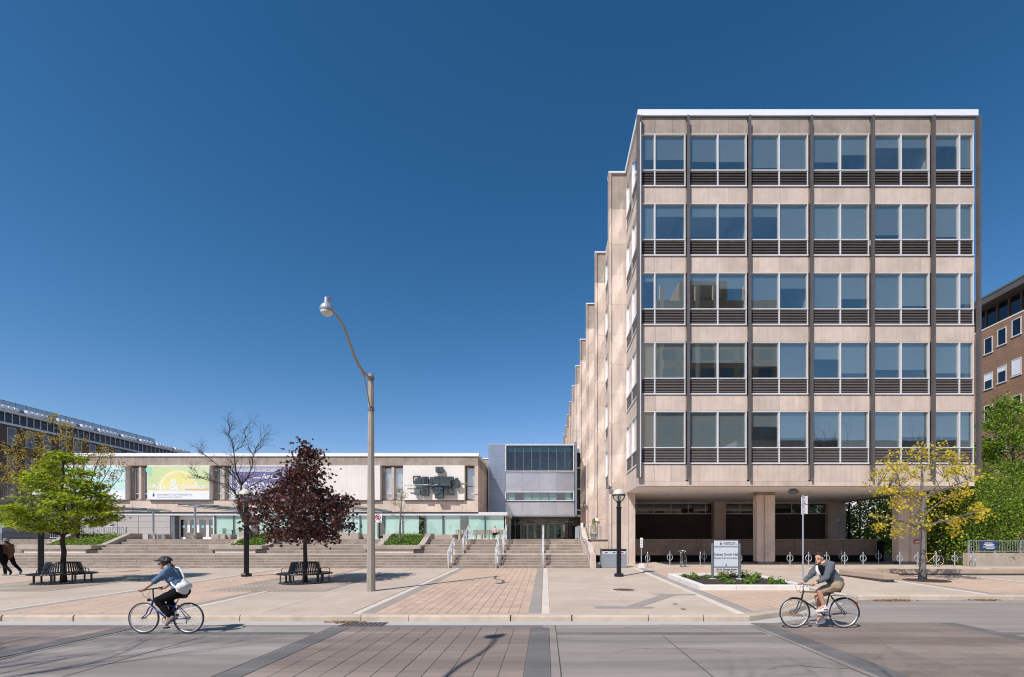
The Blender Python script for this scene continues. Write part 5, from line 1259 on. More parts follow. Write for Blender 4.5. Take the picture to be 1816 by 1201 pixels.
# ---------------------------------------------------------------- terrace furniture
def cube(x0, x1, y0, y1, Y, label, top=None):
    z0 = 2.076; tag(MB().box(PX(x0,Y),PX(x1,Y),Y,Y+.8,z0,PZ(y0,Y)).build('seat_block', M['planter'], bevel=.02), label, 'seat block', 'concrete seat blocks on the terrace')
for a, b, yt, Y, lab in ((328.5,347,944.5,37,'in front of the left glass doors'),(277,292,947.5,38,'left of the white doors beside the canopy post'),(262,275,947.5,38,'behind the canopy post at the grey panels'),(374,388,947.5,37,'right of the white doors'),(389,399,948,37,'left of the small green table'),(399.5,409,948,37.2,'under the small green table'),(423,433,944,37,'just left of the left lamp post'),(600,636,944.5,36.5,'half hidden by the red maple'),(640,652,947,37,'left of the concrete street lamp'),(679,700,947.5,37,'right of the no stopping sign'),(769,803,948,36.6,'right of the planter with the thin tree')):
    cube(a, b, yt, 955, Y, 'square concrete seat block '+lab)
def tbench(x0, x1, Y, label, rz=0):
    t = thing('terrace_bench', label, 'bench', (PX((x0+x1)/2,Y),Y,2.076), 'timber benches on the terrace', rz); L = (x1-x0)*Y/F/2
    for i in range(4): MB().box(-L,L,-.1+i*.13,.02+i*.13,.42,.47).build('seat_slat', M['wood'], t, local=True)
    for i in range(3): MB().obox((0,.46+i*.03,.58+i*.13),(2*L,.04,.11)).build('back_slat', M['wood'], t, local=True)
    for sx in (-L+.2, L-.35): MB().box(sx,sx+.15,-.08,.42,0,.42).box(sx+.03,sx+.12,.43,.50,.0,.9).build('leg', M['planter'], t, local=True)
tbench(838, 859, 46.3, 'grey timber bench on the terrace left of the seated woman'); tbench(861, 892, 46.3, 'grey timber bench on the terrace with a seated woman'); tbench(800, 822, 45, 'angled grey timber bench on the terrace behind the left handrail', R(-28))
tb = thing('garden_table', 'small green steel table on the terrace left of the left lamp post', 'table', (PX(412,38),38,2.076))
c = Vector((PX(412,38),38,2.076)); MB().lathe(c,[(.40,.70),(.40,.73)],20).build('tabletop', M['table_green'], tb); MB().lathe(c,[(.25,0),(.04,.05),(.04,.70)],12).build('pedestal', M['table_green'], tb)
def chair(x, Y, rz, label):
    t = thing('garden_chair', label, 'chair', (PX(x,Y),Y,2.076), 'green steel chairs on the terrace', rz)
    MB().box(-.2,.2,-.2,.2,.43,.45).build('seat', M['table_green'], t, local=True); b = MB()
    for i in range(5): MB().box(-.19+i*.085,-.15+i*.085,.19,.205,.45,.85).build('back_slat', M['table_green'], t, local=True)
    MB().tube([(-.2,.2,.44),(-.2,.2,.86),(.2,.2,.86),(.2,.2,.44)], .014, 6).build('back_frame', M['table_green'], t, local=True)
    for px_, py_ in ((-.19,-.19),(.19,-.19),(-.19,.19),(.19,.19)): MB().tube([(px_,py_,.44),(px_*1.15,py_*1.15,0)], .013, 6).build('leg', M['table_green'], t, local=True)
chair(402.5,38,R(90),'green steel chair left of the small terrace table'); chair(421,38,R(-80),'green steel chair right of the small terrace table')
cabx = lambda x: PX(x,33.8)
cb = thing('utility_cabinet', 'grey metal cabinet with a sloping lid at the far left of the terrace', 'cabinet', (cabx(8),33.6,2.0))
MB().prism([(cabx(-25),PZ(946,33.5)),(cabx(12),PZ(946,33.5)),(cabx(12),PZ(937,33.5)),(cabx(-25),PZ(937,33.5))],33.5,36).prism([(33.5,PZ(937,33.5)+.002),(34.1,PZ(930,33.5)),(36,PZ(930,33.5)),(36,PZ(937,33.5)+.002)],cabx(-25),cabx(12),'x').build('housing', M['bin'], cb)
MB().box(cabx(-26),cabx(20),33.2,36.4,1.9,PZ(946,33.5)-.003).build('base', M['steel_dark'], cb)
def canopy(x0, x1, ya, yb, posts, Y, label):
    t = thing('glass_canopy', label, 'canopy', (PX((x0+x1)/2,Y),Y,2.076), 'tilted glass canopies on the terrace')
    za, zb_ = PZ(ya,Y), PZ(yb,Y); X0, X1 = PX(x0,Y), PX(x1,Y)
    n = max(2, int((X1-X0)/1.6))
    for i in range(n):
        fa, fb_ = i/n, (i+1)/n
        MB().add([(X0+(X1-X0)*fa+.02,Y-1.2,za+(zb_-za)*fa-.1),(X0+(X1-X0)*fb_-.02,Y-1.2,za+(zb_-za)*fb_-.1),(X0+(X1-X0)*fb_-.02,Y+1.4,za+(zb_-za)*fb_+.15),(X0+(X1-X0)*fa+.02,Y+1.4,za+(zb_-za)*fa+.15)],[(0,1,2,3)]).build('pane', M['glass_canopy'], t, recalc=False)
        xb = X0+(X1-X0)*fa; zz = za+(zb_-za)*fa
        MB().add([(xb-.03,Y-1.25,zz-.19),(xb+.03,Y-1.25,zz-.19),(xb+.03,Y+1.4,zz+.06),(xb-.03,Y+1.4,zz+.06),(xb-.03,Y-1.25,zz-.11),(xb+.03,Y-1.25,zz-.11),(xb+.03,Y+1.4,zz+.14),(xb-.03,Y+1.4,zz+.14)],[(0,3,2,1),(4,5,6,7),(0,1,5,4),(1,2,6,5),(2,3,7,6),(3,0,4,7)]).build('rafter', M['canopy_steel'], t)
    for dy, dz in ((-1.2,-.22),(0,-.12),(1.35,0)): MB().tube([(X0,Y+dy,za+dz),(X1,Y+dy,zb_+dz)], .06, 6).build('beam', M['canopy_steel'], t)
    for xp in posts:
        f = (xp-x0)/(x1-x0); MB().tube([(PX(xp,Y),Y,2.08),(PX(xp,Y),Y,za+(zb_-za)*f-.1)], .085, 10).build('post', M['steel'], t)
canopy(190, 282, 900, 905, (272,), 42, 'glass canopy with a steel post behind the green maple'); canopy(335, 470, 894, 907, (346,), 42, 'glass canopy with a steel post left of the left lamp post'); canopy(566, 686, 892, 906, (626.5,), 42, 'glass canopy behind the red maple and the street lamp')
# ---------------------------------------------------------------- trees
def bez(a, b, c, n=6): return [a*(1-t)**2 + b*2*t*(1-t) + c*t*t for t in [i/n for i in range(n+1)]]
def leafy_tree(name, label, group, base, H, first, tr, env, ntips, nleaf, lsize, leaves, wood, seed, clump=(.28,.28,.12), up=.8, nv=10, inner=.35, droop=0, lean=(0,0), wob=.45):
    rg = random.Random(seed); base = Vector(base)
    t = thing(name, label, 'tree', base, group)
    wb = MB(); n = 12
    tp = [base + Vector((lean[0]*(i/n)**1.5 + rg.gauss(0,.012)*i*.4, lean[1]*(i/n) + rg.gauss(0,.012)*i*.4, H*.95*i/n)) for i in range(n+1)]
    tr_ = [tr*(1.25 if i == 0 else 1)*(1-.93*(i/n)**1.1)+.006 for i in range(n+1)]
    wb.tube(tp, tr_, 10)
    def trunk_at(h):
        f = min(max(h/(H*.95),0),.999)*n; i = int(f); return tp[i].lerp(tp[i+1], f-i), tr_[i]
    def env_r(f):
        for (a, ra), (b, rb_) in zip(env[:-1], env[1:]):
            if a <= f <= b: return ra + (rb_-ra)*(f-a)/(b-a)
        return 0
    tips = []; prim = []
    tries = 0
    while len(tips) < ntips and tries < 20000:
        tries += 1
        f = rg.uniform(env[0][0], env[-1][0]); r = env_r(f)
        if rg.random() > r/max(e[1] for e in env)+.08: continue
        a = rg.uniform(0, 6.283); q = r*(inner+(1-inner)*math.sqrt(rg.random()))
        q *= 1 + wob*noise.noise((math.cos(a)*1.3+seed, math.sin(a)*1.3, f*4))
        tips.append((f, a, q))
    tips.sort(key=lambda s: -s[2])
    ends = []
    for k, (f, a, q) in enumerate(tips):
        h = f*H; c, _ = trunk_at(h); tip = c + Vector((q*math.cos(a), q*math.sin(a), 0)); tip.z = base.z + h - droop*q
        if k < 16 or q < .35 or not prim:
            hs = max(first, min(h - q*rg.uniform(.35,.8), H*.9)); s, rad = trunk_at(hs)
            mid = s.lerp(tip, .5) + Vector((rg.gauss(0,.06), rg.gauss(0,.06), rg.uniform(-.02,.12)*q))
            pts = bez(s, mid, tip); prim.append(pts); r0 = min(rad*.42, .022+.008*q)
        else:
            best = min(((p, i) for p in prim for i in range(1, len(p)-1)), key=lambda s: (s[0][s[1]]-tip).length)
            s = best[0][best[1]]; mid = s.lerp(tip, .5) + Vector((rg.gauss(0,.05), rg.gauss(0,.05), .08)); pts = bez(s, mid, tip, 4); r0 = .014
        m = len(pts); wb.tube(pts, [max(.004, r0*(1-.85*i/(m-1))) for i in range(m)], 5, False); ends.append((tip, pts))
    wb.build('trunk', wood, t, recalc=False, smooth=True)
    lb = MB()
    for tip, pts in ends:
        m = int(nleaf*rg.uniform(.55,1.35))
        def smp():
            p = tip if rg.random() < .75 else pts[rg.randrange(len(pts)//2, len(pts))]
            return p + Vector((rg.gauss(0,clump[0]), rg.gauss(0,clump[1]), rg.gauss(0,clump[2])))
        leaf_patch(lb, rg, m, smp, lsize, up, nv)
    cr = lb.build('crown', leaves, t, recalc=False); cr['kind'] = 'stuff'
    return t
def bare_tree(name, label, group, base, segs, wood, seed, depth=5, twig=.012, len0=1.0, up=.25, leaves=None, nleaf=0, lsize=.05, spread=.6, lean=0):
    rg = random.Random(seed); t = thing(name, label, 'tree', base, group); base = Vector(base)
    wb = MB(); tb = MB(); tips = []
    def grow(p, d, L, r, lev):
        n = 5; pts = [p]; q = p; dd = d.copy()
        for i in range(n):
            dd = (dd + Vector((rg.gauss(0,.11), rg.gauss(0,.11), rg.gauss(0,.07)+up*.10))).normalized(); q = q + dd*L/n; pts.append(q)
        r1 = r*.55
        (wb if lev < 2 else tb).tube(pts, [max(.003, r+(r1-r)*i/n) for i in range(n+1)], 6 if lev < 2 else 4, False)
        tips.append((pts[-1], lev))
        if lev >= depth: return
        k = rg.choice((3,4,4,5)) if lev else segs
        for j in range(k):
            i = rg.randrange(2, n+1) if j else n
            a = rg.uniform(0, 6.283); ax = dd.orthogonal().normalized(); ax = Matrix.Rotation(a,3,dd) @ ax
            nd_ = (dd + ax*rg.uniform(.5,1.2)*spread/.6 + Vector((0,0,up*.4))).normalized()
            grow(pts[i], nd_, L*rg.uniform(.55,.8)*len0, max(.003, (r+(r1-r)*i/n)*rg.uniform(.5,.75)), lev+1)
    return t, wb, tb, tips, grow, rg
def finish_bare(t, wb, tb, wood, tips, leaves=None, nleaf=0, lsize=.05, rg=None, cl=.12, minlev=3, up=.3, nv=5):
    wb.build('trunk', wood, t, recalc=False, smooth=True); o = tb.build('branches', wood, t, recalc=False); o['kind'] = 'stuff'
    if leaves:
        lb = MB()
        for p, lev in tips:
            if lev >= minlev: leaf_patch(lb, rg, nleaf, lambda: p + Vector((rg.gauss(0,cl),rg.gauss(0,cl),rg.gauss(0,cl))), lsize, up, nv)
        lb.build('crown', leaves, t, recalc=False)['kind'] = 'stuff'

# green maple at left
gm_z = g(19.2)
leafy_tree('maple_tree', 'bushy bright green maple growing through the round bench at left', None, (-19.3,19.2,gm_z), 5.25, 1.9, .095,
    [(.40,.9),(.45,1.7),(.53,1.95),(.62,1.65),(.72,1.30),(.80,.95),(.88,.5),(.95,.34),(1.0,.10)], 118, 92, .070, G1, M['bark_dark'], 11, clump=(.19,.19,.055), up=1.1, inner=.30)
leafy_tree('maple_tree', 'dark red maple growing through the round bench left of the street lamp', None, (-9.67,19.3,g(19.3)), 5.60, 1.75, .085,
    [(.30,.8),(.35,1.55),(.43,2.0),(.53,2.0),(.62,1.75),(.69,1.2),(.77,.72),(.87,.48),(.95,.32),(1.0,.06)], 175, 46, .082, G2, M['bark_dark'], 21, clump=(.21,.21,.14), up=.35, inner=.25)
leafy_tree('spring_maple_tree', 'young tree with sparse yellow spring leaves by the low seat wall at right', None, (PX(1636,20.1),20.1,g(20.1)), 6.0, 2.2, .13,
    [(.32,.9),(.38,1.75),(.46,1.9),(.52,1.6),(.60,1.5),(.68,1.85),(.74,1.9),(.80,1.5),(.88,1.3),(.98,.5)], 135, 30, .058, G3, M['bark_grey'], 33, clump=(.13,.13,.085), up=.3, inner=.5, nv=10)
# mulch under it
ty = 20.1; tag(MB().lathe((PX(1640,ty),ty-.05,g(ty)+.016),[(.85,0),(.8,.02),(.3,.05)],20).build('tree_pit', M['soil']), 'dark mulch pit at the foot of the yellow-leaved tree', 'tree pit')
# bare tree in the middle planter
t, wb, tb, tips, grow, rg = bare_tree('bare_tree', 'bare spreading tree behind the left lamp post in the middle planter', None, (-20.4,33.2,1.9), 5, M['bark_dark'], 5)
P0 = Vector((-20.4,33.2,1.9)); Pf = lambda x, y, dy: P(x, y, 33.2+dy)
wb.tube([P0, Vector((-20.4,33.2,2.5)), Pf(430,918,0), Pf(421,897,0)], [.13,.11,.10,.09], 8, False)
def limb(pix, r0, r1, sub, L, lev0=2):
    pts = [Pf(*p) for p in pix]; m = len(pts); wb.tube(pts, [r0+(r1-r0)*i/(m-1) for i in range(m)], 6, False)
    for i in range(1, m):
        for s in range(sub):
            f = rg.random(); q = pts[i-1].lerp(pts[i], f); d = (pts[i]-pts[i-1]).normalized(); ax = Matrix.Rotation(rg.uniform(0,6.28),3,d) @ d.orthogonal().normalized()
            grow(q, (d*.8+ax*rg.uniform(.5,.9)+Vector((0,0,.15))).normalized(), L*rg.uniform(.5,1.1), .022*(1-.5*i/m)+.004, lev0)
depth_keep = 3
def bare_mid():
    limb([(430,918,0),(421,880,.2),(405,860,.5),(370,852,.8),(350,846,1.0)], .055, .02, 4, .75, 3)
    limb([(432,915,0),(424,885,-.2),(412,870,-.4),(375,850,-.6),(342,842,-.8)], .05, .015, 4, .7, 3)
    limb([(428,860,0),(415,845,0),(390,828,.3),(365,808,.5),(352,800,.6)], .045, .014, 4, .8, 3)
    limb([(430,918,0),(427,880,0),(428,860,0),(418,835,.1),(416,812,.2),(412,786,.2),(404,768,.3),(412,752,.3)], .07, .014, 4, .8, 3)
    limb([(428,862,0),(440,846,-.3),(447,826,-.4),(449,806,-.5),(459,786,-.6),(468,775,-.6)], .045, .012, 4, .75, 3)
    limb([(430,872,0),(445,862,.4),(465,852,.8),(490,846,1.0)], .04, .012, 4, .7, 3)
    limb([(430,890,0),(445,882,-.4),(468,874,-.7),(486,866,-.9)], .04, .012, 4, .7, 3)
    limb([(416,800,.2),(428,792,.4),(436,775,.5),(432,762,.6)], .03, .01, 2, .7, 3)
bare_mid(); finish_bare(t, wb, tb, M['bark_dark'], tips)
# thin young tree in the right planter
t, wb, tb, tips, grow, rg = bare_tree('young_tree', 'thin young bare tree with first buds in the planter right of the street lamp', None, (PX(708,32.5),32.5,1.9), 3, M['bark_grey'], 8)
b0 = Vector((PX(710,32.5),32.5,1.9)); tip_ = P(713,868,32.5)
wb.tube([b0, P(709,940,32.5), P(711,905,32.5), P(712,885,32.5), tip_], [.085,.07,.045,.025,.008], 8, False)
for i in range(26):
    f = rg.uniform(.3,1); q = P(710,955-87*f,32.5); a = rg.uniform(0,6.28)
    grow(q, Vector((math.cos(a),math.sin(a),.45)).normalized(), .75*(1.25-f), .012, 4)
finish_bare(t, wb, tb, M['bark_grey'], tips, G5, 3, .035, rg, .06, 4)
# golden tree and bare shrubs at far left
t, wb, tb, tips, grow, rg = bare_tree('golden_tree', 'tall tree with golden spring leaves behind the green maple', None, (-33.0,33.6,1.9), 7, M['bark_dark'], 14, depth=4, up=1.4)
wb.tube([(-33,33.6,1.8),(-32.9,33.6,2.8),(-32.8,33.6,4.2),(-32.7,33.6,5.4)], [.26,.22,.16,.12], 8, False)
for i, (x, y) in enumerate(((100,768),(112,778),(82,800),(128,790),(150,812),(172,820),(196,828),(40,806),(10,815),(55,795),(-30,830),(20,850),(75,830),(212,848),(-10,858),(30,826))):
    s = Vector((-32.8,33.6,2.6+.18*(i%8))); e = P(x, y, 33.6+rg.uniform(-1.2,1.2)); pts = bez(s, s.lerp(e,.5)+Vector((0,0,-.35)), e, 6)
    wb.tube(pts, [.06*(1-.85*q/6)+.006 for q in range(7)], 5, False)
    for q in (2,3,4,4,5,5,6,6):
        d = (pts[q]-pts[q-1]).normalized(); ax = Matrix.Rotation(rg.uniform(0,6.28),3,d) @ d.orthogonal().normalized()
        grow(pts[q], (d*1.1+ax*.6+Vector((0,0,.5))).normalized(), .75, .016, 3)
finish_bare(t, wb, tb, M['bark_dark'], tips, G5, 11, .07, rg, .13, 3, up=-.1, nv=4)
def thicket(x, Y, z, h, label, seed, wood, leaves=None):
    t, wb, tb, tips, grow, rg = bare_tree('bare_shrub', label, 'bare shrubs at the left end of the terrace', (x,Y,z), 6, wood, seed, depth=4, up=.9)
    for i in range(13):
        a = rg.uniform(0,6.28); grow(Vector((x+.3*math.cos(a),Y+.3*math.sin(a),z)), Vector((.45*math.cos(a),.45*math.sin(a),1)).normalized(), h*.5*rg.uniform(.7,1.1), .035, 2)
    finish_bare(t, wb, tb, wood, tips, leaves, 2, .06, rg, .1, 3)
thicket(PX(20,40), 40, 2.08, 6.6, 'tangled grey bare shrub at the left edge behind the grey cabinet', 41, M['bark_grey'])
thicket(PX(70,42), 42, 2.08, 6.4, 'tangled grey bare shrub behind the railing at left', 42, M['bark_grey'])
thicket(PX(-30,41), 41, 2.08, 6.8, 'tangled bare shrub cut by the left edge of the view', 43, M['bark_grey'])
leafy_tree('low_shrub', 'low dark shrub behind the tall dark lamp post at left', None, (PX(30,44),44,2.0), 3.2, .3, .06, [(.05,1.6),(.4,2.6),(.8,1.8),(1,.4)], 60, 60, .09, [G4[2],M['bark_dark'],G4[2]], M['bark_dark'], 44, clump=(.4,.4,.3), nv=4)

# trees, shrubs and hedge at right
def bush(name, label, x, Y, z, H, env, n, nl, ls, seed, leaves=G4, tr=.12, first=.3, nv=5, clump=(.42,.42,.30), up=.5):
    leafy_tree(name, label, 'trees and shrubs behind the right railing', (x,Y,z), H, first, tr, env, n, nl, ls, leaves, M['bark_dark'], seed, clump=clump, up=up, inner=.35, nv=nv, wob=.3)
E = [(.04,1.2),(.2,1.7),(.6,1.6),(.85,1.1),(1,.3)]
def sc_(e, k): return [(a, r*k) for a, r in e]
bush('hedge_shrub', 'dense green shrub over the blue banner at right', 27.0, 30.2, 1.0, 5.6, sc_(E,1.0), 110, 100, .065, 51)
bush('hedge_shrub', 'dense green shrub at the right edge above the railing', 29.4, 30.4, 1.0, 5.8, sc_(E,1.05), 110, 100, .065, 52)
bush('hedge_shrub', 'dense green shrub beyond the right edge of the railing', 32.0, 30.6, 1.0, 5.2, sc_(E,1.0), 60, 80, .07, 53)
bush('hedge_shrub', 'dark shrub in the shade left of the retaining wall', 25.2, 30.6, .5, 4.6, sc_(E,1.05), 80, 80, .075, 54)
bush('hedge_shrub', 'dark shrub deep in the shade under the tall block', 27.3, 35.5, .5, 4.6, sc_(E,1.2), 70, 80, .085, 55)
bush('hedge_shrub', 'shady shrub glimpsed between the columns at right', 30.2, 40.5, .5, 6.0, sc_(E,1.4), 80, 80, .10, 56)
bush('shade_tree', 'thin trunked shady tree seen between the columns', 26.6, 42.0, .5, 8.5, [(.35,1.4),(.5,2.2),(.8,2.0),(1,.6)], 70, 55, .09, 57, tr=.14, first=2.5)
bush('green_tree', 'fresh green tree in front of the brick building at right', 33.2, 34.0, .6, 11.6, [(.15,1.6),(.3,2.2),(.5,2.4),(.7,2.3),(.88,1.8),(1,.7)], 190, 150, .08, 58, tr=.17, first=2.0, clump=(.32,.32,.2))
bush('green_tree', 'light green tree cut by the right edge of the view', 36.0, 33.2, .6, 12.6, [(.15,1.5),(.3,2.1),(.5,2.4),(.7,2.4),(.88,1.9),(1,.7)], 190, 150, .08, 59, leaves=[G4[1],G1[1],G1[0]], tr=.17, first=2.0, clump=(.32,.32,.2))
bush('green_tree', 'darker green tree close behind the tall block corner', 30.2, 35.6, .6, 8.0, [(.12,1.4),(.3,1.9),(.5,2.0),(.75,1.6),(1,.4)], 130, 120, .085, 60, tr=.15, first=1.5, clump=(.36,.36,.25))
for k, (x, y, h) in enumerate(((29.5,48,8.5),(33.5,51,9.5),(37.5,47,8),(40.5,52,10))):
    bush('background_tree', ('dark leafy tree far behind the columns','large leafy tree far behind the shady shrub','leafy tree behind the hedge near the brick building','tall leafy tree close to the brick building')[k], x, y, .4, h, sc_(E,2.0), 100, 70, .14, 80+k, clump=(.6,.6,.4))
# small evergreens on the terrace by the tall block
def cone_shrub(x, Y, H, label, seed):
    t = thing('evergreen_shrub', label, 'shrub', (x,Y,2.08), 'small evergreens on the terrace'); rg = random.Random(seed); b = MB()
    MB().lathe((x,Y,2.08),[(.2,0),(.28,.4),(.26,.42)],14).build('pot', M['steel_dark'], t)
    def smp():
        f = rg.random()**.8; a = rg.uniform(0,6.28); r = .34*(1-f*.75)*math.sqrt(rg.uniform(.3,1)); return Vector((x+r*math.cos(a), Y+r*math.sin(a), 2.45+f*H))
    leaf_patch(b, rg, 1300, smp, .035, .8, 4); b.build('foliage', G4, t, recalc=False)['kind'] = 'stuff'
cone_shrub(PX(1036,36.5), 36.5, .75, 'smaller round evergreen on the terrace beside the white box', 3); cone_shrub(PX(1053,36.5), 36.5, 1.2, 'taller pointed evergreen on the terrace by the stone piers', 4)
tag(MB().box(PX(1030,36.3),PX(1034.5,36.3),36.3,36.5,2.08,PZ(927.5,36.3)).build('white_box', M['white'], bevel=.01), 'narrow white box on the terrace left of the evergreens', 'box')
# across the street: their shadows fall on the road and they are mirrored in the glass
def street_tree(x, y, L, r, label, seed, depth=4):
    t, wb, tb, tips, grow, rg = bare_tree('bare_street_tree', label, 'bare trees across the street', (x,y,.1), 6, M['bark_dark'], seed, depth=depth, up=.5)
    grow(Vector((x,y,.1)), Vector((0,0,1)), L, r, 0); finish_bare(t, wb, tb, M['bark_dark'], tips)
street_tree(-11.5, -.6, 5.0, .2, 'bare tree on the near side left of the view, known by its shadow', 71)
street_tree(-1.6, -2.4, 5.4, .2, 'bare tree behind the camera, known by its shadow on the road', 72)
street_tree(38.5, -9, 7.5, .62, 'large bare tree mirrored in the lowest row of windows', 73)
street_tree(46, -10, 8.0, .35, 'bare tree across the street mirrored right of the largest one', 74)

# ---------------------------------------------------------------- bicycles
def bicycle(name, label, base, rotz, c, frame_m, fenders=False, rack=False, light=False, rimw=.012, group=None, lite=False):
    t = thing(name, label, 'bicycle', base, group, rotz); wr = c['r']
    V = lambda u, w, v=0: (u, v, w)
    fh, rh, bb, ht, hb, st = c['fh'], c['rh'], c['bb'], c['ht'], c['hb'], c['st']
    for h in (fh, rh):
        wobj = MB().ring(V(h[0], wr), wr-.016, .017, n=40, m=8).build('tyre', M['tyre'], t, local=True, smooth=True)
        MB().ring(V(h[0], wr), wr-.038, rimw, n=40, m=6).build('rim', M['rim'], wobj, local=True, smooth=True)
        sp = MB()
        for i in range(28):
            a = 2*math.pi*i/28; s = .03 if i % 2 else -.03
            sp.tube([(h[0]+.02*math.cos(a+.5), s, wr+.02*math.sin(a+.5)), (h[0]+(wr-.045)*math.cos(a), 0, wr+(wr-.045)*math.sin(a))], .0013, 3, False)
        so = sp.build('spokes', M['chrome'], wobj, local=True, recalc=False); so['kind'] = 'stuff'
        MB().tube([V(h[0],wr,-.05),V(h[0],wr,.05)], .022, 10).build('hub', M['chrome'], wobj, local=True)
    fb_ = MB(); fb_.tube([V(*ht),V(*hb)], .020, 10).tube([V(*hb),V(*bb)], .018, 10).tube([V(*st),V(*bb)], .016, 10)
    tt = c.get('tt', st); fb_.tube([V(ht[0]+.005,ht[1]-.03),V(*tt)], .015, 10)
    for v in (-.055,.055): fb_.tube([V(rh[0],wr,v),V(st[0]+.02,st[1]-.05,v*.3)], .009, 8).tube([V(rh[0],wr,v),V(bb[0]+.03,bb[1],v*.6)], .010, 8)
    fb_.tube([V(bb[0],bb[1],-.04),V(bb[0],bb[1],.04)], .025, 12)
    fr = fb_.build('frame', M[frame_m], t, local=True, smooth=True)
    fk = MB(); 
    for v in (-.055,.055): fk.tube([V(hb[0]-.005,hb[1]-.01,v*.5),V(hb[0]-.03,hb[1]-.06,v),V((hb[0]+fh[0])/2-.0,(hb[1]+wr)/2-.05,v),V(fh[0]+.01,wr+.02,v),V(fh[0],wr,v)], [.013,.014,.012,.009,.008], 8)
    fk.build('fork', M[frame_m], t, local=True, smooth=True)
    bar = c['bar']; hw = c['hw']
    hb_ = MB().tube([V(ht[0],ht[1]-.02),V(ht[0]-.01,ht[1]+(bar[1]-ht[1])*.7),V(bar[0]+.02,bar[1]-.01),V(*bar)], .013, 8)
    sw = c.get('sweep',.05)
    hb_.tube([V(bar[0]+sw,bar[1]+.01,-hw),V(bar[0]+sw*.4,bar[1]+.005,-hw*.55),V(bar[0],bar[1],0),V(bar[0]+sw*.4,bar[1]+.005,hw*.55),V(bar[0]+sw,bar[1]+.01,hw)], .0125, 8)
    ho = hb_.build('handlebar', M['black_matt' if light else 'chrome'], t, local=True, smooth=True)
    for s in (-1,1):
        MB().tube([V(bar[0]+sw,bar[1]+.01,s*(hw+.005)),V(bar[0]+sw*.55,bar[1]+.007,s*(hw-.11))], .017, 8).build('grip', M['black_matt'], ho, local=True)
        MB().tube([V(bar[0]+sw*.2,bar[1]-.01,s*(hw-.14)),V(bar[0]-.03,bar[1]-.03,s*(hw-.09)),V(bar[0]-.03,bar[1]-.035,s*(hw-.02))], .006, 6).build('brake_lever', M['chrome'], ho, local=True)
        MB().tube([V(bar[0]-.02,bar[1]-.02,s*(hw-.12)),V(bar[0]-.13,bar[1]-.02,s*.12),V(bar[0]-.13,bar[1]-.14,s*.06),V(ht[0]-.04,ht[1]-.06,s*.02)], .004, 5).build('cable', M['black_matt'], ho, local=True)
    sd = c['sd']
    so = MB().tube([V(st[0],st[1]-.01),V(sd[0]-.02,sd[1]-.04)], .013, 8).build('seat_post', M['chrome'], t, local=True)
    sb = MB(); sb.add([V(sd[0]-.15,sd[1],-.02),V(sd[0]-.15,sd[1],.02),V(sd[0]+.03,sd[1]-.0,.05),V(sd[0]+.12,sd[1]+.015,.085),V(sd[0]+.12,sd[1]+.015,-.085),V(sd[0]+.03,sd[1],-.05),
                V(sd[0]-.14,sd[1]-.03,-.015),V(sd[0]-.14,sd[1]-.03,.015),V(sd[0]+.03,sd[1]-.05,.035),V(sd[0]+.11,sd[1]-.05,.06),V(sd[0]+.11,sd[1]-.05,-.06),V(sd[0]+.03,sd[1]-.05,-.035)],
                [(0,1,2,5),(2,3,4,5),(11,8,7,6),(11,10,9,8)]+[(i,6+i,6+(i+1)%6,(i+1)%6) for i in range(6)])
    sb.build('saddle', M['black_matt'], t, local=True, bevel=.008)
    ca = c.get('crank',90); cr = MB().ring(V(*bb,-.05), .085, .006, n=28, m=4)
    for i in range(5): cr.tube([V(*bb,-.05),V(bb[0]+.085*math.cos(i*1.257),bb[1]+.085*math.sin(i*1.257),-.05)], .007, 5)
    co = cr.build('chainring', M['steel_dark'], t, local=True)
    for s, off in ((-1,0),(1,180)):
        a = R(ca+off); e = (bb[0]+.17*math.cos(a), bb[1]+.17*math.sin(a))
        ck = MB().tube([V(*bb,s*.065),V(e[0],e[1],s*.085)], .011, 6).build('crank', M['chrome'], t, local=True)
        MB().obox(V(e[0],e[1],s*.135),(.095,.09,.022)).build('pedal', M['black_matt'], ck, local=True)
    chn = MB(); chn.tube([V(bb[0],bb[1]+.082,-.05),V(rh[0],wr+.035,-.05)], .005, 4).tube([V(bb[0],bb[1]-.082,-.05),V(rh[0]-.03,wr-.1,-.05),V(rh[0],wr-.035,-.05)], .005, 4)
    chn.build('chain', M['steel_dark'], co, local=True)
    MB().ring(V(rh[0],wr,-.045), .035, .012, n=18, m=5).build('sprocket', M['steel_dark'], t, local=True)
    if not fenders: MB().obox(V(rh[0]-.01,wr-.08,-.05),(.02,.015,.07)).build('derailleur', M['steel_dark'], t, local=True)
    if fenders:
        for h, a0, a1 in ((fh,-20,110),(rh,-15,150)):
            f = MB(); n = 18
            for i in range(n):
                t0, t1 = R(a0+(a1-a0)*i/n), R(a0+(a1-a0)*(i+1)/n); r = wr+.012
                e = lambda q, v, rr: (h[0]+rr*math.cos(q), v, wr+rr*math.sin(q))
                f.poly([e(t0,-.03,r-.012),e(t1,-.03,r-.012),e(t1,0,r+.006),e(t0,0,r+.006)]).poly([e(t0,0,r+.006),e(t1,0,r+.006),e(t1,.03,r-.012),e(t0,.03,r-.012)])
            mg = f.build('mudguard', M[frame_m], t, local=True, recalc=False)
            q = R(a0+8); 
            for v in (-.04,.04): MB().tube([V(h[0],wr,v),(h[0]+(wr+.01)*math.cos(q),v*.6,wr+(wr+.01)*math.sin(q))], .004, 5).build('stay', M['chrome'], mg, local=True)
        MB().obox(V(rh[0]+wr*.83,wr*1.63),(.04,.05,.06)).build('rear_reflector', M['red'], t, local=True)
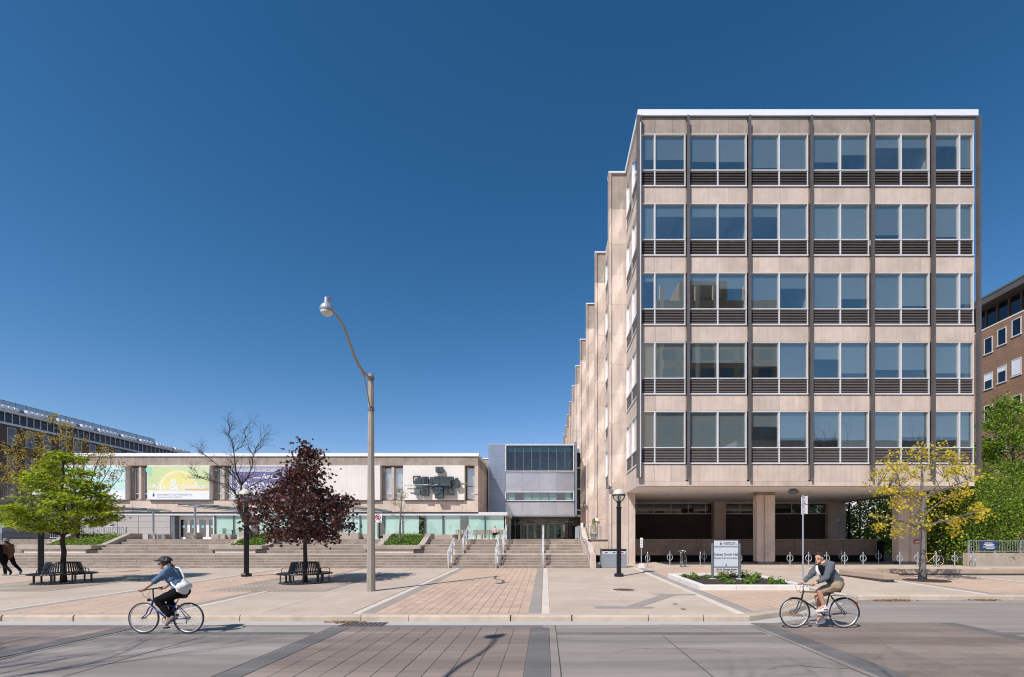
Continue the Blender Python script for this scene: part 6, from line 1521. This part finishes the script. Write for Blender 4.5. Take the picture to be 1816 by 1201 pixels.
    if rack:
        r_ = MB(); z = wr*2+.045
        for v in (-.05,0,.05): r_.tube([V(st[0]+.06,z,v),V(rh[0]+.2,z,v)], .005, 5)
        for v in (-.06,.06): r_.tube([V(rh[0]+.05,z,v),V(rh[0],wr,v)], .005, 5)
        r_.build('rack', M['steel'], t, local=True)
    if light: MB().ell(V(ht[0]-.1,ht[1]-.04),(.035,.04,.035),10,6).obox(V(ht[0]-.05,ht[1]-.05),(.08,.02,.02)).build('front_lamp', M['black_matt'], t, local=True)
    return t
YW, YM = 10.38, 11.03
WX = lambda x, y, v=0: P(200+x/6.67, 960+y/6.67, YW+v)
MX = lambda x, y, v=0: P(1360+x/6.67, 960+y/6.67, YM+v)
o1 = WX(368,1100); o2 = MX(327,1035)
def lo(pw, o): return (pw.x-o.x, pw.z)
cW = dict(r=.337, fh=(0,), rh=(lo(WX(897,915),o1)[0],), bb=lo(WX(652,935),o1), ht=lo(WX(482,680),o1), hb=lo(WX(462,770),o1), st=lo(WX(752,735),o1), tt=lo(WX(735,790),o1), bar=(lo(WX(480,575),o1)[0]-.03, lo(WX(480,572),o1)[1]), hw=.29, sd=(lo(WX(800,655),o1)[0], lo(WX(800,655),o1)[1]), sweep=.02, crank=-62)
cM = dict(r=.348, fh=(0,), rh=(lo(MX(912,850),o2)[0],), bb=lo(MX(680,882),o2), ht=lo(MX(432,590),o2), hb=lo(MX(412,690),o2), st=lo(MX(742,625),o2), tt=lo(MX(742,612),o2), bar=(lo(MX(445,520),o2)[0]-.02, lo(MX(445,520),o2)[1]), hw=.28, sd=(lo(MX(800,585),o2)[0], lo(MX(800,585),o2)[1]), sweep=.09, crank=115)
bicycle('bicycle', 'blue bicycle with black tyres ridden by the woman in the helmet', (o1.x,YW,.014), 0, cW, 'blue_paint', light=True)
bicycle('bicycle', 'dark green bicycle with pale rims and mudguards ridden by the man in the hoodie', (o2.x,YM,.014), 0, cM, 'green_paint', fenders=True, rack=True, rimw=.017)
std = dict(r=.34, fh=(0,), rh=(1.03,), bb=(.60,.28), ht=(.19,.80), hb=(.16,.70), st=(.77,.76), tt=(.77,.76), bar=(.14,.94), hw=.24, sd=(.80,.92), sweep=.05, crank=20)
bicycle('bicycle', 'yellow road bicycle parked at the bike rings behind the yellow-leaved tree', (PX(1668,28.2),28.35,.46), math.pi, dict(std, bar=(.12,.93), sweep=-.10), 'yellow_paint')
bicycle('bicycle', 'dark bicycle leaning on a bike ring left of the hall sign', (PX(1205,27.9),27.5,.46), R(62), std, 'black_matt')

# ---------------------------------------------------------------- people
def shell(name, build, m, parent, voxel=.012, smooth=6, paint=None, mats=None, disp=None):
    b = MB(); build(b); me = b.mesh('tmp', m); o = bpy.data.objects.new('tmp', me); col.objects.link(o)
    r = o.modifiers.new('r', 'REMESH'); r.mode = 'VOXEL'; r.voxel_size = voxel
    s = o.modifiers.new('s', 'SMOOTH'); s.factor = .5; s.iterations = smooth
    me2 = bpy.data.meshes.new_from_object(o.evaluated_get(bpy.context.evaluated_depsgraph_get())); bpy.data.objects.remove(o); bpy.data.meshes.remove(me)
    me2.materials.clear()
    for q in (mats or [m]): me2.materials.append(q)
    off = W.get(parent.name, Vector((0,0,0)))
    if disp:
        for v in me2.vertices: v.co = disp(v.co)
    if paint:
        for p in me2.polygons: p.material_index = paint(p.center)
    for v in me2.vertices: v.co = v.co - off
    me2.polygons.foreach_set('use_smooth', [True]*len(me2.polygons)); me2.update(); me2.name = name
    ob = bpy.data.objects.new(name, me2); col.objects.link(ob); ob.parent = parent; W[ob.name] = off; return ob
def hand(b, wrist, grip, lat, s=1.0):      # closed round a bar that runs along 'lat'
    w = Vector(wrist); gp = Vector(grip); d = (gp-w).normalized(); lat = Vector(lat).normalized(); up = d.cross(lat); 
    if up.z < 0: up = -up
    b.cap(w, w.lerp(gp,.6), .026*s, .030*s, 8)
    pc = w.lerp(gp,.75)
    for i in range(4):
        k = (i-1.5)*.021*s; ln = (.9,1.0,.97,.8)[i]*s
        a = pc+lat*k+up*.012; m1 = a+d*.050*ln+up*.006; m2 = m1+d*.012-up*.038*ln; m3 = m2-d*.030*ln-up*.010
        b.cap(w.lerp(gp,.45)+lat*k*.8, a, .013*s, .011*s, 6).cap(a, m1, .0115*s, .0105*s, 6).cap(m1, m2, .0105*s, .0095*s, 6).cap(m2, m3, .0095*s, .008*s, 6)
    th = w.lerp(gp,.4)-lat*.030*s; b.cap(th, th+d*.035-up*.018, .013*s, .011*s, 6).cap(th+d*.035-up*.018, th+d*.055-up*.04+lat*.018, .011*s, .009*s, 6)
def head(b, c, f, s=1.0, tilt=0):          # f: facing direction (unit, horizontal)
    c = Vector(c); f = Vector(f).normalized(); r = Vector((0,0,1)).cross(f).normalized(); u = Vector((0,0,1))
    rot = Matrix((f, r, u)).transposed()
    b.ell(c+u*.025*s, (.098*s,.076*s,.098*s), 16, 12, rot)
    b.ell(c+f*.030*s-u*.055*s, (.062*s,.058*s,.066*s), 14, 10, rot)
    b.ell(c+f*.072*s-u*.098*s, (.022*s,.028*s,.02*s), 10, 6, rot)
    b.cap(c+f*.090*s+u*.005*s, c+f*.108*s-u*.030*s, .009*s, .014*s, 8)
    for e in (-1,1):
        b.ell(c-f*.005*s+r*e*.079*s-u*.012*s, (.022*s,.008*s,.032*s), 8, 6, rot)
        b.ell(c+f*.078*s+r*e*.033*s+u*.022*s, (.016*s,.02*s,.010*s), 8, 6, rot)
    b.ell(c+f*.088*s-u*.062*s, (.014*s,.026*s,.008*s), 8, 6, rot)
    return rot
def face_bits(parent, c, f, s=1.0, hair=None, glasses=False):
    c = Vector(c); f = Vector(f).normalized(); r = Vector((0,0,1)).cross(f).normalized(); u = Vector((0,0,1)); rot = Matrix((f, r, u)).transposed()
    b = MB()
    for e in (-1,1): b.ell(c+f*.087*s+r*e*.032*s+u*.006*s, (.010*s,.015*s,.0075*s), 8, 6, rot)
    b.build('eyes', M['black_matt'], parent)
    MB().ell(c+f*.098*s-u*.060*s, (.006*s,.024*s,.004*s), 8, 4, rot).build('mouth', M['lip'] if 'lip' in M else M.setdefault('lip', mat('lip', (.36,.12,.10), .5)), parent)
    b = MB()
    for e in (-1,1): b.ell(c+f*.092*s+r*e*.033*s+u*.026*s, (.006*s,.021*s,.005*s), 8, 4, rot)
    b.build('eyebrows', M['hair'], parent)
    if glasses:
        b = MB()
        for e in (-1,1): b.ell(c+f*.103*s+r*e*.033*s+u*.004*s, (.008*s,.028*s,.02*s), 10, 6, rot).tube([c+f*.1*s+r*e*.06*s+u*.01*s, c-f*.005*s+r*e*.082*s+u*.012*s], .004, 5)
        b.build('sunglasses', M['black'], parent)
def wrinkle(k=.006, fq=14): return lambda co: co + Vector((noise.noise(co*fq), noise.noise(co*fq+Vector((7,0,0))), noise.noise(co*fq+Vector((0,9,0)))))*k + Vector((0,0,1))*noise.noise(Vector((co.x*6,co.y*6,co.z*30)))*k*.8
def shoe(b, heel, toe, r=.045):
    h = Vector(heel); t = Vector(toe); b.cap(h, h.lerp(t,.45), r*.95, r*1.0, 10).cap(h.lerp(t,.4), t, r*.95, r*.68, 10)

# woman on the blue bicycle
J = WX
wp = thing('person', 'woman in a blue shirt, black trousers and black helmet riding with a white shoulder bag', 'person', (J(800,600).x, YW, .014))
hc = J(612,265,0); fdir = Vector((-1,.12,-.12))
nb = J(665,322,0); ch = J(712,400,0); wa = J(770,500,0); pe = J(805,585,0)
sh = [J(650,350,-.17), J(738,338,.17)]; el = [J(480,488,-.25), J(695,480,.25)]; wr_ = [J(372,567,-.27), J(618,552,.27)]; gr_ = [J(338,578,-.28), J(585,558,.28)]
hip = [J(775,600,-.10), J(845,590,.10)]; kn = [J(533,700,-.11), J(668,668,.10)]; an = [J(665,872,-.115), J(722,850,.11)]
toe = [J(632,990,-.125), J(690,950,.12)]; heel = [J(705,900,-.12), J(762,872,.115)]
def body_w(b):
    head(b, hc, fdir, .98); b.cap(hc+Vector((.02,0,-.06)), nb, .052, .058).cap(nb, ch, .10, .13).cap(ch, wa, .13, .12).cap(wa, pe, .12, .15)
    for i in (0,1):
        b.cap(nb.lerp(ch,.2), sh[i], .07, .062).cap(sh[i], el[i], .050, .040).cap(el[i], wr_[i], .040, .026); hand(b, wr_[i], gr_[i], (0,1,0), .95)
        b.cap(pe, hip[i], .12, .10).cap(hip[i], kn[i], .088, .058).cap(kn[i], an[i], .056, .038).cap(an[i], toe[i], .036, .028)
bw = shell('body', body_w, M['skin'], wp, .008, 4)
face_bits(wp, hc, fdir, .98, glasses=True)
def shirt_w(b):
    b.cap(nb.lerp(hc,.1), ch, .075, .155).cap(ch, wa, .155, .145).cap(wa, pe.lerp(wa,.25), .145, .16)
    b.cap(nb, ch.lerp(wa,.3)+Vector((0,-.05,0)), .1, .14).cap(nb, ch.lerp(wa,.3)+Vector((0,.05,0)), .1, .14)
    for i in (0,1): b.cap(nb.lerp(ch,.25), sh[i], .10, .085).cap(sh[i], el[i].lerp(sh[i],.08), .082, .060)
shell('shirt', shirt_w, M['denim'], wp, .012, 2, disp=wrinkle(.014, 11))
def trouser_w(b):
    b.cap(wa.lerp(pe,.55), pe, .135, .165)
    for i in (0,1): b.cap(pe, hip[i], .15, .125).cap(hip[i], kn[i], .118, .080).cap(kn[i], an[i].lerp(kn[i],.06), .082, .064)
shell('trousers', trouser_w, M['cloth_black'], wp, .012, 2, disp=wrinkle(.012, 12))
for i in (0,1): shell('shoe', lambda b: shoe(b, heel[i]-Vector((0,0,.01)), toe[i]), M['leather'], wp, .010, 3)
def hair_w(b):
    c = hc; b.ell(c+Vector((.03,0,.03)), (.095,.085,.10), 14, 10).cap(c+Vector((.07,0,0)), c+Vector((.165,-.03,-.06)), .045, .058).cap(c+Vector((.155,-.03,-.05)), c+Vector((.22,-.05,-.13)), .058, .025)
shell('hair', hair_w, M['hair'], wp, .010, 2, disp=wrinkle(.006, 30))
hm = MB(); c = hc+Vector((.012,0,.045)); n = 24; rows = 7; vs = []
for j in range(rows):
    el_ = R(8+80*j/(rows-1))
    for i in range(n):
        a = 2*math.pi*i/n; vent = 1 - (.07 if (i % 4 == 0 and 1 <= j <= 4) else 0)
        vs.append(c + Vector((.152*math.cos(el_)*math.cos(a)*vent, .108*math.cos(el_)*math.sin(a)*vent, .118*math.sin(el_)*vent - (.02 if j == 0 else 0)*(1-math.cos(a))*.5)))
fs = [(j*n+i, j*n+(i+1)%n, (j+1)*n+(i+1)%n, (j+1)*n+i) for j in range(rows-1) for i in range(n)] + [tuple((rows-1)*n+i for i in range(n)), tuple(range(n-1,-1,-1))]
hm.add(vs, fs); ho = hm.build('helmet', M['black_matt'], wp, smooth=False)
MB().obox(c+Vector((-.165,0,.02)),(.07,.14,.008),Matrix.Rotation(R(12),3,'Y')).build('visor', M['black_matt'], ho)
MB().tube([c+Vector((.0,-.1,.0)),c+Vector((-.03,-.075,-.10)),c+Vector((-.06,0,-.15)),c+Vector((-.03,.075,-.1)),c+Vector((0,.1,0))], .006, 5).build('chin_strap', M['black_matt'], ho)
def bag_w(b): b.cap(J(815,540,-.20), J(885,530,-.12), .10, .085).cap(J(800,575,-.20), J(850,590,-.15), .075, .08).cap(J(845,465,-.18), J(860,520,-.17), .045, .09)
bg_ = shell('shoulder_bag', bag_w, M['cloth_white'], wp, .011, 4, disp=wrinkle(.009, 10))
st_ = MB(); sp_ = [J(848,470,-.19), J(838,415,-.185), J(815,360,-.16), J(788,318,-.09), J(740,305,.0), J(700,330,.12), J(690,420,.17)]
st_.tube(sp_, [.014,.017,.017,.017,.017,.016,.014], 6); st_.tube([J(790,580,-.21), J(740,545,-.20), J(698,505,-.175), J(680,470,-.12)], [.035,.020,.017,.014], 6)
st_.build('strap', M['cloth_white'], bg_, smooth=True)

# man on the green bicycle
J = MX
mp_ = thing('person', 'man in a grey hoodie, khaki shorts and white shoes riding a dark green bicycle', 'person', (J(810,560).x, YM, .014))
hc = J(618,200,-.02); fdir = Vector((-1,-.55,-.20))
nb = J(668,268,0); ch = J(712,355,0); wa = J(775,430,0); pe = J(822,505,0)
sh = [J(755,285,-.19), J(628,268,.19)]; el = [J(705,425,-.30), J(512,405,.28)]; wr_ = [J(590,490,-.285), J(440,480,.28)]; gr_ = [J(535,513,-.27), J(390,500,.28)]
hip = [J(830,530,-.11), J(800,535,.10)]; kn = [J(612,590,-.14), J(590,640,.11)]; an = [J(672,765,-.125), J(628,870,.115)]
toe = [J(592,826,-.13), J(600,968,.125)]; heel = [J(705,808,-.13), J(668,945,.125)]
def body_m(b):
    head(b, hc, fdir, 1.03); b.cap(hc+Vector((.025,.01,-.06)), nb, .060, .066).cap(nb, ch, .11, .14).cap(ch, wa, .14, .135).cap(wa, pe, .135, .15)
    for i in (0,1):
        b.cap(nb.lerp(ch,.2), sh[i], .08, .07).cap(sh[i], el[i], .058, .046).cap(el[i], wr_[i], .046, .030); hand(b, wr_[i], gr_[i], (0,1,0), 1.05)
        b.cap(pe, hip[i], .12, .10).cap(hip[i], kn[i], .095, .063).cap(kn[i], kn[i].lerp(an[i],.35)+Vector((.012,0,0)), .060, .060).cap(kn[i].lerp(an[i],.35)+Vector((.012,0,0)), an[i], .060, .040).cap(an[i], toe[i], .038, .03)
shell('body', body_m, M['skin'], mp_, .008, 4)
face_bits(mp_, hc, fdir, 1.03)
def hair_m(b):
    f = Vector((-1,-.55,0)).normalized(); b.ell(hc-f*.016+Vector((0,0,.062)), (.100,.094,.078), 14, 10)
    b.ell(hc-f*.050+Vector((0,0,.02)), (.072,.086,.088), 12, 8)
    b.ell(hc+f*.04+Vector((0,0,.105)), (.05,.06,.035), 10, 8)
shell('hair', hair_m, M['hair'], mp_, .009, 2)
zip_l = [J(608,300,-.11), J(612,350,-.13), J(640,410,-.14)]
def hoodie(b):
    b.cap(nb, ch, .105, .165).cap(ch, wa, .168, .160).cap(wa, pe.lerp(wa,.3), .160, .172)
    b.cap(sh[0].lerp(sh[1],.1), sh[0].lerp(sh[1],.9), .10, .10)
    b.ell(nb+Vector((.10,0,-.02)), (.10,.13,.085), 12, 8)
    for i in (0,1): b.cap(nb.lerp(ch,.25), sh[i], .11, .098).cap(sh[i], el[i], .094, .072).cap(el[i], wr_[i].lerp(el[i],.22), .072, .052)
shell('hoodie', hoodie, M['hoodie'], mp_, .012, 2, disp=wrinkle(.016, 11))
def tee(b): b.cap(J(655,300,-.045), J(658,335,-.075), .060, .095).cap(J(655,330,-.075), J(690,420,-.075), .095, .115)
shell('t_shirt', tee, M['cloth_black'], mp_, .012, 3)
MB().tube([J(590,290,-.085), J(592,335,-.13), J(612,385,-.15), J(640,412,-.15)], [.022,.032,.034,.02], 8).build('hoodie_lining', M['cloth_white'], mp_, smooth=True)
def shorts(b):
    b.cap(wa.lerp(pe,.6), pe, .150, .168)
    for i in (0,1): b.cap(pe, hip[i], .155, .135).cap(hip[i], kn[i].lerp(hip[i],.22), .128, .098)
shell('shorts', shorts, M['khaki'], mp_, .012, 2, disp=wrinkle(.013, 12))
for i in (0,1):
    shell('shoe', lambda b: shoe(b, heel[i], toe[i], .05), M['white'], mp_, .010, 3)
    MB().cap(an[i]+Vector((0,0,.0)), an[i].lerp(heel[i],.6), .046, .046, 10).build('sock', M['cloth_white'], mp_, smooth=True)
w0 = wr_[0].lerp(el[0], .08); d_ = (wr_[0]-el[0]).normalized(); MB().ring(w0, .036, .009, d_, 20, 6).ell(w0+Vector((0,-.036,.02)), .018, 8, 6).build('watch', M['black'], mp_)

# two walkers at far left
def walker(px, Y, H, label, torso_m, hat, coat_long, rear):
    z0 = g(Y)+.016; c = Vector((PX(px,Y),Y,z0)); k = H/1.72
    t = thing('person', label, 'person', c, 'walkers at far left')
    V = lambda u, w, v=0: c+Vector((u*k, v*k, w*k))
    hd = V(-.10,1.58); f = Vector((-1,.15,0))
    hipz = [V(0,.90,-.09), V(0,.90,.09)]; kn = [V(-.08,.50,-.09), V(.16,.52,.1)] if rear else [V(.14,.52,-.09), V(-.1,.50,.1)]
    an = [V(-.05,.09,-.09), V(.46,.22,.1)] if rear else [V(.42,.22,-.09), V(-.07,.09,.1)]
    toe = [V(-.20,.04,-.09), V(.44,.06,.1)] if rear else [V(.40,.06,-.09), V(-.22,.04,.1)]
    sh = [V(-.05,1.38,-.19), V(-.05,1.38,.19)]; el = [V(.02,1.10,-.25), V(-.06,1.10,.25)]; wr2 = [V(-.10,.86,-.25), V(-.14,.9,.24)]
    def bd(b):
        head(b, hd, f, .98*k); b.cap(hd+Vector((.02,0,-.06)), V(-.05,1.42), .055*k, .06*k).cap(V(-.05,1.40), V(0,1.15), .12*k, .13*k).cap(V(0,1.15), V(0,.92), .13*k, .15*k)
        for i in (0,1):
            b.cap(V(-.05,1.38), sh[i], .08*k, .065*k).cap(sh[i], el[i], .05*k, .042*k).cap(el[i], wr2[i], .042*k, .027*k)
            hd_ = wr2[i]+Vector((-.02,0,-.09)); hand(b, wr2[i], hd_, (1,0,0), .95)
            b.cap(V(0,.92), hipz[i], .11*k, .1*k).cap(hipz[i], kn[i], .09*k, .06*k).cap(kn[i], an[i], .058*k, .04*k).cap(an[i], toe[i], .038*k, .03*k)
    shell('body', bd, M['skin'], t, .012, 3)
    def jk(b):
        b.cap(V(-.05,1.42), V(0,1.15), .14*k, .165*k).cap(V(0,1.15), V(0,.92 if not coat_long else .78), .165*k, .17*k)
        for i in (0,1): b.cap(V(-.05,1.38), sh[i], .11*k, .09*k).cap(sh[i], el[i], .08*k, .066*k).cap(el[i], wr2[i].lerp(el[i],.1), .066*k, .05*k)
    shell('jacket', jk, torso_m, t, .014, 3, disp=wrinkle(.008))
    def tr(b):
        for i in (0,1): b.cap(V(0,.92), hipz[i], .14*k, .12*k).cap(hipz[i], kn[i], .11*k, .078*k).cap(kn[i], an[i], .078*k, .058*k)
    shell('trousers', tr, M['cloth_black'], t, .014, 3)
    for i in (0,1):
        hl = an[i]+Vector((.04,0,-.05)); shell('shoe', lambda b: shoe(b, hl, toe[i], .045), M['leather'] if hat else M['cloth_black'], t, .012, 2)
    shell('hair', lambda b: b.ell(hd+Vector((.025,0,.04)), (.095*k,.085*k,.09*k), 12, 8), M['hair'], t, .012, 2)
    if hat:
        MB().lathe(hd+Vector((0,0,.055)),[(.185,-.02),(.18,0),(.105,.012),(.098,.09),(.085,.105),(.01,.112)],20).build('hat', M['hat'] if 'hat' in M else M.setdefault('hat', mat('grey_hat',(.22,.21,.23),.9)), t, smooth=False)
        b = MB().lathe(wr2[0]+Vector((-.03,-.03,-.16)),[(.03,0),(.042,.13),(.043,.14)],12).build('paper_cup', M['white_p'], t)
walker(15, 22.4, 1.70, 'walker in a brown jacket and grey bucket hat holding a white cup', M['brown_cloth'], True, False, True)
walker(-3, 22.0, 1.66, 'walker in a long black coat cut by the left edge of the view', M['cloth_black'], False, True, True)
# woman sitting on the terrace bench
Ys = 46.3; sc0 = Vector((PX(878,Ys),Ys,2.076))
sp = thing('person', 'woman in a pale pink top sitting on the terrace bench reading', 'person', sc0)
V = lambda u, w, v=0: sc0+Vector((u,v,w))
hd = V(-.02,1.18,.15); f = Vector((.5,-1,-.4))
kn = [V(-.17,.52,-.25), V(.02,.54,-.25)]; hp = [V(-.09,.55,.18), V(.09,.55,.18)]; an = [V(-.17,.09,-.30), V(.0,.09,-.32)]
def bd(b):
    head(b, hd, f, .95); b.cap(hd+Vector((0,.03,-.06)), V(0,1.02,.2), .05, .06).cap(V(0,1.0,.2), V(0,.62,.22), .13, .15)
    for i in (0,1):
        s = V((-.18,.18)[i],.96,.2); e = V((-.24,.26)[i],.72,.08); w = V((-.08,.10)[i],.68,-.12); b.cap(s, e, .05, .04).cap(e, w, .04, .027); hand(b, w, w+Vector((.03 if i == 0 else -.03,-.08,0)), (1,0,0), .9)
        b.cap(hp[i], kn[i], .09, .06).cap(kn[i], an[i], .056, .04).cap(an[i], an[i]+Vector((0,-.15,-.05)), .038, .03)
shell('body', bd, M['skin'], sp, .011, 3)
def tp_(b):
    b.cap(V(0,1.0,.2), V(0,.64,.22), .15, .17)
    for i in (0,1): b.cap(V(0,.97,.2), V((-.18,.18)[i],.96,.2), .1, .085).cap(V((-.18,.18)[i],.96,.2), V((-.24,.26)[i],.72,.08), .078, .06)
shell('top', tp_, mat('pink_cotton',(.62,.42,.38),.9,var=.05,vs=8), sp, .013, 3, disp=wrinkle(.006))
def lg(b):
    for i in (0,1): b.cap(V(0,.58,.2), hp[i], .14, .12).cap(hp[i], kn[i], .11, .08).cap(kn[i], an[i], .075, .055)
shell('trousers', lg, M['cloth_black'], sp, .013, 3)
for i in (0,1): shell('shoe', lambda b: shoe(b, an[i]+Vector((0,.03,-.045)), an[i]+Vector((0,-.16,-.05)), .042), M['leather'], sp, .011, 2)
shell('hair', lambda b: b.ell(hd+Vector((-.015,.03,.035)), (.09,.09,.1), 12, 8).cap(hd+Vector((0,.07,0)), hd+Vector((-.02,.09,-.2)), .06, .05), M['hair'], sp, .011, 2)
MB().box(sc0.x-.13,sc0.x+.15,Ys-.24,Ys-.05,2.076+.66,2.076+.68).build('book', M['white_p'], sp)
